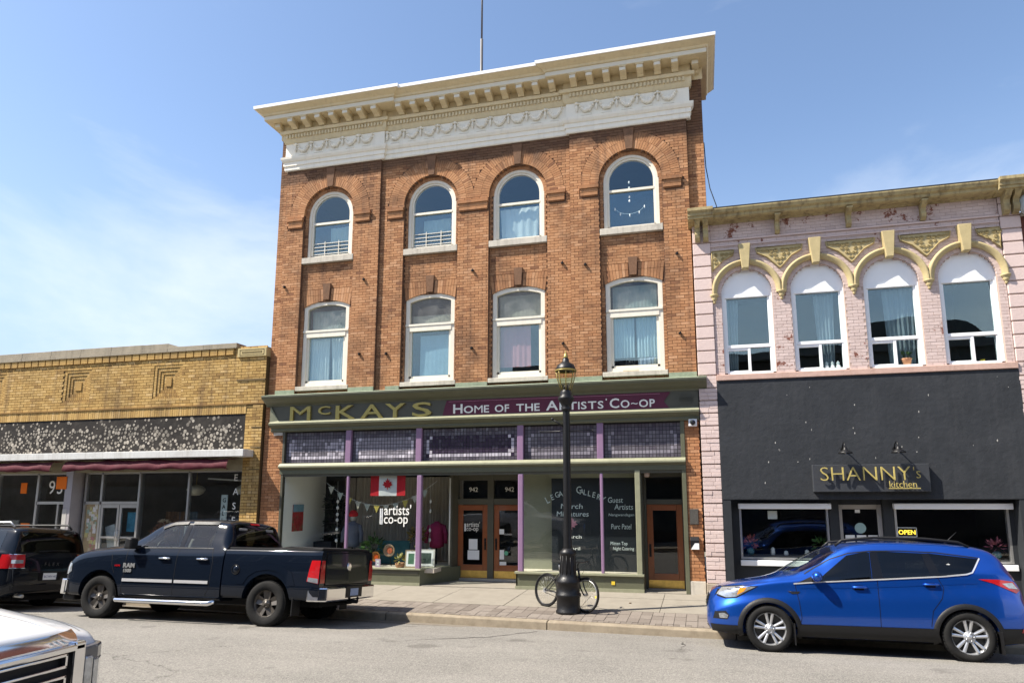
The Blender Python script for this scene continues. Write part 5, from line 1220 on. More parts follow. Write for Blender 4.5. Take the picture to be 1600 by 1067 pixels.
for a, b in zip(pc, pc[1:]):
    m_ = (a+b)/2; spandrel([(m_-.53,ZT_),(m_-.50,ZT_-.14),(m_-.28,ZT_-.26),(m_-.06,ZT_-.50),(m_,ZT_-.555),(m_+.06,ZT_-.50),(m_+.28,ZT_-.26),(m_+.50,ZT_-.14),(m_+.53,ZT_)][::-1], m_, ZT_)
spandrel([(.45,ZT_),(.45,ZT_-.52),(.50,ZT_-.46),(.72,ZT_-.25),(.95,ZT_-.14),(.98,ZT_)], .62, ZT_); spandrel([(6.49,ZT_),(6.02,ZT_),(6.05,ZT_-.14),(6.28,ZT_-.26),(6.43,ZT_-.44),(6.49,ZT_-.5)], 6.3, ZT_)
# windows
for i, c in enumerate(pc):
    y = -.0; f = MB()
    f.box(c-.565,c-.50,y-.03,y+.10,4.97,6.84); f.box(c+.50,c+.565,y-.03,y+.10,4.97,6.84); f.box(c-.50,c+.50,y-.03,y+.10,6.76,6.84); f.box(c-.50,c+.50,y-.03,y+.10,4.93,4.995); f.box(c-.50,c+.50,y-.01,y+.09,5.56,5.635); f.box(c-.03,c+.03,y-.0,y+.09,4.99,5.57)
    for s in (-1, 1): f.box(c+s*.48-.022,c+s*.48+.022,y+.0,y+.09,4.99,6.77)
    f.box(c-.47,c-.03,y+.01,y+.07,5.50,5.562); f.box(c-.47,c-.03,y+.01,y+.07,4.99,5.03)
    o = K_(f.build('vinyl_window', VINYL, PK, bev=.006))
    MB().prism([(c-.565,6.842)]+[(c-.565,PS)]+arc(c, PS, .565, pi, 0, 20)[1:]+[(c+.565,6.842)], y+.0, y+.03).build('arch_panel', VINYL, o, fix=True)
    MB().box(c-.46,c+.46,y+.05,y+.055,5.63,6.765).build('upper_pane', GLASS, o); MB().box(c-.46,c-.03,y+.045,y+.05,5.03,5.50).build('lower_pane', GLASS, o); MB().box(c+.03,c+.46,y+.06,y+.065,5.0,5.56).build('lower_pane', GLASS, o)
SHD = fabric('drape_blue_grey', (.28,.33,.37))
for (i, a, b, nf), lb in zip(((0,-.45,-.25,4),(1,.0,.32,5),(2,-.08,.44,6)), ('narrow blue grey drape in the pink building window nearest the orange brick','bright blue grey drape in the second arched window from the orange brick','blue grey drape tied back in the window with the terracotta pot')):
    q = MB(); curtain_mesh(q, pc[i]+a, pc[i]+b, 5.02, 6.74, .2, .04, nf, .12); tag(q.build('curtain', SHD), lb, 'curtain')
pt = thing('flower_pot', 'terracotta pot with a small plant behind an upper pink window', 'plant', (pc[2]+.22,.1,5.0)); MB().lathe([(.08,0),(.11,.12),(.12,.14),(.1,.15)], 14).build('pot', MATS['terracotta'], pt); q = MB(); leafy(q, (0,0,.2), .1, 30, .1, .6); q.build('foliage', LEAF, pt)
for k in range(3): tag(MB().lathe([(.05,0),(.05,.05),(.03,.09),(.035,.13),(.005,.17)], 10, (pc[1]+.12+.12*k,.1,5.0)).build('white_ornament', PAPER), 'small white figurine in a row of three on the upper sill', 'figurine', 'figurines behind the second arched window')
tag(MB().box(pc[3]+.14,pc[3]+.22,.08,.12,5.0,5.05).build('yellow_box', MATS['tag_yellow']), 'tiny yellow box behind the last arched window', 'box')
K_(MB().box(PX0,PX1+.02,-.16,.1,4.79,4.925).build('sill_band', mat('sill_pink', (.50,.34,.28), .85, .18, 5, .4, streak=.35, streak_col=(.3,.18,.13)), PK, bev=.012))
# charcoal front
CHAR = mat('charcoal_stucco', (.031,.034,.039), .8, .2, 3, .9, dirt=.22, dirt_col=(.07,.072,.078), dscale=1.6, bscale=9, streak=.3, streak_col=(.055,.057,.062))
K_(MB().box(PX0+.002,PX1+.03,-.13,.3,2.09,4.785).build('stucco_wall', CHAR, PK, bev=.01))
CH2 = mat('charcoal_wood', (.03,.033,.037), .6, .1, 4, .15)
fr_ = MB(); fr_.box(PX0,.62,-.12,.35,-.1,2.09); fr_.box(6.26,PX1+.02,-.12,.35,-.1,2.09); fr_.box(.62,2.86,.20,.4,-.1,.62); fr_.box(3.85,6.26,.20,.4,-.1,.62); fr_.box(2.70,2.90,.20,.45,-.1,2.09); fr_.box(3.79,3.99,.20,.45,-.1,2.09); fr_.box(.62,.80,.2,.4,.62,2.09); fr_.box(6.17,6.26,.2,.4,.62,2.09); fr_.box(.8,2.7,.2,.4,2.02,2.09); fr_.box(3.99,6.17,.2,.4,2.02,2.09); fr_.box(2.9,3.79,.3,.45,1.98,2.09)
K_(fr_.build('shop_front', CH2, PK))
for x0, x1, nm in ((.80,2.68,0), (4.0,6.17,1)):
    f = MB(); f.box(x0,x0+.045,.2,.3,.78,2.0); f.box(x1-.045,x1,.2,.3,.78,2.0); f.box(x0+.045,x1-.045,.2,.3,.78,.82); o = K_(f.build('shop_window', ALU, PK)); MB().box(x0+.04,x1-.04,.25,.256,.82,2.0).build('pane', SHOPD, o)
    MB().box(x0-.02,x1+.05,.06,.22,1.885,2.01).build('shutter_box', VINYL, o, bev=.015); MB().box(x0-.02,x1+.05,.13,.25,.64,.76).build('white_sill', VINYL, o, bev=.01)
    MB().box(x0-.02,x1+.05,.18,.3,.615,.639).build('sill_shadow_board', CH2, o)
d = MB()
for b_ in ((2.90,2.99,.02,1.98),(3.70,3.79,.02,1.98),(2.99,3.70,1.88,1.98),(2.99,3.70,.02,.25)): d.box(b_[0],b_[1],.36,.42,b_[2],b_[3])
o = K_(d.build('door', mat('door_taupe', (.40,.38,.36), .5, .08), PK, bev=.006)); MB().box(2.99,3.70,.385,.39,.25,1.88).build('door_pane', SHOPD, o); MB().tube([(2.945,.36,1.2),(2.945,.30,1.2),(2.945,.30,1.0),(2.945,.36,1.0)], .01, 6).build('handle', ALU, o)
for k in range(3): MB().box(3.03+.23*k,3.22+.23*k,.380,.384,1.0,1.32).build('menu_sheet', PAPER, o)
MB().lathe([(.115,0),(.115,.003)], 20, (3.345,.378,1.47), 'y').build('round_sticker', mat('sticker_teal', (.3,.43,.42), .6, .1), o); MB().box(3.26,3.36,.380,.384,1.8,1.87).build('number_sticker', PAPER, o)
kb = MB(); kb.box(.1,6.9,3.0,12,0,8.55); kb.box(.3,6.6,.3,3,2.1,4.95); kb.box(.3,6.6,.3,3,7.4,8.5); kb.box(.3,.44,.3,3,0,8.5); kb.box(6.51,6.8,.3,3,0,8.5)
for x in (1.97,3.5,5.02): kb.box(x-.05,x+.05,.3,3,4.95,7.4)
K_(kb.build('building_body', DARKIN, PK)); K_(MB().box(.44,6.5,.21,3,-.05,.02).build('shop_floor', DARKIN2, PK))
# sign and lamps
sg = thing('shop_sign', "dark projecting sign board with gold letters SHANNY's kitchen", 'sign', (3.49,-.13,2.54)); MB().box(-1.14,1.14,-.13,.0,-.285,.295).build('board', mat('sign_charcoal', (.035,.038,.044), .55, .08), sg, bev=.008)
YG = mat('letter_brass', (.62,.50,.16), .35, .1, 20, metal=.3)
text('lettering', 'SHANNY', .43, YG, sg, (-1.02,-.185,-.05), ext=.012, sx=1.04, bold=-.007); text('lettering', "'s", .34, YG, sg, (.80,-.185,-.01), ext=.012, sx=.85, bold=-.006); text('lettering', 'kitchen', .205, YG, sg, (.33,-.185,-.20), ext=.008, sx=.9, bold=-.002)
MB().box(.33,.93,-.19,-.165,-.225,-.208).build('underline', YG, sg)
for x, lb in ((3.0,'black gooseneck lamp above the letters SHA'), (4.03,'black gooseneck lamp above the letters NY')):
    l_ = thing('gooseneck_lamp', lb, 'lamp', (x,-.13,3.16)); MB().lathe([(.04,0),(.04,-.015)], 12, (0,0,0), 'y').build('wall_plate', BLACKM, l_)
    MB().tube([(0,0,0),(0,-.08,.1),(0,-.2,.15),(0,-.29,.1),(0,-.31,.0)], .012, 8).build('neck', BLACKM, l_); MB().lathe([(.025,.05),(.045,.0),(.06,-.03),(.13,-.07),(.148,-.10),(.142,-.102),(.02,-.04)], 18, (0,-.31,0)).build('shade', BLACKM, l_); MB().ball((0,-.31,-.075), .03, 10).build('bulb', PAPER, l_)
op = thing('open_sign', 'yellow OPEN sign with pale rim in the restaurant window', 'sign', (4.22,.2,1.40)); MB().box(-.19,.19,0,.02,-.1,.1).build('panel', BLACKM, op, bev=.02)
rm = MB()
for b_ in ((-.19,.19,-.1,-.09),(-.19,.19,.09,.1),(-.19,-.18,-.1,.1),(.18,.19,-.1,.1)): rm.box(b_[0],b_[1],-.006,.0,b_[2],b_[3])
rm.build('rim', mat('rim_pale', (.75,.78,.75), .5), op); text('lettering', 'OPEN', .13, mat('neon_yellow', (.85,.6,.05), .5, 0, emit=.9), op, (0,-.004,-.045), ext=.002, align='CENTER', bold=.003)
tag(MB().box(1.42,1.62,.262,.268,1.66,1.84).build('window_notice', PAPER), 'white notice with lettering in the left restaurant window', 'notice'); 
for x, c1, lb in ((1.02,(.45,.12,.08),'red flower arrangement in a teal vase in the left restaurant window'), (5.95,(.5,.16,.2),'pink flower arrangement in a blue vase in the right restaurant window'), (2.5,(.06,.13,.04),'green plant in a pale round pot behind the restaurant glass')):
    v_ = thing('flower_vase', lb, 'flowers', (x,.42,.86)); MB().lathe([(.05,0),(.09,.06),(.08,.12),(.05,.15)], 14).build('vase', mat('vase'+str(x), (.1,.25,.3) if x != 2.5 else (.5,.4,.35), .3), v_); q = MB(); leafy(q, (0,0,.24), .13, 60, .12, .6); q.build('blooms', mat('bloom'+str(x), c1, .7, .4, 14, tintvar=.5), v_)
for x, h, lb in ((1.5,.17,'small white owl figurine in the left restaurant window'), (1.78,.10,'small glass tealight in the left restaurant window'), (2.22,.13,'round cream jar in the left restaurant window'), (5.55,.16,'white cat figurine in the right restaurant window')):
    tag(MB().lathe([(.04,0),(.05,h*.3),(.04,h*.6),(.045,h*.8),(.01,h)], 12, (x,.42,.86)).build('ornament', PAPER), lb, 'ornament')
K_(MB().box(.8,6.17,.32,.7,.78,.86).build('window_shelf', DARKIN2, PK))
# dark neighbour beyond the pink building and its drum lamp
NB = thing('dark_brick_building', 'sliver of dark red brick building beyond the pink corner', 'building', (12,0,0)); q = MB(); q.box(-5.08,6,-.05,12,0,8.12); q.build('wall', mat('dark_red_brick', (.13,.05,.038), .9, .3, 14, .5), NB); MB().box(-5.08,6,-.10,.2,8.12,8.2).build('coping', STONE, NB)
dl = thing('wall_drum_lamp', 'rounded grey fitting on the dark brick corner beside the pink cornice', 'lamp', (7.02,-.25,8.32)); MB().lathe([(.01,-.24),(.1,-.22),(.16,-.12),(.16,.1),(.12,.18),(.01,.2)], 16).build('drum', mat('grey_drum', (.35,.38,.38), .4), dl); MB().tube([(0,0,.0),(0,.22,.05)], .03, 6).build('arm', BLACKM, dl)
# cable between the brick building and the pink roof
tag(MB().tube([(.41,.25,10.9),(.43,.2,10.2),(.50,.1,9.6),(.62,.05,9.15),(.68,.0,8.85)], .012, 5).build('cable', BLACKM), 'black cable hanging from the brick building to the pink roof', 'cable')
at_ = thing('roof_mast', 'thin dark mast standing on the roof of the brick building', 'mast', (-6.06,2.0,13.0)); MB().tube([(0,0,0),(0,0,3.2)], .045, 8).build('lower_tube', mat('mast_grey', (.08,.075,.075), .5), at_); MB().tube([(0,0,3.1),(0,0,6.5)], .03, 8).build('upper_tube', MATS['mast_grey'], at_)
# buildings on the near side, met only as reflections in the glass
def opp(label, x0, x1, h, col, hump=0):
    b = thing('opposite_building', label, 'building', ((x0+x1)/2,-18,0)); w = (x1-x0)/2
    q = MB(); q.box(-w,w,-10,0,-.09,h); q.build('wall', mat('opp'+label[:9], col, .9, .2, 3, .2), b)
    if hump: MB().prism([(-3.,h)]+[(3*cos(a_*pi/14), h+1.1*sin(a_*pi/14)) for a_ in range(13,0,-1)]+[(3.,h)], -.35, 0).build('parapet', MATS['opp'+label[:9]], b, fix=True).scale = (1,1,1)
    MB().box(-w-.05,w+.05,.001,.35,h-.5,h-.1).build('cornice', DARKIN2, b)
    n = max(2, int(2*w/2.4))
    for k in range(n):
        x = -w+2*w*(k+.5)/n
        for z in (4.4,):
            f = MB().box(x-.5,x+.5,.0,.08,z,z+1.9).build('window', FRAMEW, b); MB().box(x-.42,x+.42,.08,.09,z+.08,z+1.82).build('pane', mat('opp_glass', (.03,.04,.05), .08, 0), f)
    MB().box(-w+.3,w-.3,.0,.07,.4,2.8).build('shop_pane', MATS['opp_glass'], b); MB().box(-w+.1,w-.1,.0,.25,3.0,3.7).build('fascia', DARKIN2, b)
opp('dark brick shop row across the street, seen only in reflections, nearest', -9.5,3.5,9.1,(.055,.042,.036))
opp('grey stone bank across the street, seen only in reflections', 3.6,16,9.3,(.08,.076,.072),1)
opp('brown shop across the street, seen only in reflections, beyond the dark row', -24,-9.6,7.2,(.055,.045,.038))
opp('grey shop across the street, seen only in reflections, past the brown shop', -40,-24.1,8.0,(.06,.055,.05))
opp('plain hall across the street, seen only in reflections, furthest along', -75,-40.1,7.5,(.05,.045,.042))
chp = MB()                                             # chips in the painted stucco
for _ in range(26):
    x, z = random.uniform(.6,6.4), random.uniform(2.4,4.7); w, h = random.uniform(.006,.016), random.uniform(.008,.03)
    chp.add([(x-w,-.1335,z),(x,-.1335,z-h),(x+w*.8,-.1335,z-.2*h),(x+.3*w,-.1335,z+h)], [(0,1,2,3)])
tag(K_(chp.build('paint_chips', mat('chip_pale', (.4,.39,.36), .9, .2), PK)), kind='stuff')
# ================================================================== vehicles
def pchip(xs, ys):
    xs = np.array(xs, float); ys = np.array(ys, float); h = np.diff(xs); d = np.diff(ys)/h; n = len(xs); m_ = np.zeros(n)
    for i in range(1, n-1):
        if d[i-1]*d[i] > 0:
            w1 = 2*h[i]+h[i-1]; w2 = h[i]+2*h[i-1]; m_[i] = (w1+w2)/(w1/d[i-1]+w2/d[i])
    m_[0] = d[0]; m_[-1] = d[-1]
    def f(x):
        i = int(min(max(np.searchsorted(xs, x)-1, 0), n-2)); t = (min(max(x, xs[0]), xs[-1])-xs[i])/h[i]
        return float((2*t**3-3*t*t+1)*ys[i]+(t**3-2*t*t+t)*h[i]*m_[i]+(-2*t**3+3*t*t)*ys[i+1]+(t**3-t*t)*h[i]*m_[i+1])
    return f
def curve(*p): return pchip([a for a, _ in p], [b for _, b in p])
def sect(keys, n=5):
    """keys: (y,z) from the bottom centre round to the top centre; monotone spline through them"""
    t = list(range(len(keys))); fy = pchip(t, [k[0] for k in keys]); fz = pchip(t, [k[1] for k in keys])
    return [(fy(i/n), fz(i/n)) for i in range((len(keys)-1)*n+1)]
def loft(sections):
    """sections: [(x, half section)] -> closed body mesh"""
    mb = MB(); P = []
    for x, s_ in sections:
        right = [(x, -y, z) for y, z in s_]; left = [(x, y, z) for y, z in s_][::-1]
        P.append(right+left[1:-1])
    n = len(P[0]); mb.grid(P, closed=True)
    b = 0; last = (len(P)-1)*n
    mb.add(P[0], [tuple(range(n))[::-1]]); mb.add(P[-1], [tuple(range(n))])
    return mb
def weld(me, dist=1e-4):
    bm = bmesh.new(); bm.from_mesh(me); bmesh.ops.remove_doubles(bm, verts=bm.verts, dist=dist); bmesh.ops.recalc_face_normals(bm, faces=bm.faces); bm.to_mesh(me); bm.free(); me.update()
def bvh_of(me):
    return BVHTree.FromPolygons([v.co[:] for v in me.vertices], [p.vertices[:] for p in me.polygons])
def boolean(me, cutters, name):
    o = bpy.data.objects.new('tmp', me); COL.objects.link(o); tmp = []
    for c in cutters:
        weld(c); q = bpy.data.objects.new('tmpc', c); COL.objects.link(q); tmp.append(q)
        b = o.modifiers.new('b', 'BOOLEAN'); b.operation = 'DIFFERENCE'; b.object = q; b.solver = 'EXACT'
    bpy.context.view_layer.update(); dg = bpy.context.evaluated_depsgraph_get()
    r = bpy.data.meshes.new_from_object(o.evaluated_get(dg)); r.name = name
    for q in tmp+[o]: bpy.data.objects.remove(q)
    return r
def smooth_by_angle(me, ang=32):
    bm = bmesh.new(); bm.from_mesh(me)
    for f in bm.faces: f.smooth = True
    for e in bm.edges:
        if len(e.link_faces) == 2 and e.calc_face_angle(0) > radians(ang): e.smooth = False
    bm.to_mesh(me); bm.free(); me.update()
def decal(bvh, poly, axis, sgn, off=.004, step=.06, thick=0.):
    """a polygon laid on the body: axis 'y' -> (x,z) seen from y=sgn*inf; 'x' -> (y,z); 'z' -> (x,y)"""
    bm = bmesh.new(); ax = {'y': 1, 'x': 0, 'z': 2}[axis]
    mk = {'y': lambda p: (p[0],0,p[1]), 'x': lambda p: (0,p[0],p[1]), 'z': lambda p: (p[0],p[1],0)}[axis]
    bm.faces.new([bm.verts.new(mk(p)) for p in poly])
    oth = [k for k in range(3) if k != ax]
    for k in oth:
        lo, hi = min(v.co[k] for v in bm.verts), max(v.co[k] for v in bm.verts); n = int((hi-lo)/step)
        for i in range(1, n+1):
            co = [0,0,0]; no = [0,0,0]; co[k] = lo+(hi-lo)*i/(n+1); no[k] = 1
            bmesh.ops.bisect_plane(bm, geom=bm.verts[:]+bm.edges[:]+bm.faces[:], plane_co=co, plane_no=no)
    d = [0,0,0]; d[ax] = -sgn; d = Vector(d); ok = True
    for v in bm.verts:
        o = Vector(v.co); o[ax] = sgn*10
        h = bvh.ray_cast(o, d)
        if h[0] is None:
            h = bvh.find_nearest(Vector((v.co.x if ax != 0 else 0, v.co.y if ax != 1 else sgn*.9, v.co.z if ax != 2 else 1.2)))
        nrm = h[1]; 
        if nrm.dot(d) > 0: nrm = -nrm
        v.co = h[0]+nrm*off
    me = bpy.data.meshes.new('decal'); 
    bmesh.ops.recalc_face_normals(bm, faces=bm.faces)
    # face the viewer
    s_ = sum((f.normal.dot(-d) for f in bm.faces), 0)
    if s_ < 0: bmesh.ops.reverse_faces(bm, faces=bm.faces)
    for f in bm.faces: f.smooth = True
    bm.to_mesh(me); bm.free(); return me
def strip(bvh, pts, w, axis, sgn, off=.003, n=None):
    """thin line laid on the body along a polyline"""
    P = []
    for (a, b), (c, d) in zip(pts, pts[1:]):
        k = max(1, int(math.hypot(c-a, d-b)/.05))
        for i in range(k): P.append((a+(c-a)*i/k, b+(d-b)*i/k))
    P.append(pts[-1]); rows_ = []; ax = {'y': 1, 'x': 0, 'z': 2}[axis]
    dv = [0,0,0]; dv[ax] = -sgn; dv = Vector(dv)
    mk = {'y': lambda p: Vector((p[0],sgn*10,p[1])), 'x': lambda p: Vector((sgn*10,p[0],p[1])), 'z': lambda p: Vector((p[0],p[1],sgn*10))}[axis]
    for i, p in enumerate(P):
        q0, q1 = P[max(i-1,0)], P[min(i+1,len(P)-1)]; t = Vector((q1[0]-q0[0], q1[1]-q0[1])).normalized(); nr = Vector((-t.y, t.x))*w/2
        row = []
        for s_ in (-1, 1):
            h = bvh.ray_cast(mk((p[0]+nr.x*s_, p[1]+nr.y*s_)), dv)
            if h[0] is None: row = None; break
            nn_ = h[1] if h[1].dot(dv) < 0 else -h[1]; row.append(tuple(h[0]+nn_*off))
        if row: rows_.append(row)
    mb = MB()
    if len(rows_) > 1: mb.grid(rows_)
    return mb
def put(name, me, m_, parent):
    me.materials.clear(); me.materials.append(m_); me.name = name; return link(name, me, parent)
def wheel(parent, c, r, w, rimr, style, rim_mat, side=-1, name='wheel'):
    """c: hub centre; side -1: the outer face looks to -y"""
    s_ = side; prof = [(rimr*.98, s_*w*.42), (rimr*1.04, s_*w*.5), (r*.86, s_*w*.52), (r*.955, s_*w*.47), (r*.99, s_*w*.36), (r, s_*w*.15), (r, -s_*w*.15), (r*.99, -s_*w*.36), (r*.955, -s_*w*.47), (r*.86, -s_*w*.5), (rimr, -s_*w*.45)]
    q = MB(); q.lathe(prof, 40, c, 'y', caps=False); 
    for k in range(44):                                  # tread blocks
        a = 2*pi*k/44; R = Vector((cos(a),0,sin(a))); T = Vector((-sin(a),0,cos(a)))
        for sy in (-.3,.02,.32): q.obox(Vector(c)+R*(r-.002)+Vector((0,sy*w,0)), T*r*.052, Vector((0,w*.13,0)), R*.006)
    tyre = q.build(name, RUBBER, parent)
    y0 = c[1]+s_*w*.34
    b = MB(); b.lathe([(rimr*1.0, s_*w*.46), (rimr*.985, s_*w*.40), (rimr*.93, s_*w*.36), (rimr*.90, -s_*w*.3)], 40, c, 'y', caps=False); b.build('rim', rim_mat, tyre)
    MB().lathe([(.01, 0), (rimr*.9, 0)], 24, (c[0], c[1]+s_*w*.02, c[2]), 'y', caps=False).build('brake_disc', mat('disc_dark', (.03,.03,.03), .5, .2), tyre)
    sp = MB(); n = 5
    for k in range(n):
        a = 2*pi*k/n+.3
        if style == 'twin':
            for da in (-.17,.17):
                p0 = Vector((c[0]+.05*cos(a+da*1.5), y0-s_*.012, c[2]+.05*sin(a+da*1.5))); p1 = Vector((c[0]+rimr*.95*cos(a+da*1.25), y0+s_*.012, c[2]+rimr*.95*sin(a+da*1.25)))
                u = (p1-p0).normalized(); t = Vector((-u.z,0,u.x)); v0 = [p0+t*.016, p0-t*.016, p1-t*.021, p1+t*.021]; q0 = [p-Vector((0,s_*.03,0)) for p in v0]; mids = [(p0+(p1-p0)*f+Vector((0,s_*.008,0))) for f in (0, 1)]
                sp.add([v0[0],mids[0],v0[1],v0[2],mids[1],v0[3]]+q0, [(0,1,4,5),(1,2,3,4),(0,5,9,6),(2,7,8,3)])
        else:
            p0 = Vector((c[0]+.06*cos(a), y0-s_*.01, c[2]+.06*sin(a))); p1 = Vector((c[0]+rimr*.95*cos(a), y0+s_*.005, c[2]+rimr*.95*sin(a))); u = (p1-p0).normalized(); t = Vector((-u.z,0,u.x))
            v0 = [p0+t*.055, p0-t*.055, p1-t*.085, p1+t*.085]; q0 = [p-Vector((0,s_*.04,0)) for p in v0]; m0, m1 = p0-Vector((0,s_*.02,0)), p1-Vector((0,s_*.03,0))
            sp.add([v0[0],m0,v0[1],v0[2],m1,v0[3]]+q0, [(0,1,4,5),(1,2,3,4),(0,5,9,6),(2,7,8,3)])
    sp.build('spokes', rim_mat, tyre)
    hb = MB(); hb.lathe([(.075,-s_*.02), (.075, s_*.008), (.035, s_*.015), (.034, s_*.022), (.001, s_*.024)], 18, (c[0], y0, c[2]), 'y', caps=False)
    for k in range(5): a = 2*pi*k/5; hb.lathe([(.011,0),(.011,s_*.02),(.001,s_*.022)], 6, (c[0]+.055*cos(a), y0, c[2]+.055*sin(a)), 'y', caps=False)
    hb.build('hub', rim_mat, tyre)
    return tyre
def cyl_cut(x, z, r, y0, y1, n=40):
    mb = MB(); mb.lathe([(r, y0), (r, y1)], n, (x,0,z), 'y', smooth=True); return mb.mesh('cut')
def prism_cut(poly, a, b, axis): 
    mb = MB(); mb.prism(poly, a, b, axis); return mb.mesh('cut')
def seat(parent, x, y, z, m_):
    q = MB(); q.prism([(x,z),(x+.5,z),(x+.55,z+.12),(x+.02,z+.14)], y-.24, y+.24); q.prism([(x+.42,z+.1),(x+.56,z+.1),(x+.74,z+.66),(x+.62,z+.68)], y-.24, y+.24); q.prism([(x+.66,z+.7),(x+.74,z+.7),(x+.8,z+.88),(x+.7,z+.88)], y-.13, y+.13); q.build('seat', m_, parent, bev=.03, fix=True)
TINT = glass('privacy_glass', (.05,.055,.06), 1, 1.55); CLEARG = glass('car_glass', (.82,.90,.86), 1, 1.6); MIDG = glass('car_glass_mid', (.5,.56,.56), 1, 1.6)
LAMPC = mat('lamp_clear', (.42,.44,.46), .16, .5, 22, metal=.65, coat=1.0)
TRIM = mat('bright_trim', (.72,.72,.73), .32, 0, metal=.6); LAMPR = mat('lamp_red', (.42,.008,.012), .12, .08, 30, coat=.8); AMBER = mat('lamp_amber', (.8,.25,.02), .15, 0, coat=.8)
SEATM = mat('seat_cloth', (.05,.05,.052), .9); DASH = mat('dash_grey', (.30,.31,.29), .7)
def carpaint(name, c, rough=.28, metal=.0): return mat(name, c, rough, .03, 3, metal=metal, coat=1.0 if metal or max(c) > .1 else .6, spec=.05 if not metal else .5)

TILT = -.09
# ------------------------------------------------------------------ blue crossover
def blue_car():
    root = thing('blue_suv', 'blue compact suv parked in front of the charcoal restaurant', 'car', (0,-4.12,-.182), (TILT,0,0))
    ztop = curve((0,.66),(.04,.78),(.14,.89),(.35,.965),(.65,1.03),(.98,1.09),(1.12,1.14),(1.35,1.285),(1.65,1.46),(1.9,1.56),(2.2,1.62),(2.7,1.65),(3.2,1.645),(3.7,1.615),(4.0,1.57),(4.13,1.49),(4.25,1.27),(4.34,1.06),(4.38,.92),(4.42,.78),(4.43,.60))
    zsh = curve((0,.55),(.06,.68),(.2,.80),(.5,.90),(1.0,.985),(1.5,1.03),(2.0,1.055),(2.5,1.085),(3.1,1.13),(3.7,1.18),(4.05,1.19),(4.2,1.12),(4.34,.95),(4.43,.55))
    hw = curve((0,.52),(.05,.64),(.15,.76),(.35,.86),(.65,.905),(1.2,.915),(3.4,.915),(3.9,.895),(4.2,.83),(4.35,.75),(4.43,.60))
    wsh = curve((0,.46),(.05,.58),(.2,.70),(.5,.82),(1.0,.86),(1.6,.875),(3.2,.872),(3.7,.85),(4.1,.80),(4.3,.72),(4.43,.55))
    wtop = curve((0,.30),(.06,.45),(.2,.58),(.6,.68),(1.05,.79),(1.3,.775),(1.6,.73),(1.9,.675),(2.5,.655),(3.4,.62),(3.9,.58),(4.15,.56),(4.3,.58),(4.43,.42))
    zed = curve((0,.0),(.2,.02),(1.0,.03),(1.12,.06),(1.35,.15),(1.65,.19),(1.9,.12),(2.2,.06),(2.5,.05),(3.6,.05),(4.0,.06),(4.2,.05),(4.43,.0))
    zbo = curve((0,.34),(.08,.25),(.4,.22),(4.0,.22),(4.3,.27),(4.43,.36))
    xs_ = sorted(set([0,.015,.03,.05,.08,.11,.15,.2,.27,.35,.45,.55,.65,.75,.85,.95,1.05,1.12]+[1.12+.065*k for k in range(46)]+[4.12,4.17,4.22,4.27,4.31,4.35,4.38,4.405,4.42,4.43]))
    def section(x, ins=0., zfloor=None):
        b = zbo(x); h, s_, zs = hw(x)-ins, wsh(x)-ins, zsh(x); t = ztop(x)-ins; e = t-zed(x); w = wtop(x)-ins*.6
        e = max(e, zs+.002); t = max(t, e+.002); zmx = b+(zs-b)*.42
        K = [(0,b),(h*.55,b),(h*.88,b+.01),(h*.97,b+(zs-b)*.12),(h,zmx),(h*.995,b+(zs-b)*.62),(s_*.75+h*.25,b+(zs-b)*.84),(s_,zs),(s_*.55+w*.45,zs+(e-zs)*.5),(w,e),(w*.72,e+(t-e)*.55),(w*.35,e+(t-e)*.9),(0,t)]
        return sect(K, 4)
    me = loft([(x, section(x)) for x in xs_]).mesh('body'); weld(me); bv = bvh_of(me)
    # cabin space and window openings
    cav = loft([(x, sect([(0,.62),(.5,.62),(wsh(x)-.09,.66),(wsh(x)-.08,.85),(wsh(x)-.075,zsh(x)),((wsh(x)+wtop(x))/2-.075,(zsh(x)+ztop(x))/2-.02),(wtop(x)-.06,ztop(x)-zed(x)-.055),(wtop(x)*.5,ztop(x)-.06),(0,ztop(x)-.055)],3)) for x in [1.5+.1*k for k in range(26)]]).mesh('cav')
    wins = [[(1.61,1.03),(2.36,1.085),(2.385,1.45),(2.33,1.458),(2.08,1.405)], [(2.53,1.095),(3.16,1.14),(3.10,1.45),(2.50,1.47)], [(3.27,1.15),(3.58,1.185),(3.68,1.21),(3.83,1.385),(3.2,1.452)]]
    ws = [(-.78,1.10),(-.4,1.165),(.4,1.165),(.78,1.10),(.66,1.46),(.35,1.54),(-.35,1.54),(-.66,1.46)]; rw = [(-.52,1.24),(.52,1.24),(.48,1.47),(-.48,1.47)]
    cuts = [cyl_cut(.90,.325,.395,-1.2,-.55), cyl_cut(.90,.325,.395,.55,1.2), cyl_cut(3.55,.325,.395,-1.2,-.55), cyl_cut(3.55,.325,.395,.55,1.2), cav]
    cuts += [prism_cut([(p[0]+(.02 if k < 2 else -.02)*0, p[1]) for k, p in enumerate(w)], -1.2, 1.2, 'y') for w in wins]+[prism_cut(ws, .9, 2.1, 'x'), prism_cut(rw, 3.6, 4.6, 'x')]
    body = boolean(me.copy(), cuts, 'body'); smooth_by_angle(body, 40)
    BLUE = carpaint('blue_paint', (.004,.075,.42), .33, .72)
    bo = put('body', body, BLUE, root)
    for w, m_ in zip(wins, (TINT, TINT, TINT)):
        c = (sum(p[0] for p in w)/len(w), sum(p[1] for p in w)/len(w)); big = [(c[0]+(p[0]-c[0])*1.045, c[1]+(p[1]-c[1])*1.07) for p in w]
        for s_ in (-1, 1): put('side_window', decal(bv, big, 'y', s_, .003), m_, bo)
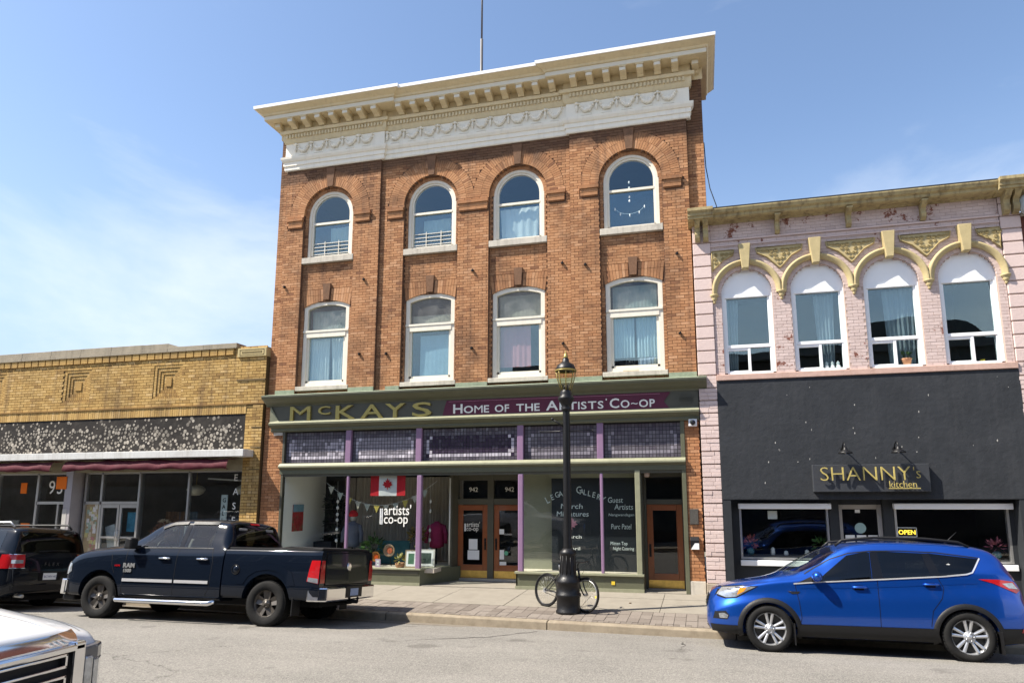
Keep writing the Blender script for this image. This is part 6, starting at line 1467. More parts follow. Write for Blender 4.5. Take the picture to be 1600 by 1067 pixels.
    put('windscreen', decal(bv, [(p[0]*1.03, 1.345+(p[1]-1.345)*1.04) for p in ws], 'x', -1, .003), CLEARG, bo); put('rear_window', decal(bv, [(p[0]*1.03, 1.355+(p[1]-1.355)*1.06) for p in rw], 'x', 1, .004), TINT, bo)
    for s_ in (-1, 1):
        for pl in ([(2.375,1.083),(2.525,1.093),(2.50,1.478),(2.40,1.468)], [(3.15,1.135),(3.285,1.148),(3.20,1.46),(3.10,1.46)]): put('pillar_cover', decal(bv, pl, 'y', s_, .0045), PIANO, bo)
        put('mirror_base', decal(bv, [(1.32,.995),(1.62,1.02),(1.66,1.06),(1.60,1.12)], 'y', s_, .004), PLASTIC, bo)
        strip(bv, [(1.28,.985),(1.6,1.015),(2.5,1.078),(3.3,1.138),(3.62,1.175),(3.70,1.20),(3.86,1.40)], .018, 'y', s_, .010).build('chrome_trim', TRIM, bo)
        strip(bv, [(1.45,1.13),(1.62,1.235),(1.85,1.36),(2.1,1.445),(2.4,1.482),(2.8,1.492),(3.3,1.475),(3.86,1.405)], .014, 'y', s_, .004).build('window_trim', PLASTIC, bo)
        for ln in ([(1.30,.97),(1.34,.72),(1.36,.50),(1.33,.40)], [(2.44,1.08),(2.43,.7),(2.42,.27)], [(3.23,1.14),(3.30,.98),(3.26,.84),(3.12,.66),(3.08,.45)], [(1.33,.395),(2.2,.395),(3.08,.40)]): strip(bv, ln, .008, 'y', s_, .002).build('panel_gap', SEAM, bo)
        strip(bv, [(1.36,.925),(2.2,.955),(3.2,1.02),(3.75,1.06)], .012, 'y', s_, .0035).build('crease_line', BLUE, bo)
        # cladding of the sills and arches
        put('sill_cladding', decal(bv, [(1.27,.245),(3.20,.245),(3.14,.425),(1.34,.415)], 'y', s_, .012), PLASTIC, bo)
        for cx in (.90, 3.55):
            rows_ = []
            for k in range(25):
                a = -.28+(pi+.56)*k/24; row = []
                for r_ in (.388,.40,.455,.46):
                    h = bv.ray_cast(Vector((cx+r_*cos(a), s_*10, .325+r_*sin(a)*.98)), Vector((0,-s_,0)))
                    row.append(tuple(h[0]+Vector((0,s_*(.012 if r_ < .456 else .0),0))) if h[0] else (cx+r_*cos(a), s_*.8, .325+r_*sin(a)))
                rows_.append(row)
            q = MB(); q.grid(rows_); q.build('arch_cladding', PLASTIC, bo)
        put('headlamp', decal(bv, [(.16,.80),(.30,.755),(.44,.77),(.60,.86),(.74,.925),(.52,.925),(.24,.90)], 'y', s_, .006, .04), LAMPC, bo); put('indicator', decal(bv, [(.46,.80),(.56,.855),(.60,.905),(.50,.90)], 'y', s_, .009, .04), AMBER, bo)
        put('lamp_surround', decal(bv, [(.13,.78),(.28,.735),(.45,.755),(.62,.85),(.78,.935),(.52,.94),(.2,.915)], 'y', s_, .003, .04), SEAM, bo)
        put('fog_recess', decal(bv, [(.09,.44),(.30,.44),(.33,.50),(.28,.56),(.12,.545)], 'y', s_, .004, .04), PLASTIC, bo); put('fog_lamp', decal(bv, [(.19,.455),(.30,.455),(.315,.50),(.26,.53),(.18,.52)], 'y', s_, .009, .04), LAMPC, bo)
        put('tail_lamp', decal(bv, [(3.76,1.115),(4.02,1.115),(4.22,1.09),(4.30,.97),(4.24,.93),(4.10,.99),(3.95,1.06)], 'y', s_, .008, .04), LAMPR, bo); put('reversing_lamp', decal(bv, [(4.06,1.06),(4.2,1.075),(4.27,.99),(4.14,1.0)], 'y', s_, .011, .04), LAMPC, bo)
        put('fender_vent', decal(bv, [(1.20,.865),(1.36,.87),(1.34,.845),(1.25,.835)], 'y', s_, .006), PLASTIC, bo); put('vent_trim', decal(bv, [(1.18,.875),(1.36,.878),(1.36,.87),(1.20,.867)], 'y', s_, .009), CHROME, bo)
        for x, z in ((2.19,.955),(3.14,1.02)):
            y = -s_*0; hy = bv.ray_cast(Vector((x, s_*10, z)), Vector((0,-s_,0)))[0].y
            MB().tube([(x-.10,hy,z),(x-.08,hy+s_*.03,z+.004),(x+.08,hy+s_*.03,z+.006),(x+.10,hy,z+.004)], [.014,.017,.017,.014], 8).build('door_handle', BLUE, bo)
            put('handle_cup', decal(bv, [(x-.07,z-.035),(x+.06,z-.035),(x+.05,z+.03),(x-.06,z+.03)], 'y', s_, .003, .03), SEAM, bo)
        mrr = MB(); mrr.ball((1.60,s_*1.0,1.10), (.075,.11,.075), 14); mrr.build('wing_mirror', BLUE, bo); MB().obox((1.56,s_*.92,1.06), (.03,0,0), (0,.05,0), (0,0,.02)).build('mirror_arm', PLASTIC, bo)
        rr_ = [(1.95,s_*.60,1.555),(2.05,s_*.61,1.64),(2.5,s_*.625,1.685),(3.2,s_*.61,1.675),(3.65,s_*.59,1.63),(3.78,s_*.58,1.565)]; MB().tube(rr_, .02, 8).build('roof_rail', PLASTIC, bo)
        MB().box(1.24,1.255,s_*.86-.09,s_*.86+.09,.12,.42).build('mud_flap', PLASTIC, bo); MB().box(3.93,3.945,s_*.86-.09,s_*.86+.09,.12,.42).build('mud_flap', PLASTIC, bo)
    put('grille', decal(bv, [(-.42,.60),(.42,.60),(.50,.78),(-.50,.78)], 'x', -1, .006, .05), PLASTIC, bo)
    for z in (.64,.69,.74): put('grille_bar', decal(bv, [(-.45,z),(.45,z),(.45,z+.022),(-.45,z+.022)], 'x', -1, .016, .05), CHROME, bo)
    put('lower_grille', decal(bv, [(-.5,.36),(.5,.36),(.46,.50),(-.46,.50)], 'x', -1, .006, .05), PLASTIC, bo); put('skid_plate', decal(bv, [(-.4,.27),(.4,.27),(.46,.33),(-.46,.33)], 'x', -1, .01, .05), ALU, bo)
    put('bumper_cladding', decal(bv, [(-.62,.28),(.62,.28),(.66,.50),(-.66,.50)], 'x', 1, .012, .05), PLASTIC, bo)
    for s_ in (-1, 1): put('bumper_cladding', decal(bv, [(4.0,.25),(4.36,.29),(4.39,.46),(3.96,.46)], 'y', s_, .012, .05), PLASTIC, bo); put('reflector', decal(bv, [(4.22,.41),(4.36,.42),(4.36,.47),(4.24,.46)], 'y', s_, .016, .05), LAMPR, bo); put('bumper_cladding', decal(bv, [(.08,.26),(.52,.23),(.50,.36),(.05,.36)], 'y', s_, .01, .05), PLASTIC, bo)
    MB().box(.02,.03,-.26,.26,.46,.57).build('number_plate', PAPER, bo)
    MB().tube([(3.62,0,1.60),(3.83,0,1.80)], [.009,.004], 6).build('aerial', PLASTIC, bo)
    MB().box(1.2,1.62,-.66,.66,.64,1.03).build('dashboard', DASH, bo)
    for y in (-.36,.36): seat(bo, 1.95, y, .62, SEATM); seat(bo, 2.85, y, .62, SEATM)
    MB().torus((1.78,-.36,1.02), .17, .014, 24, 6, 'x').build('steering_wheel', PLASTIC, bo)
    MB().box(.45,4.0,-.55,.55,.18,.5).build('underbody', SEAM, bo)
    SILV = mat('alloy_silver', (.55,.56,.58), .28, .05, 10, metal=.75)
    for x in (.90,3.55):
        wheel(bo, (x,-.80,.33), .335, .215, .235, 'twin', SILV, -1); wheel(bo, (x,.80,.33), .335, .215, .235, 'twin', SILV, 1)
    MB().add([(3.42+.03*cos(a)*(1 if k % 2 else .45), -.80, 1.3+.03*sin(a)*(1 if k % 2 else .45)) for k, a in enumerate([pi/6*j for j in range(12)])], [tuple(range(12))]).build('window_sticker', PAPER, bo)
    return root
blue_car()

# ------------------------------------------------------------------ black pickup
def pickup(name, label, loc, rotz, paint, detailed=True):
    root = thing(name, label, 'truck', loc, (TILT if rotz == 0 else -TILT*.6, 0, rotz))
    ztop = curve((0,.82),(.03,1.05),(.08,1.15),(.2,1.205),(.6,1.295),(1.0,1.345),(1.35,1.385),(1.55,1.43),(1.85,1.60),(2.1,1.77),(2.35,1.865),(2.7,1.90),(3.2,1.90),(3.6,1.87),(3.75,1.84),(3.80,1.76),(3.86,1.60),(3.90,1.45))
    zsh = curve((0,.76),(.05,.98),(.15,1.08),(.6,1.19),(1.3,1.265),(1.8,1.30),(2.4,1.315),(3.5,1.325),(3.86,1.33),(3.90,1.33))
    hw = curve((0,.78),(.06,.88),(.2,.945),(.6,.985),(1.2,1.0),(3.9,1.0)); wsh = curve((0,.70),(.06,.80),(.2,.87),(.7,.93),(1.3,.945),(1.8,.94),(3.9,.935))
    wtop = curve((0,.55),(.1,.68),(.6,.74),(1.35,.77),(1.6,.76),(2.1,.70),(2.5,.71),(3.5,.70),(3.9,.70)); zed = curve((0,.01),(.2,.02),(1.3,.03),(2.1,.07),(3.6,.07),(3.9,.02)); zbo = curve((0,.50),(.1,.42),(.5,.40),(3.9,.40))
    xs_ = sorted(set([0,.015,.03,.05,.08,.12,.16,.2,.28]+[.36+.1*k for k in range(13)]+[1.6+.07*k for k in range(31)]+[3.77,3.80,3.83,3.86,3.88,3.90]))
    def section(x):
        b = zbo(x); h, s_, zs, t = hw(x), wsh(x), zsh(x), ztop(x); e = max(t-zed(x), zs+.003); t = max(t, e+.003); w = wtop(x)
        return sect([(0,b),(h*.6,b),(h*.93,b+.01),(h*.985,b+(zs-b)*.1),(h,b+(zs-b)*.38),(h,b+(zs-b)*.6),(h*.985,b+(zs-b)*.85),(s_,zs),((s_+w)/2+.01,(zs+e)/2),(w,e),(w*.8,e+(t-e)*.6),(w*.4,e+(t-e)*.92),(0,t)], 4)
    me = loft([(x, section(x)) for x in xs_]).mesh('cab'); weld(me); bv = bvh_of(me)
    wins = [[(1.97,1.345),(2.83,1.35),(2.82,1.765),(2.55,1.755),(2.33,1.68)], [(2.98,1.35),(3.55,1.35),(3.50,1.755),(2.97,1.765)]]
    ws = [(-.74,1.42),(.74,1.42),(.64,1.82),(-.64,1.82)]; rw = [(-.66,1.40),(.66,1.40),(.60,1.78),(-.60,1.78)]
    WF, WR = 1.17, 4.86
    cuts = [cyl_cut(WF,.41,.49,-1.3,-.55), cyl_cut(WF,.41,.49,.55,1.3)]
    if detailed:
        cav = loft([(x, sect([(0,.75),(.6,.75),(wsh(x)-.10,.80),(wsh(x)-.09,1.1),(wsh(x)-.075,zsh(x)),((wsh(x)+wtop(x))/2-.08,(zsh(x)+ztop(x))/2-.03),(wtop(x)-.06,ztop(x)-zed(x)-.06),(wtop(x)*.5,ztop(x)-.07),(0,ztop(x)-.065)],3)) for x in [1.85+.1*k for k in range(19)]]).mesh('cav')
        cuts += [cav]+[prism_cut(w, -1.3, 1.3, 'y') for w in wins]+[prism_cut(ws, 1.2, 2.5, 'x'), prism_cut(rw, 3.5, 4.2, 'x')]
    body = boolean(me.copy(), cuts, 'cab'); smooth_by_angle(body, 40); bo = put('cab', body, paint, root)
    gms = (CLEARG, MIDG) if detailed else (TINT, TINT)
    for w, m_ in zip(wins, gms):
        c = (sum(p[0] for p in w)/len(w), sum(p[1] for p in w)/len(w)); bigw = [(c[0]+(p[0]-c[0])*1.04, c[1]+(p[1]-c[1])*1.06) for p in w]
        for s_ in (-1, 1): put('side_window', decal(bv, bigw, 'y', s_, .003), m_, bo)
    put('windscreen', decal(bv, [(p[0]*1.03, 1.62+(p[1]-1.62)*1.04) for p in ws], 'x', -1, .003), CLEARG if detailed else TINT, bo); put('rear_window', decal(bv, [(p[0]*1.03, 1.59+(p[1]-1.59)*1.05) for p in rw], 'x', 1, .004), TINT, bo)
    # bed
    def bsec(x):
        e = 1.0 if x < 5.9 else 1-(x-5.9)*.12; h = 1.0*e; zt = 1.325
        return sect([(0,.46),(h*.6,.46),(h*.95,.47),(h*.985,.55),(h,.75),(h,1.0),(h*.985,1.2),(h*.965,1.30),(h*.945,zt),(h*.90,zt+.002),(h*.6,zt+.003),(h*.3,zt+.003),(0,zt+.003)], 3)
    bme = loft([(x, bsec(x)) for x in [3.93,3.95,4.0,4.2,4.4,4.6,4.8,5.0,5.2,5.4,5.6,5.8,5.9,5.95,5.99,6.01,6.02]]).mesh('bed'); weld(bme); bb_ = bvh_of(bme)
    bed = boolean(bme.copy(), [cyl_cut(WR,.41,.50,-1.3,-.55), cyl_cut(WR,.41,.50,.55,1.3)], 'bed'); smooth_by_angle(bed, 40); be = put('bed', bed, paint, root)
    MB().box(3.88,3.94,-.9,.9,.5,1.28).build('gap_panel', SEAM, be)
    for s_ in (-1, 1):
        wh = wheel(bo, (WF,s_*.83,.395), .40, .275, .235, 'five', mat('wheel_bronze', (.10,.09,.08), .4, .2, 12, metal=.5), s_); wheel(bo, (WR,s_*.83,.395), .40, .275, .235, 'five', MATS['wheel_bronze'], s_)
    # nose: bumper, grille, lamps
    bp = MB(); bp.prism([(-.12,-.78),(-.12,.78),(-.02,.93),(.25,1.0),(.25,.9),(.0,.7),(.0,-.7),(.25,-.9),(.25,-1.0),(-.02,-.93)], .42, .72, 'z'); bp.build('front_bumper', CHROME, bo, bev=.03, fix=True)
    MB().box(-.02,.4,-.85,.85,.30,.42).build('air_dam', PLASTIC, bo, bev=.03)
    put('grille', decal(bv, [(-.60,.74),(.60,.74),(.62,1.06),(-.62,1.06)], 'x', -1, .008, .06), CHROME, bo); put('grille_mesh', decal(bv, [(-.52,.78),(.52,.78),(.54,1.02),(-.54,1.02)], 'x', -1, .014, .06), PLASTIC, bo)
    for s_ in (-1, 1):
        put('headlamp', decal(bv, [(.02,.80),(.20,.80),(.34,.86),(.30,1.0),(.12,1.04),(.04,.98)], 'y', s_, .008, .05), LAMPC, bo); put('headlamp_front', decal(bv, [(s_*.60,.80),(s_*.86,.80),(s_*.86,1.0),(s_*.62,1.02)], 'x', -1, .008, .05), LAMPC, bo)
        for ln in ([(1.72,1.30),(1.74,.9),(1.70,.45)], [(2.88,1.34),(2.88,.9),(2.87,.45)], [(3.62,1.33),(3.68,1.1),(3.66,.62),(3.56,.45)], [(1.72,.44),(2.7,.44),(3.56,.44)], [(1.38,1.20),(1.42,1.0),(1.50,.85)]): strip(bv, ln, .009, 'y', s_, .002).build('panel_gap', SEAM, bo)
        put('chrome_moulding', decal(bv, [(1.72,.70),(2.86,.70),(2.86,.755),(1.72,.755)], 'y', s_, .014), TRIM, bo); put('chrome_moulding', decal(bv, [(2.90,.70),(3.64,.70),(3.64,.755),(2.90,.755)], 'y', s_, .014), TRIM, bo)
        strip(bv, [(1.9,1.325),(2.85,1.335),(3.62,1.335)], .02, 'y', s_, .006).build('belt_trim', PLASTIC, bo)
        put('pillar_cover', decal(bv, [(2.85,1.345),(2.95,1.345),(2.94,1.775),(2.85,1.775)], 'y', s_, .0045), PIANO, bo)
        for pts_ in ([(2.30,1.70),(2.52,1.78),(2.84,1.80)], [(2.95,1.80),(3.52,1.795)]): strip(bv, pts_, .05, 'y', s_, .022).build('window_visor', PLASTIC, bo)
        for x in (2.62,3.46): 
            hy = bv.ray_cast(Vector((x, s_*10, 1.14)), Vector((0,-s_,0)))[0].y; MB().tube([(x-.12,hy,1.14),(x-.1,hy+s_*.035,1.142),(x+.1,hy+s_*.035,1.142),(x+.12,hy,1.14)], .018, 8).build('door_handle', CHROME, bo)
        MB().tube([(1.62,s_*1.02,.40),(1.72,s_*1.07,.36),(3.75,s_*1.07,.36),(3.85,s_*1.02,.40)], .045, 10).build('side_step', CHROME, bo)
        mrr = MB(); mrr.prism([(1.78,1.30),(1.95,1.30),(1.96,1.50),(1.82,1.52)], s_*.98, s_*1.17); mrr.build('wing_mirror', PLASTIC, bo, bev=.03, fix=True); MB().obox((1.9,s_*.95,1.34), (.05,0,0), (0,.06,0), (0,0,.03)).build('mirror_arm', PLASTIC, bo)
        put('tail_lamp', decal(bb_, [(5.74,.80),(6.0,.76),(6.01,1.16),(5.82,1.16),(5.78,1.0)], 'y', s_, .01, .05), LAMPR, be); put('reversing_lamp', decal(bb_, [(5.76,.80),(5.99,.77),(5.99,.85),(5.77,.87)], 'y', s_, .013, .05), LAMPC, be); put('tail_lamp_rear', decal(bb_, [(s_*.83,.77),(s_*.985,.77),(s_*.985,1.16),(s_*.85,1.16)], 'x', 1, .01, .05), LAMPR, be)
        put('arch_lip', decal(bb_, [(4.25,.72),(4.35,.95),(4.6,1.07),(4.86,1.09),(5.12,1.07),(5.37,.95),(5.47,.72),(5.34,.72),(5.24,.86),(5.08,.95),(4.86,.98),(4.64,.95),(4.48,.86),(4.38,.72)], 'y', s_, .006, .08), paint, be)
        MB().box(5.42,5.44,s_*.85-.13,s_*.85+.13,.2,.56).build('mud_flap', PLASTIC, be)
        strip(bb_, [(3.95,1.316),(5.95,1.316)], .02, 'y', s_, .004).build('rail_cap', PLASTIC, be)
    MB().lathe([(.01,0),(.075,0),(.078,.012)], 22, (4.2,-1.004,.97), 'y').build('fuel_flap', paint, be); MB().torus((4.2,-1.002,.97), .082, .008, 24, 6).build('fuel_ring', SEAM, be)
    q = MB(); q.box(3.95,5.97,-.90,.90,1.33,1.365); q.prism([(4.9,1.366),(5.2,1.40),(5.95,1.375),(5.95,1.366)], -.85, .85); q.build('bed_cover', PLASTIC, be, bev=.012, fix=True)
    put('tailgate', decal(bb_, [(-.80,.74),(.80,.74),(.80,1.29),(-.80,1.29)], 'x', 1, .012, .1), paint, be); put('tailgate_gap', decal(bb_, [(-.82,.72),(.82,.72),(.82,1.305),(-.82,1.305)], 'x', 1, .005, .1), SEAM, be)
    MB().lathe([(.09,.0),(.09,.02),(.06,.03)], 6, (6.03,0,1.05), 'x').build('tailgate_emblem', CHROME, be)
    rb = MB(); rb.prism([(6.0,-.97),(6.16,-.90),(6.20,-.5),(6.20,.5),(6.16,.90),(6.0,.97),(5.75,1.0),(5.75,.93),(5.98,.85),(5.98,-.85),(5.75,-.93),(5.75,-1.0)], .45, .70, 'z'); rb.build('rear_bumper', CHROME, be, bev=.03, fix=True)
    MB().box(5.98,6.21,-.3,.3,.50,.702).build('bumper_step', PLASTIC, be); MB().box(6.205,6.215,-.15,.15,.53,.66).build('number_plate', mat('plate_blue_white', (.25,.33,.5), .4, .3, 30), be)
    MB().tube([(5.8,0,.42),(6.3,0,.42)], .035, 8).build('hitch_bar', SEAM, be); MB().ball((6.3,0,.48), .03, 10).build('hitch_ball', SEAM, be); MB().tube([(6.3,0,.42),(6.3,0,.47)], .02, 6).build('hitch_pin', SEAM, be)
    MB().box(.6,5.8,-.6,.6,.33,.55).build('chassis', SEAM, bo)
    if detailed:
        text('badge', 'RAM', .115, ALU, bo, (1.70,-1.012,.955), ext=.005, bold=.004, sx=1.15); text('badge', '1500', .085, ALU, bo, (1.71,-1.012,.87), ext=.005, bold=.003, sx=1.15); text('badge', 'HEMI', .05, LAMPR, bo, (1.50,-1.006,.97), ext=.004, sx=1.1)
        MB().box(1.6,1.9,-.74,.74,.8,1.36).build('dashboard', DASH, bo)
        for y in (-.42,.42): seat(bo, 2.2, y, .85, mat('seat_grey', (.30,.28,.26), .9)); seat(bo, 3.05, y, .85, MATS['seat_grey'])
        MB().torus((2.05,-.42,1.3), .19, .015, 24, 6, 'x').build('steering_wheel', PLASTIC, bo)
        put('brake_lamp', decal(bv, [(-.14,1.80),(.14,1.80),(.14,1.83),(-.14,1.83)], 'x', 1, .01), LAMPR, bo)
    def rx(x): return .75-(.75-x)*.70 if x < .75 else (5.3+(x-5.3)*.87 if x > 5.3 else x)
    for o in list(root.children)+[g_ for c_ in root.children for g_ in c_.children]:
        if o.type == 'MESH' and not o.name.startswith('badge'):
            for v in o.data.vertices: v.co.x = rx(v.co.x)
    return root, bv, bo
NAVY = carpaint('dark_navy_paint', (.004,.007,.014), .22)
pickup('pickup_truck', 'dark navy pickup with chrome bumper and black bed cover parked at the kerb', (-12.55,-4.10,-.18), 0, NAVY)

# ------------------------------------------------------------------ black boxy suv, only its tail in view
def black_suv():
    root = thing('black_suv', 'boxy black suv with roof rails parked ahead of the navy pickup', 'car', (-18.83,-4.0,-.19), (TILT,0,0)); Lc = 5.0
    ztop = curve((0,.7),(.1,.95),(.9,1.08),(1.2,1.12),(1.8,1.62),(2.1,1.70),(3.5,1.73),(4.6,1.715),(4.78,1.68),(4.88,1.5),(4.94,1.2),(4.99,1.0),(5.0,.7)); zsh = curve((0,.62),(.1,.85),(.9,1.0),(1.8,1.12),(3,1.19),(4.7,1.22),(4.92,1.15),(4.98,.95),(5.0,.65))
    hw = curve((0,.7),(.2,.88),(.7,.96),(4.6,.96),(4.85,.92),(4.95,.87),(5.0,.8)); wtop = curve((0,.5),(1.0,.75),(1.8,.72),(4.6,.72),(4.85,.74),(4.95,.80),(5.0,.7)); zbo = curve((0,.35),(.3,.25),(4.6,.25),(5.0,.36))
    def section(x):
        b, h, zs, t, w = zbo(x), hw(x), zsh(x), ztop(x), wtop(x); e = max(t-.05, zs+.003); t = max(t, e+.003)
        return sect([(0,b),(h*.6,b),(h*.92,b+.02),(h*.985,b+.1),(h,b+(zs-b)*.45),(h,b+(zs-b)*.7),(h*.985,zs-.06),(h*.955,zs),((h*.95+w)/2+.015,(zs+e)/2),(w,e),(w*.75,t-.01),(w*.4,t),(0,t+.001)], 4)
    me = loft([(x, section(x)) for x in [0,.05,.1,.2,.4,.7,.9,1.1,1.3,1.5,1.7,1.9,2.2]+[2.5+.2*k for k in range(11)]+[4.6,4.68,4.74,4.8,4.85,4.89,4.92,4.95,4.975,4.99,5.0]]).mesh('body'); weld(me); bv = bvh_of(me)
    body = boolean(me.copy(), [cyl_cut(3.95,.36,.44,-1.3,-.6), cyl_cut(3.95,.36,.44,.6,1.3), cyl_cut(1.0,.36,.44,-1.3,-.6), cyl_cut(1.0,.36,.44,.6,1.3)], 'body'); smooth_by_angle(body, 38)
    BL = carpaint('black_paint', (.006,.008,.012), .2); bo = put('body', body, BL, root)
    put('rear_window', decal(bv, [(-.74,1.19),(.74,1.19),(.68,1.60),(-.68,1.60)], 'x', 1, .008, .08), TINT, bo)
    MB().tube([(4.95,-.3,1.21),(4.99,.1,1.23),(4.97,.4,1.23)], .012, 6).build('rear_wiper', PLASTIC, bo)
    for s_ in (-1, 1):
        for w in ([(3.55,1.235),(4.62,1.245),(4.55,1.64),(3.55,1.64)], [(2.5,1.22),(3.48,1.235),(3.48,1.64),(2.5,1.64)]): put('side_window', decal(bv, w, 'y', s_, .006, .1), MIDG, bo)
        MB().tube([(2.0,s_*.68,1.70),(2.1,s_*.69,1.78),(4.5,s_*.69,1.80),(4.62,s_*.68,1.70)], .022, 8).build('roof_rail', ALU if s_ < 0 else PLASTIC, bo)
        put('tail_lamp', decal(bv, [(s_*.62,.86),(s_*.88,.86),(s_*.88,1.14),(s_*.62,1.14)], 'x', 1, .012, .05), LAMPR, bo); put('tail_lamp_side', decal(bv, [(4.72,.86),(4.98,.86),(4.96,1.14),(4.74,1.14)], 'y', s_, .012, .05), LAMPR, bo)
        put('reversing_lamp', decal(bv, [(s_*.66,.96),(s_*.87,.96),(s_*.87,1.03),(s_*.66,1.03)], 'x', 1, .016, .05), LAMPC, bo)
        q = MB()
        for z in (.86,1.135): q.add(*(lambda mm: ([v.co[:] for v in mm.vertices], [p.vertices[:] for p in mm.polygons]))(decal(bv, [(s_*.61,z),(s_*.885,z),(s_*.885,z+.014),(s_*.61,z+.014)], 'x', 1, .02, .05)))
        q.build('lamp_chrome', CHROME, bo)
        for x in (1.0,3.95): wheel(bo, (x,s_*.84,.36), .365, .235, .25, 'five', MATS['alloy_silver'], s_)
    strip(bv, [(-.86,1.175),(.86,1.175)], .01, 'x', 1, .003).build('panel_gap', SEAM, bo); strip(bv, [(-.8,.82),(-.6,.80),(.6,.80),(.8,.82)], .014, 'x', 1, .003).build('panel_gap', SEAM, bo); put('bumper_pad', decal(bv, [(-.82,.40),(.82,.40),(.84,.52),(-.84,.52)], 'x', 1, .01, .08), PLASTIC, bo)
    put('plate_recess', decal(bv, [(-.26,.60),(.26,.60),(.26,.78),(-.26,.78)], 'x', 1, .004, .06), SEAM, bo); MB().box(5.0,5.012,-.155,.155,.62,.76).build('number_plate', PAPER, bo); text('plate_text', 'BCWH 402', .065, mat('plate_ink', (.03,.06,.2), .5, 0), bo, (5.0135,-.14,.665), (pi/2,0,pi/2), .0005)
    text('badge', 'Limited', .075, ALU, bo, (4.985,-.50,.90), (pi/2,0,pi/2), .004, shear=.3); text('badge', 'FLEX', .10, MATS['plaque_metal'], bo, (4.99,-.16,.91), (pi/2,0,pi/2), .004, space=1.9)
    MB().tube([(4.7,-.55,.30),(5.02,-.55,.30)], .035, 10).build('exhaust_pipe', ALU, bo); MB().box(.5,4.8,-.6,.6,.2,.4).build('underbody', SEAM, bo)
black_suv()

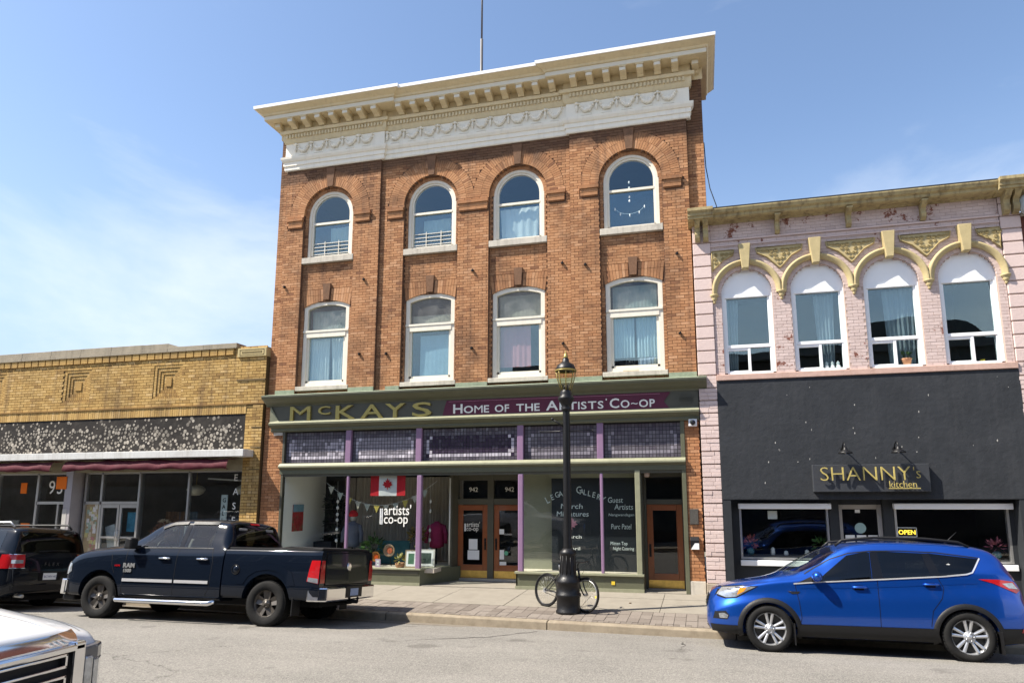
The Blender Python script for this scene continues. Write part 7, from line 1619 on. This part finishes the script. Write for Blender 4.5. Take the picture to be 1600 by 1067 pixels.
# ------------------------------------------------------------------ silver-white pickup in the foreground, facing the other way
def front_truck():
    WH = carpaint('pearl_white_paint', (.66,.67,.69), .3)
    root = thing('white_pickup', 'pearl white pickup with wide chrome grille parked on the near side', 'truck', (-4.76,-12.30,-.13), (.0,0,pi)); root.scale = (1.1,1.1,1.12)
    ztop = curve((0,.95),(.03,1.13),(.08,1.19),(.25,1.235),(.8,1.31),(1.3,1.36),(1.5,1.42),(2.0,1.75),(2.3,1.88),(2.8,1.92),(3.6,1.90),(3.8,1.85),(3.9,1.5)); zsh = curve((0,.90),(.05,1.06),(.2,1.12),(.8,1.19),(1.5,1.26),(3.9,1.32)); hw = curve((0,.86),(.06,.93),(.2,.97),(.6,1.0),(3.9,1.0)); wsh = curve((0,.78),(.06,.86),(.2,.91),(.7,.95),(3.9,.94)); wtop = curve((0,.55),(.1,.64),(.6,.70),(1.4,.76),(2.1,.70),(3.9,.70)); zbo = curve((0,.5),(.2,.42),(3.9,.42))
    def section(x):
        b = zbo(x); h, s_, zs, t = hw(x), wsh(x), zsh(x), ztop(x); e = max(t-.035, zs+.004); t = max(t, e+.004); w = wtop(x)
        return sect([(0,b),(h*.6,b),(h*.95,b+.01),(h,b+(zs-b)*.3),(h,b+(zs-b)*.6),(h*.985,b+(zs-b)*.86),(s_,zs),((s_+w)/2,zs+(e-zs)*.52+.004),(w,e),(w*.86,e+(t-e)*.5),(w*.4,t-.004),(0,t)], 4)
    me = loft([(x, section(x)) for x in [0,.01,.02,.035,.055,.08,.11,.15,.2,.28,.4,.55,.7,.9,1.1,1.3,1.45,1.6,1.75,1.9,2.05,2.2,2.35,2.6,3.0,3.4,3.7,3.8,3.86,3.9]]).mesh('cab'); weld(me); bv = bvh_of(me)
    body = boolean(me.copy(), [cyl_cut(1.1,.42,.48,-1.3,-.6), cyl_cut(1.1,.42,.48,.6,1.3)], 'cab'); smooth_by_angle(body, 36); bo = put('cab', body, WH, root)
    # chrome hood lip, grille frame and bars
    def rowbar(z0, z1, w, off, m_, nm): put(nm, decal(bv, [(-w,z0),(w,z0),(w,z1),(-w,z1)], 'x', -1, off, .06), m_, bo)
    rowbar(1.085,1.15,.70,.02,CHROME,'hood_lip'); rowbar(.60,1.07,.70,.006,PLASTIC,'grille_back')
    for z in (.66,.80,.94): 
        q = MB(); q.box(-.045,-.005,-.58,.58,z,z+.02); q.box(-.045,-.005,-.58,.58,z+.075,z+.095); q.box(-.045,-.005,.56,.58,z,z+.095); q.box(-.045,-.005,-.58,-.56,z,z+.095); q.build('grille_bar', CHROME, bo, bev=.005)
    for y in (-.66,.66): MB().box(-.06,.02,y-.045,y+.045,.58,1.10).build('grille_frame', CHROME, bo, bev=.015)
    MB().box(-.06,.02,-.7,.7,1.04,1.085).build('grille_frame', CHROME, bo, bev=.012); MB().box(-.14,.1,-.92,.92,.42,.60).build('front_bumper', CHROME, bo, bev=.03)
    for s_ in (-1, 1):
        q = MB(); q.prism([(-.02,s_*.715),(.0,s_*.86),(.06,s_*.945),(.20,s_*.985),(.30,s_*.99),(.30,s_*.9),(.1,s_*.70)], .66, 1.045, 'z'); q.build('headlamp_housing', mat('lamp_smoke', (.10,.10,.105), .25, .1, coat=.5), bo, fix=True, bev=.02)
        MB().box(-.035,.04,min(s_*.73,s_*.80),max(s_*.73,s_*.80),.70,.98).build('headlamp_lens', LAMPC, bo, bev=.015); q = MB(); q.prism([(-.025,s_*.81),(-.005,s_*.87),(.065,s_*.955),(.12,s_*.965),(.08,s_*.85)], .74, .95, 'z'); q.build('headlamp_lens', LAMPC, bo, fix=True, bev=.012)
        wheel(bo, (1.1,s_*.84,.41), .41, .27, .25, 'five', MATS['alloy_silver'], s_); strip(bv, [(.12,s_*.80),(.5,s_*.86),(1.3,s_*.885)], .008, 'z', 1, .002).build('panel_gap', SEAM, bo); strip(bv, [(.18,s_*.55),(.8,s_*.52),(1.4,s_*.5)], .01, 'z', 1, .004).build('hood_crease', WH, bo)
    put('windscreen', decal(bv, [(-.7,1.46),(.7,1.46),(.62,1.84),(-.62,1.84)], 'x', -1, .004, .1), TINT, bo)
    for s_ in (-1, 1): put('side_window', decal(bv, [(2.05,1.36),(3.6,1.36),(3.55,1.78),(2.4,1.76)], 'y', s_, .004, .1), TINT, bo)
    q = MB(); q.box(3.93,6.0,-1.0,1.0,.5,1.32); q.build('bed', WH, root, bev=.05)
    for s_ in (-1, 1): wheel(bo, (4.9,s_*.84,.41), .41, .27, .25, 'five', MATS['alloy_silver'], s_)
front_truck()
# ================================================================== street lamp
LX, LY = -2.63, -2.55; LZ = walk_z(LY)-.004
sl_ = thing('street_lamp', 'black fluted heritage street lamp with gold trimmed lantern', 'lamp post', (LX,LY,LZ))
base = MB(); base.lathe([(.25,0),(.25,.05),(.23,.07),(.235,.30),(.255,.33),(.255,.37),(.23,.39),(.23,.56),(.245,.58),(.245,.62),(.19,.68),(.17,.72),(.16,.78),(.155,.95),(.15,1.10),(.165,1.13),(.165,1.17),(.12,1.21),(.10,1.24)], 16, smooth=True); base.build('base', BLACKM, sl_)
fb = MB()
for k in range(12): a = 2*pi*k/12; fb.tube([(.161*cos(a),.161*sin(a),.74),(.148*cos(a),.148*sin(a),1.1)], .009, 6)
fb.build('base_flutes', BLACKM, sl_)
sh_ = MB(); n = 32
sh_.grid([[((r_+.004*(k % 2))*cos(2*pi*k/n), (r_+.004*(k % 2))*sin(2*pi*k/n), z) for k in range(n)] for r_, z in ((.079,1.22),(.075,2.2),(.071,3.2),(.068,4.0))], closed=True); sh_.build('shaft', BLACKM, sl_)
MB().lathe([(.08,3.98),(.10,4.0),(.10,4.03),(.085,4.06),(.11,4.12),(.15,4.19),(.165,4.22),(.165,4.26),(.12,4.30),(.13,4.34),(.10,4.40),(.09,4.42)], 20).build('capital', BLACKM, sl_)
MB().tube([(-.26,-.10,3.80),(0,0,3.62)], .018, 8).build('banner_arm', BLACKM, sl_); MB().ball((-.27,-.10,3.81), .03, 8).build('arm_tip', BLACKM, sl_)
MB().tube([(-.54,0,3.565),(.54,0,3.575)], .012, 8).build('cross_bar', BLACKM, sl_)
for x in (-.54,.54): MB().ball((x,0,3.57), .02, 8).build('bar_end', BLACKM, sl_)
GT = mat('gold_trim', (.30,.235,.06), .4, .15, 20, metal=.2)
ln = MB()
MB().torus((0,0,4.815), .21, .018, 28, 8, 'z').build('lantern_ring', GT, sl_)
for k in range(8):
    a = 2*pi*k/8+.2; MB().tube([(.205*cos(a),.205*sin(a),4.81),(.18*cos(a),.18*sin(a),4.65),(.10*cos(a),.10*sin(a),4.40)], .009, 6).build('lantern_rib', GT, sl_)
MB().lathe([(.09,4.40),(.17,4.65),(.195,4.79)], 20, caps=False).build('lantern_glass', glass('lantern_glass', (.85,.83,.75), 1, 1.4), sl_)
MB().lathe([(.05,4.40),(.05,4.5),(.03,4.52)], 10).build('lamp_holder', BLACKM, sl_)
MB().lathe([(.215,4.825),(.20,4.87),(.17,4.94),(.10,4.985),(.075,5.0),(.065,5.06),(.045,5.09)], 24).build('hood', BLACKM, sl_)
MB().lathe([(.05,5.085),(.055,5.10),(.04,5.13),(.03,5.17),(.012,5.19),(.018,5.21),(.002,5.245)], 14).build('finial', GT, sl_)
# ================================================================== bicycle, leaning on the lamp
bk_ = thing('bicycle', 'black mountain bicycle leaning against the street lamp', 'bicycle', (-2.79,-2.24,walk_z(-2.24)), (radians(-6),0,radians(-31)))
BKF = mat('bike_black', (.015,.015,.017), .35, .1, 20)
RW, R_W = .33, .335; bw = Vector((-.50,0,.335)); fwh = Vector((.56,0,.335))
def bwheel(c, nm):
    q = MB(); q.torus(c, .315, .024, 44, 8); w = q.build('wheel', RUBBER, bk_); MB().torus(c, .285, .011, 44, 6).build('rim', ALU if nm else BKF, w); s_ = MB()
    for k in range(24): a = 2*pi*k/24; s_.tube([(c[0]+.02*cos(a+.8),.02*(1 if k % 2 else -1),c[2]+.02*sin(a+.8)),(c[0]+.285*cos(a),0,c[2]+.285*sin(a))], .0016, 4)
    s_.build('spokes', ALU, w); MB().lathe([(.018,-.05),(.018,.05)], 10, c, 'y').build('hub', ALU, w)
bwheel(bw, 0); bwheel(fwh, 1)
bbk = (-.05,0,.29); st = (-.17,0,.74); hd0, hd1 = (.33,0,.80), (.37,0,.68)
fr_ = MB()
for a, b, r_ in ((bbk,st,.016),(st,hd0,.018),(bbk,hd1,.02),(hd0,hd1,.022)): fr_.tube([a,b], r_, 8)
for s_ in (-1, 1): fr_.tube([(bw.x,s_*.065,bw.z),(bbk[0],s_*.03,bbk[2])], .010, 6); fr_.tube([(bw.x,s_*.065,bw.z),(st[0]+.01,s_*.03,st[2]-.06)], .009, 6)
fr_.build('frame', BKF, bk_)
fk = MB()
fk.tube([hd1,(.39,0,.64)], .02, 8)
for s_ in (-1, 1): fk.tube([(.39,0,.64),(.40,s_*.055,.62),(.47,s_*.06,.45),(fwh.x,s_*.06,fwh.z)], .014, 6)
fk.build('fork', BKF, bk_)
MB().tube([hd0,(.31,0,.90),(.36,0,.94)], .015, 8).build('stem', BKF, bk_); hb_ = MB().tube([(.30,-.29,.965),(.37,-.16,.95),(.365,0,.94),(.37,.16,.95),(.30,.29,.965)], .012, 8); hbo = hb_.build('handlebar', BKF, bk_)
for s_ in (-1, 1): MB().tube([(.33,s_*.20,.957),(.29,s_*.31,.967)], .018, 8).build('grip', RUBBER, bk_); MB().tube([(.36,s_*.18,.95),(.43,s_*.2,.93),(.40,s_*.28,.92)], .006, 5).build('brake_lever', BKF, bk_)
MB().tube([(.40,.15,.95),(.48,.12,.99),(.50,.06,.90),(.42,.02,.72)], .004, 5).build('brake_cable', BKF, bk_)
MB().tube([st,(-.20,0,.90)], .013, 8).build('seat_post', ALU, bk_); sd_ = MB()
sd_.grid([[(-.34+.0*j+.27*u, w*(1-.75*u**1.2)*sin(pi*(j/8-.5)), .90+.045*cos(pi*(j/8-.5))+.012*(1-u)) for j in range(9)] for u, w in [(k/7,.085) for k in range(8)]]); sd_.add([(-.34,y,.90) for y in (-.085,.085)]+[(-.07,.02,.90),(-.07,-.02,.90)], [(0,1,2,3)]); sd_.build('saddle', RUBBER, bk_)
MB().torus((bbk[0],-.04,bbk[2]), .085, .007, 24, 5).build('chain_ring', BKF, bk_); ch = MB(); ch.tube([(bw.x,-.045,bw.z+.05),(bbk[0],-.045,bbk[2]+.085)], .005, 4); ch.tube([(bw.x,-.045,bw.z-.05),(bbk[0],-.045,bbk[2]-.085)], .005, 4); ch.build('chain', SEAM, bk_)
MB().lathe([(.05,-.055),(.05,-.04),(.03,-.03)], 16, bw, 'y').build('cassette', ALU, bk_)
for s_, a in ((-1,-.9),(1,-.9+pi)):
    e = (bbk[0]+.17*cos(a), s_*.07, bbk[2]+.17*sin(a)); MB().tube([(bbk[0],s_*.06,bbk[2]),e], .011, 6).build('crank', ALU, bk_); MB().box(e[0]-.045,e[0]+.045,min(s_*.07,s_*.16),max(s_*.07,s_*.16),e[2]-.012,e[2]+.012).build('pedal', PLASTIC, bk_)
MB().box(.80,.86,-.006,.006,.30,.34).build('reflector', mat('tag_yellow2', (.75,.55,.05), .5), bk_)
# small litter on the pavement
tag(MB().ball((-1.55,-1.35,walk_z(-1.35)+.012), (.03,.02,.014), 6).build('dry_leaf', mat('leaf_brown', (.12,.08,.05), .9)), 'dark dry leaf lying on the pavement right of the bicycle', 'leaf')
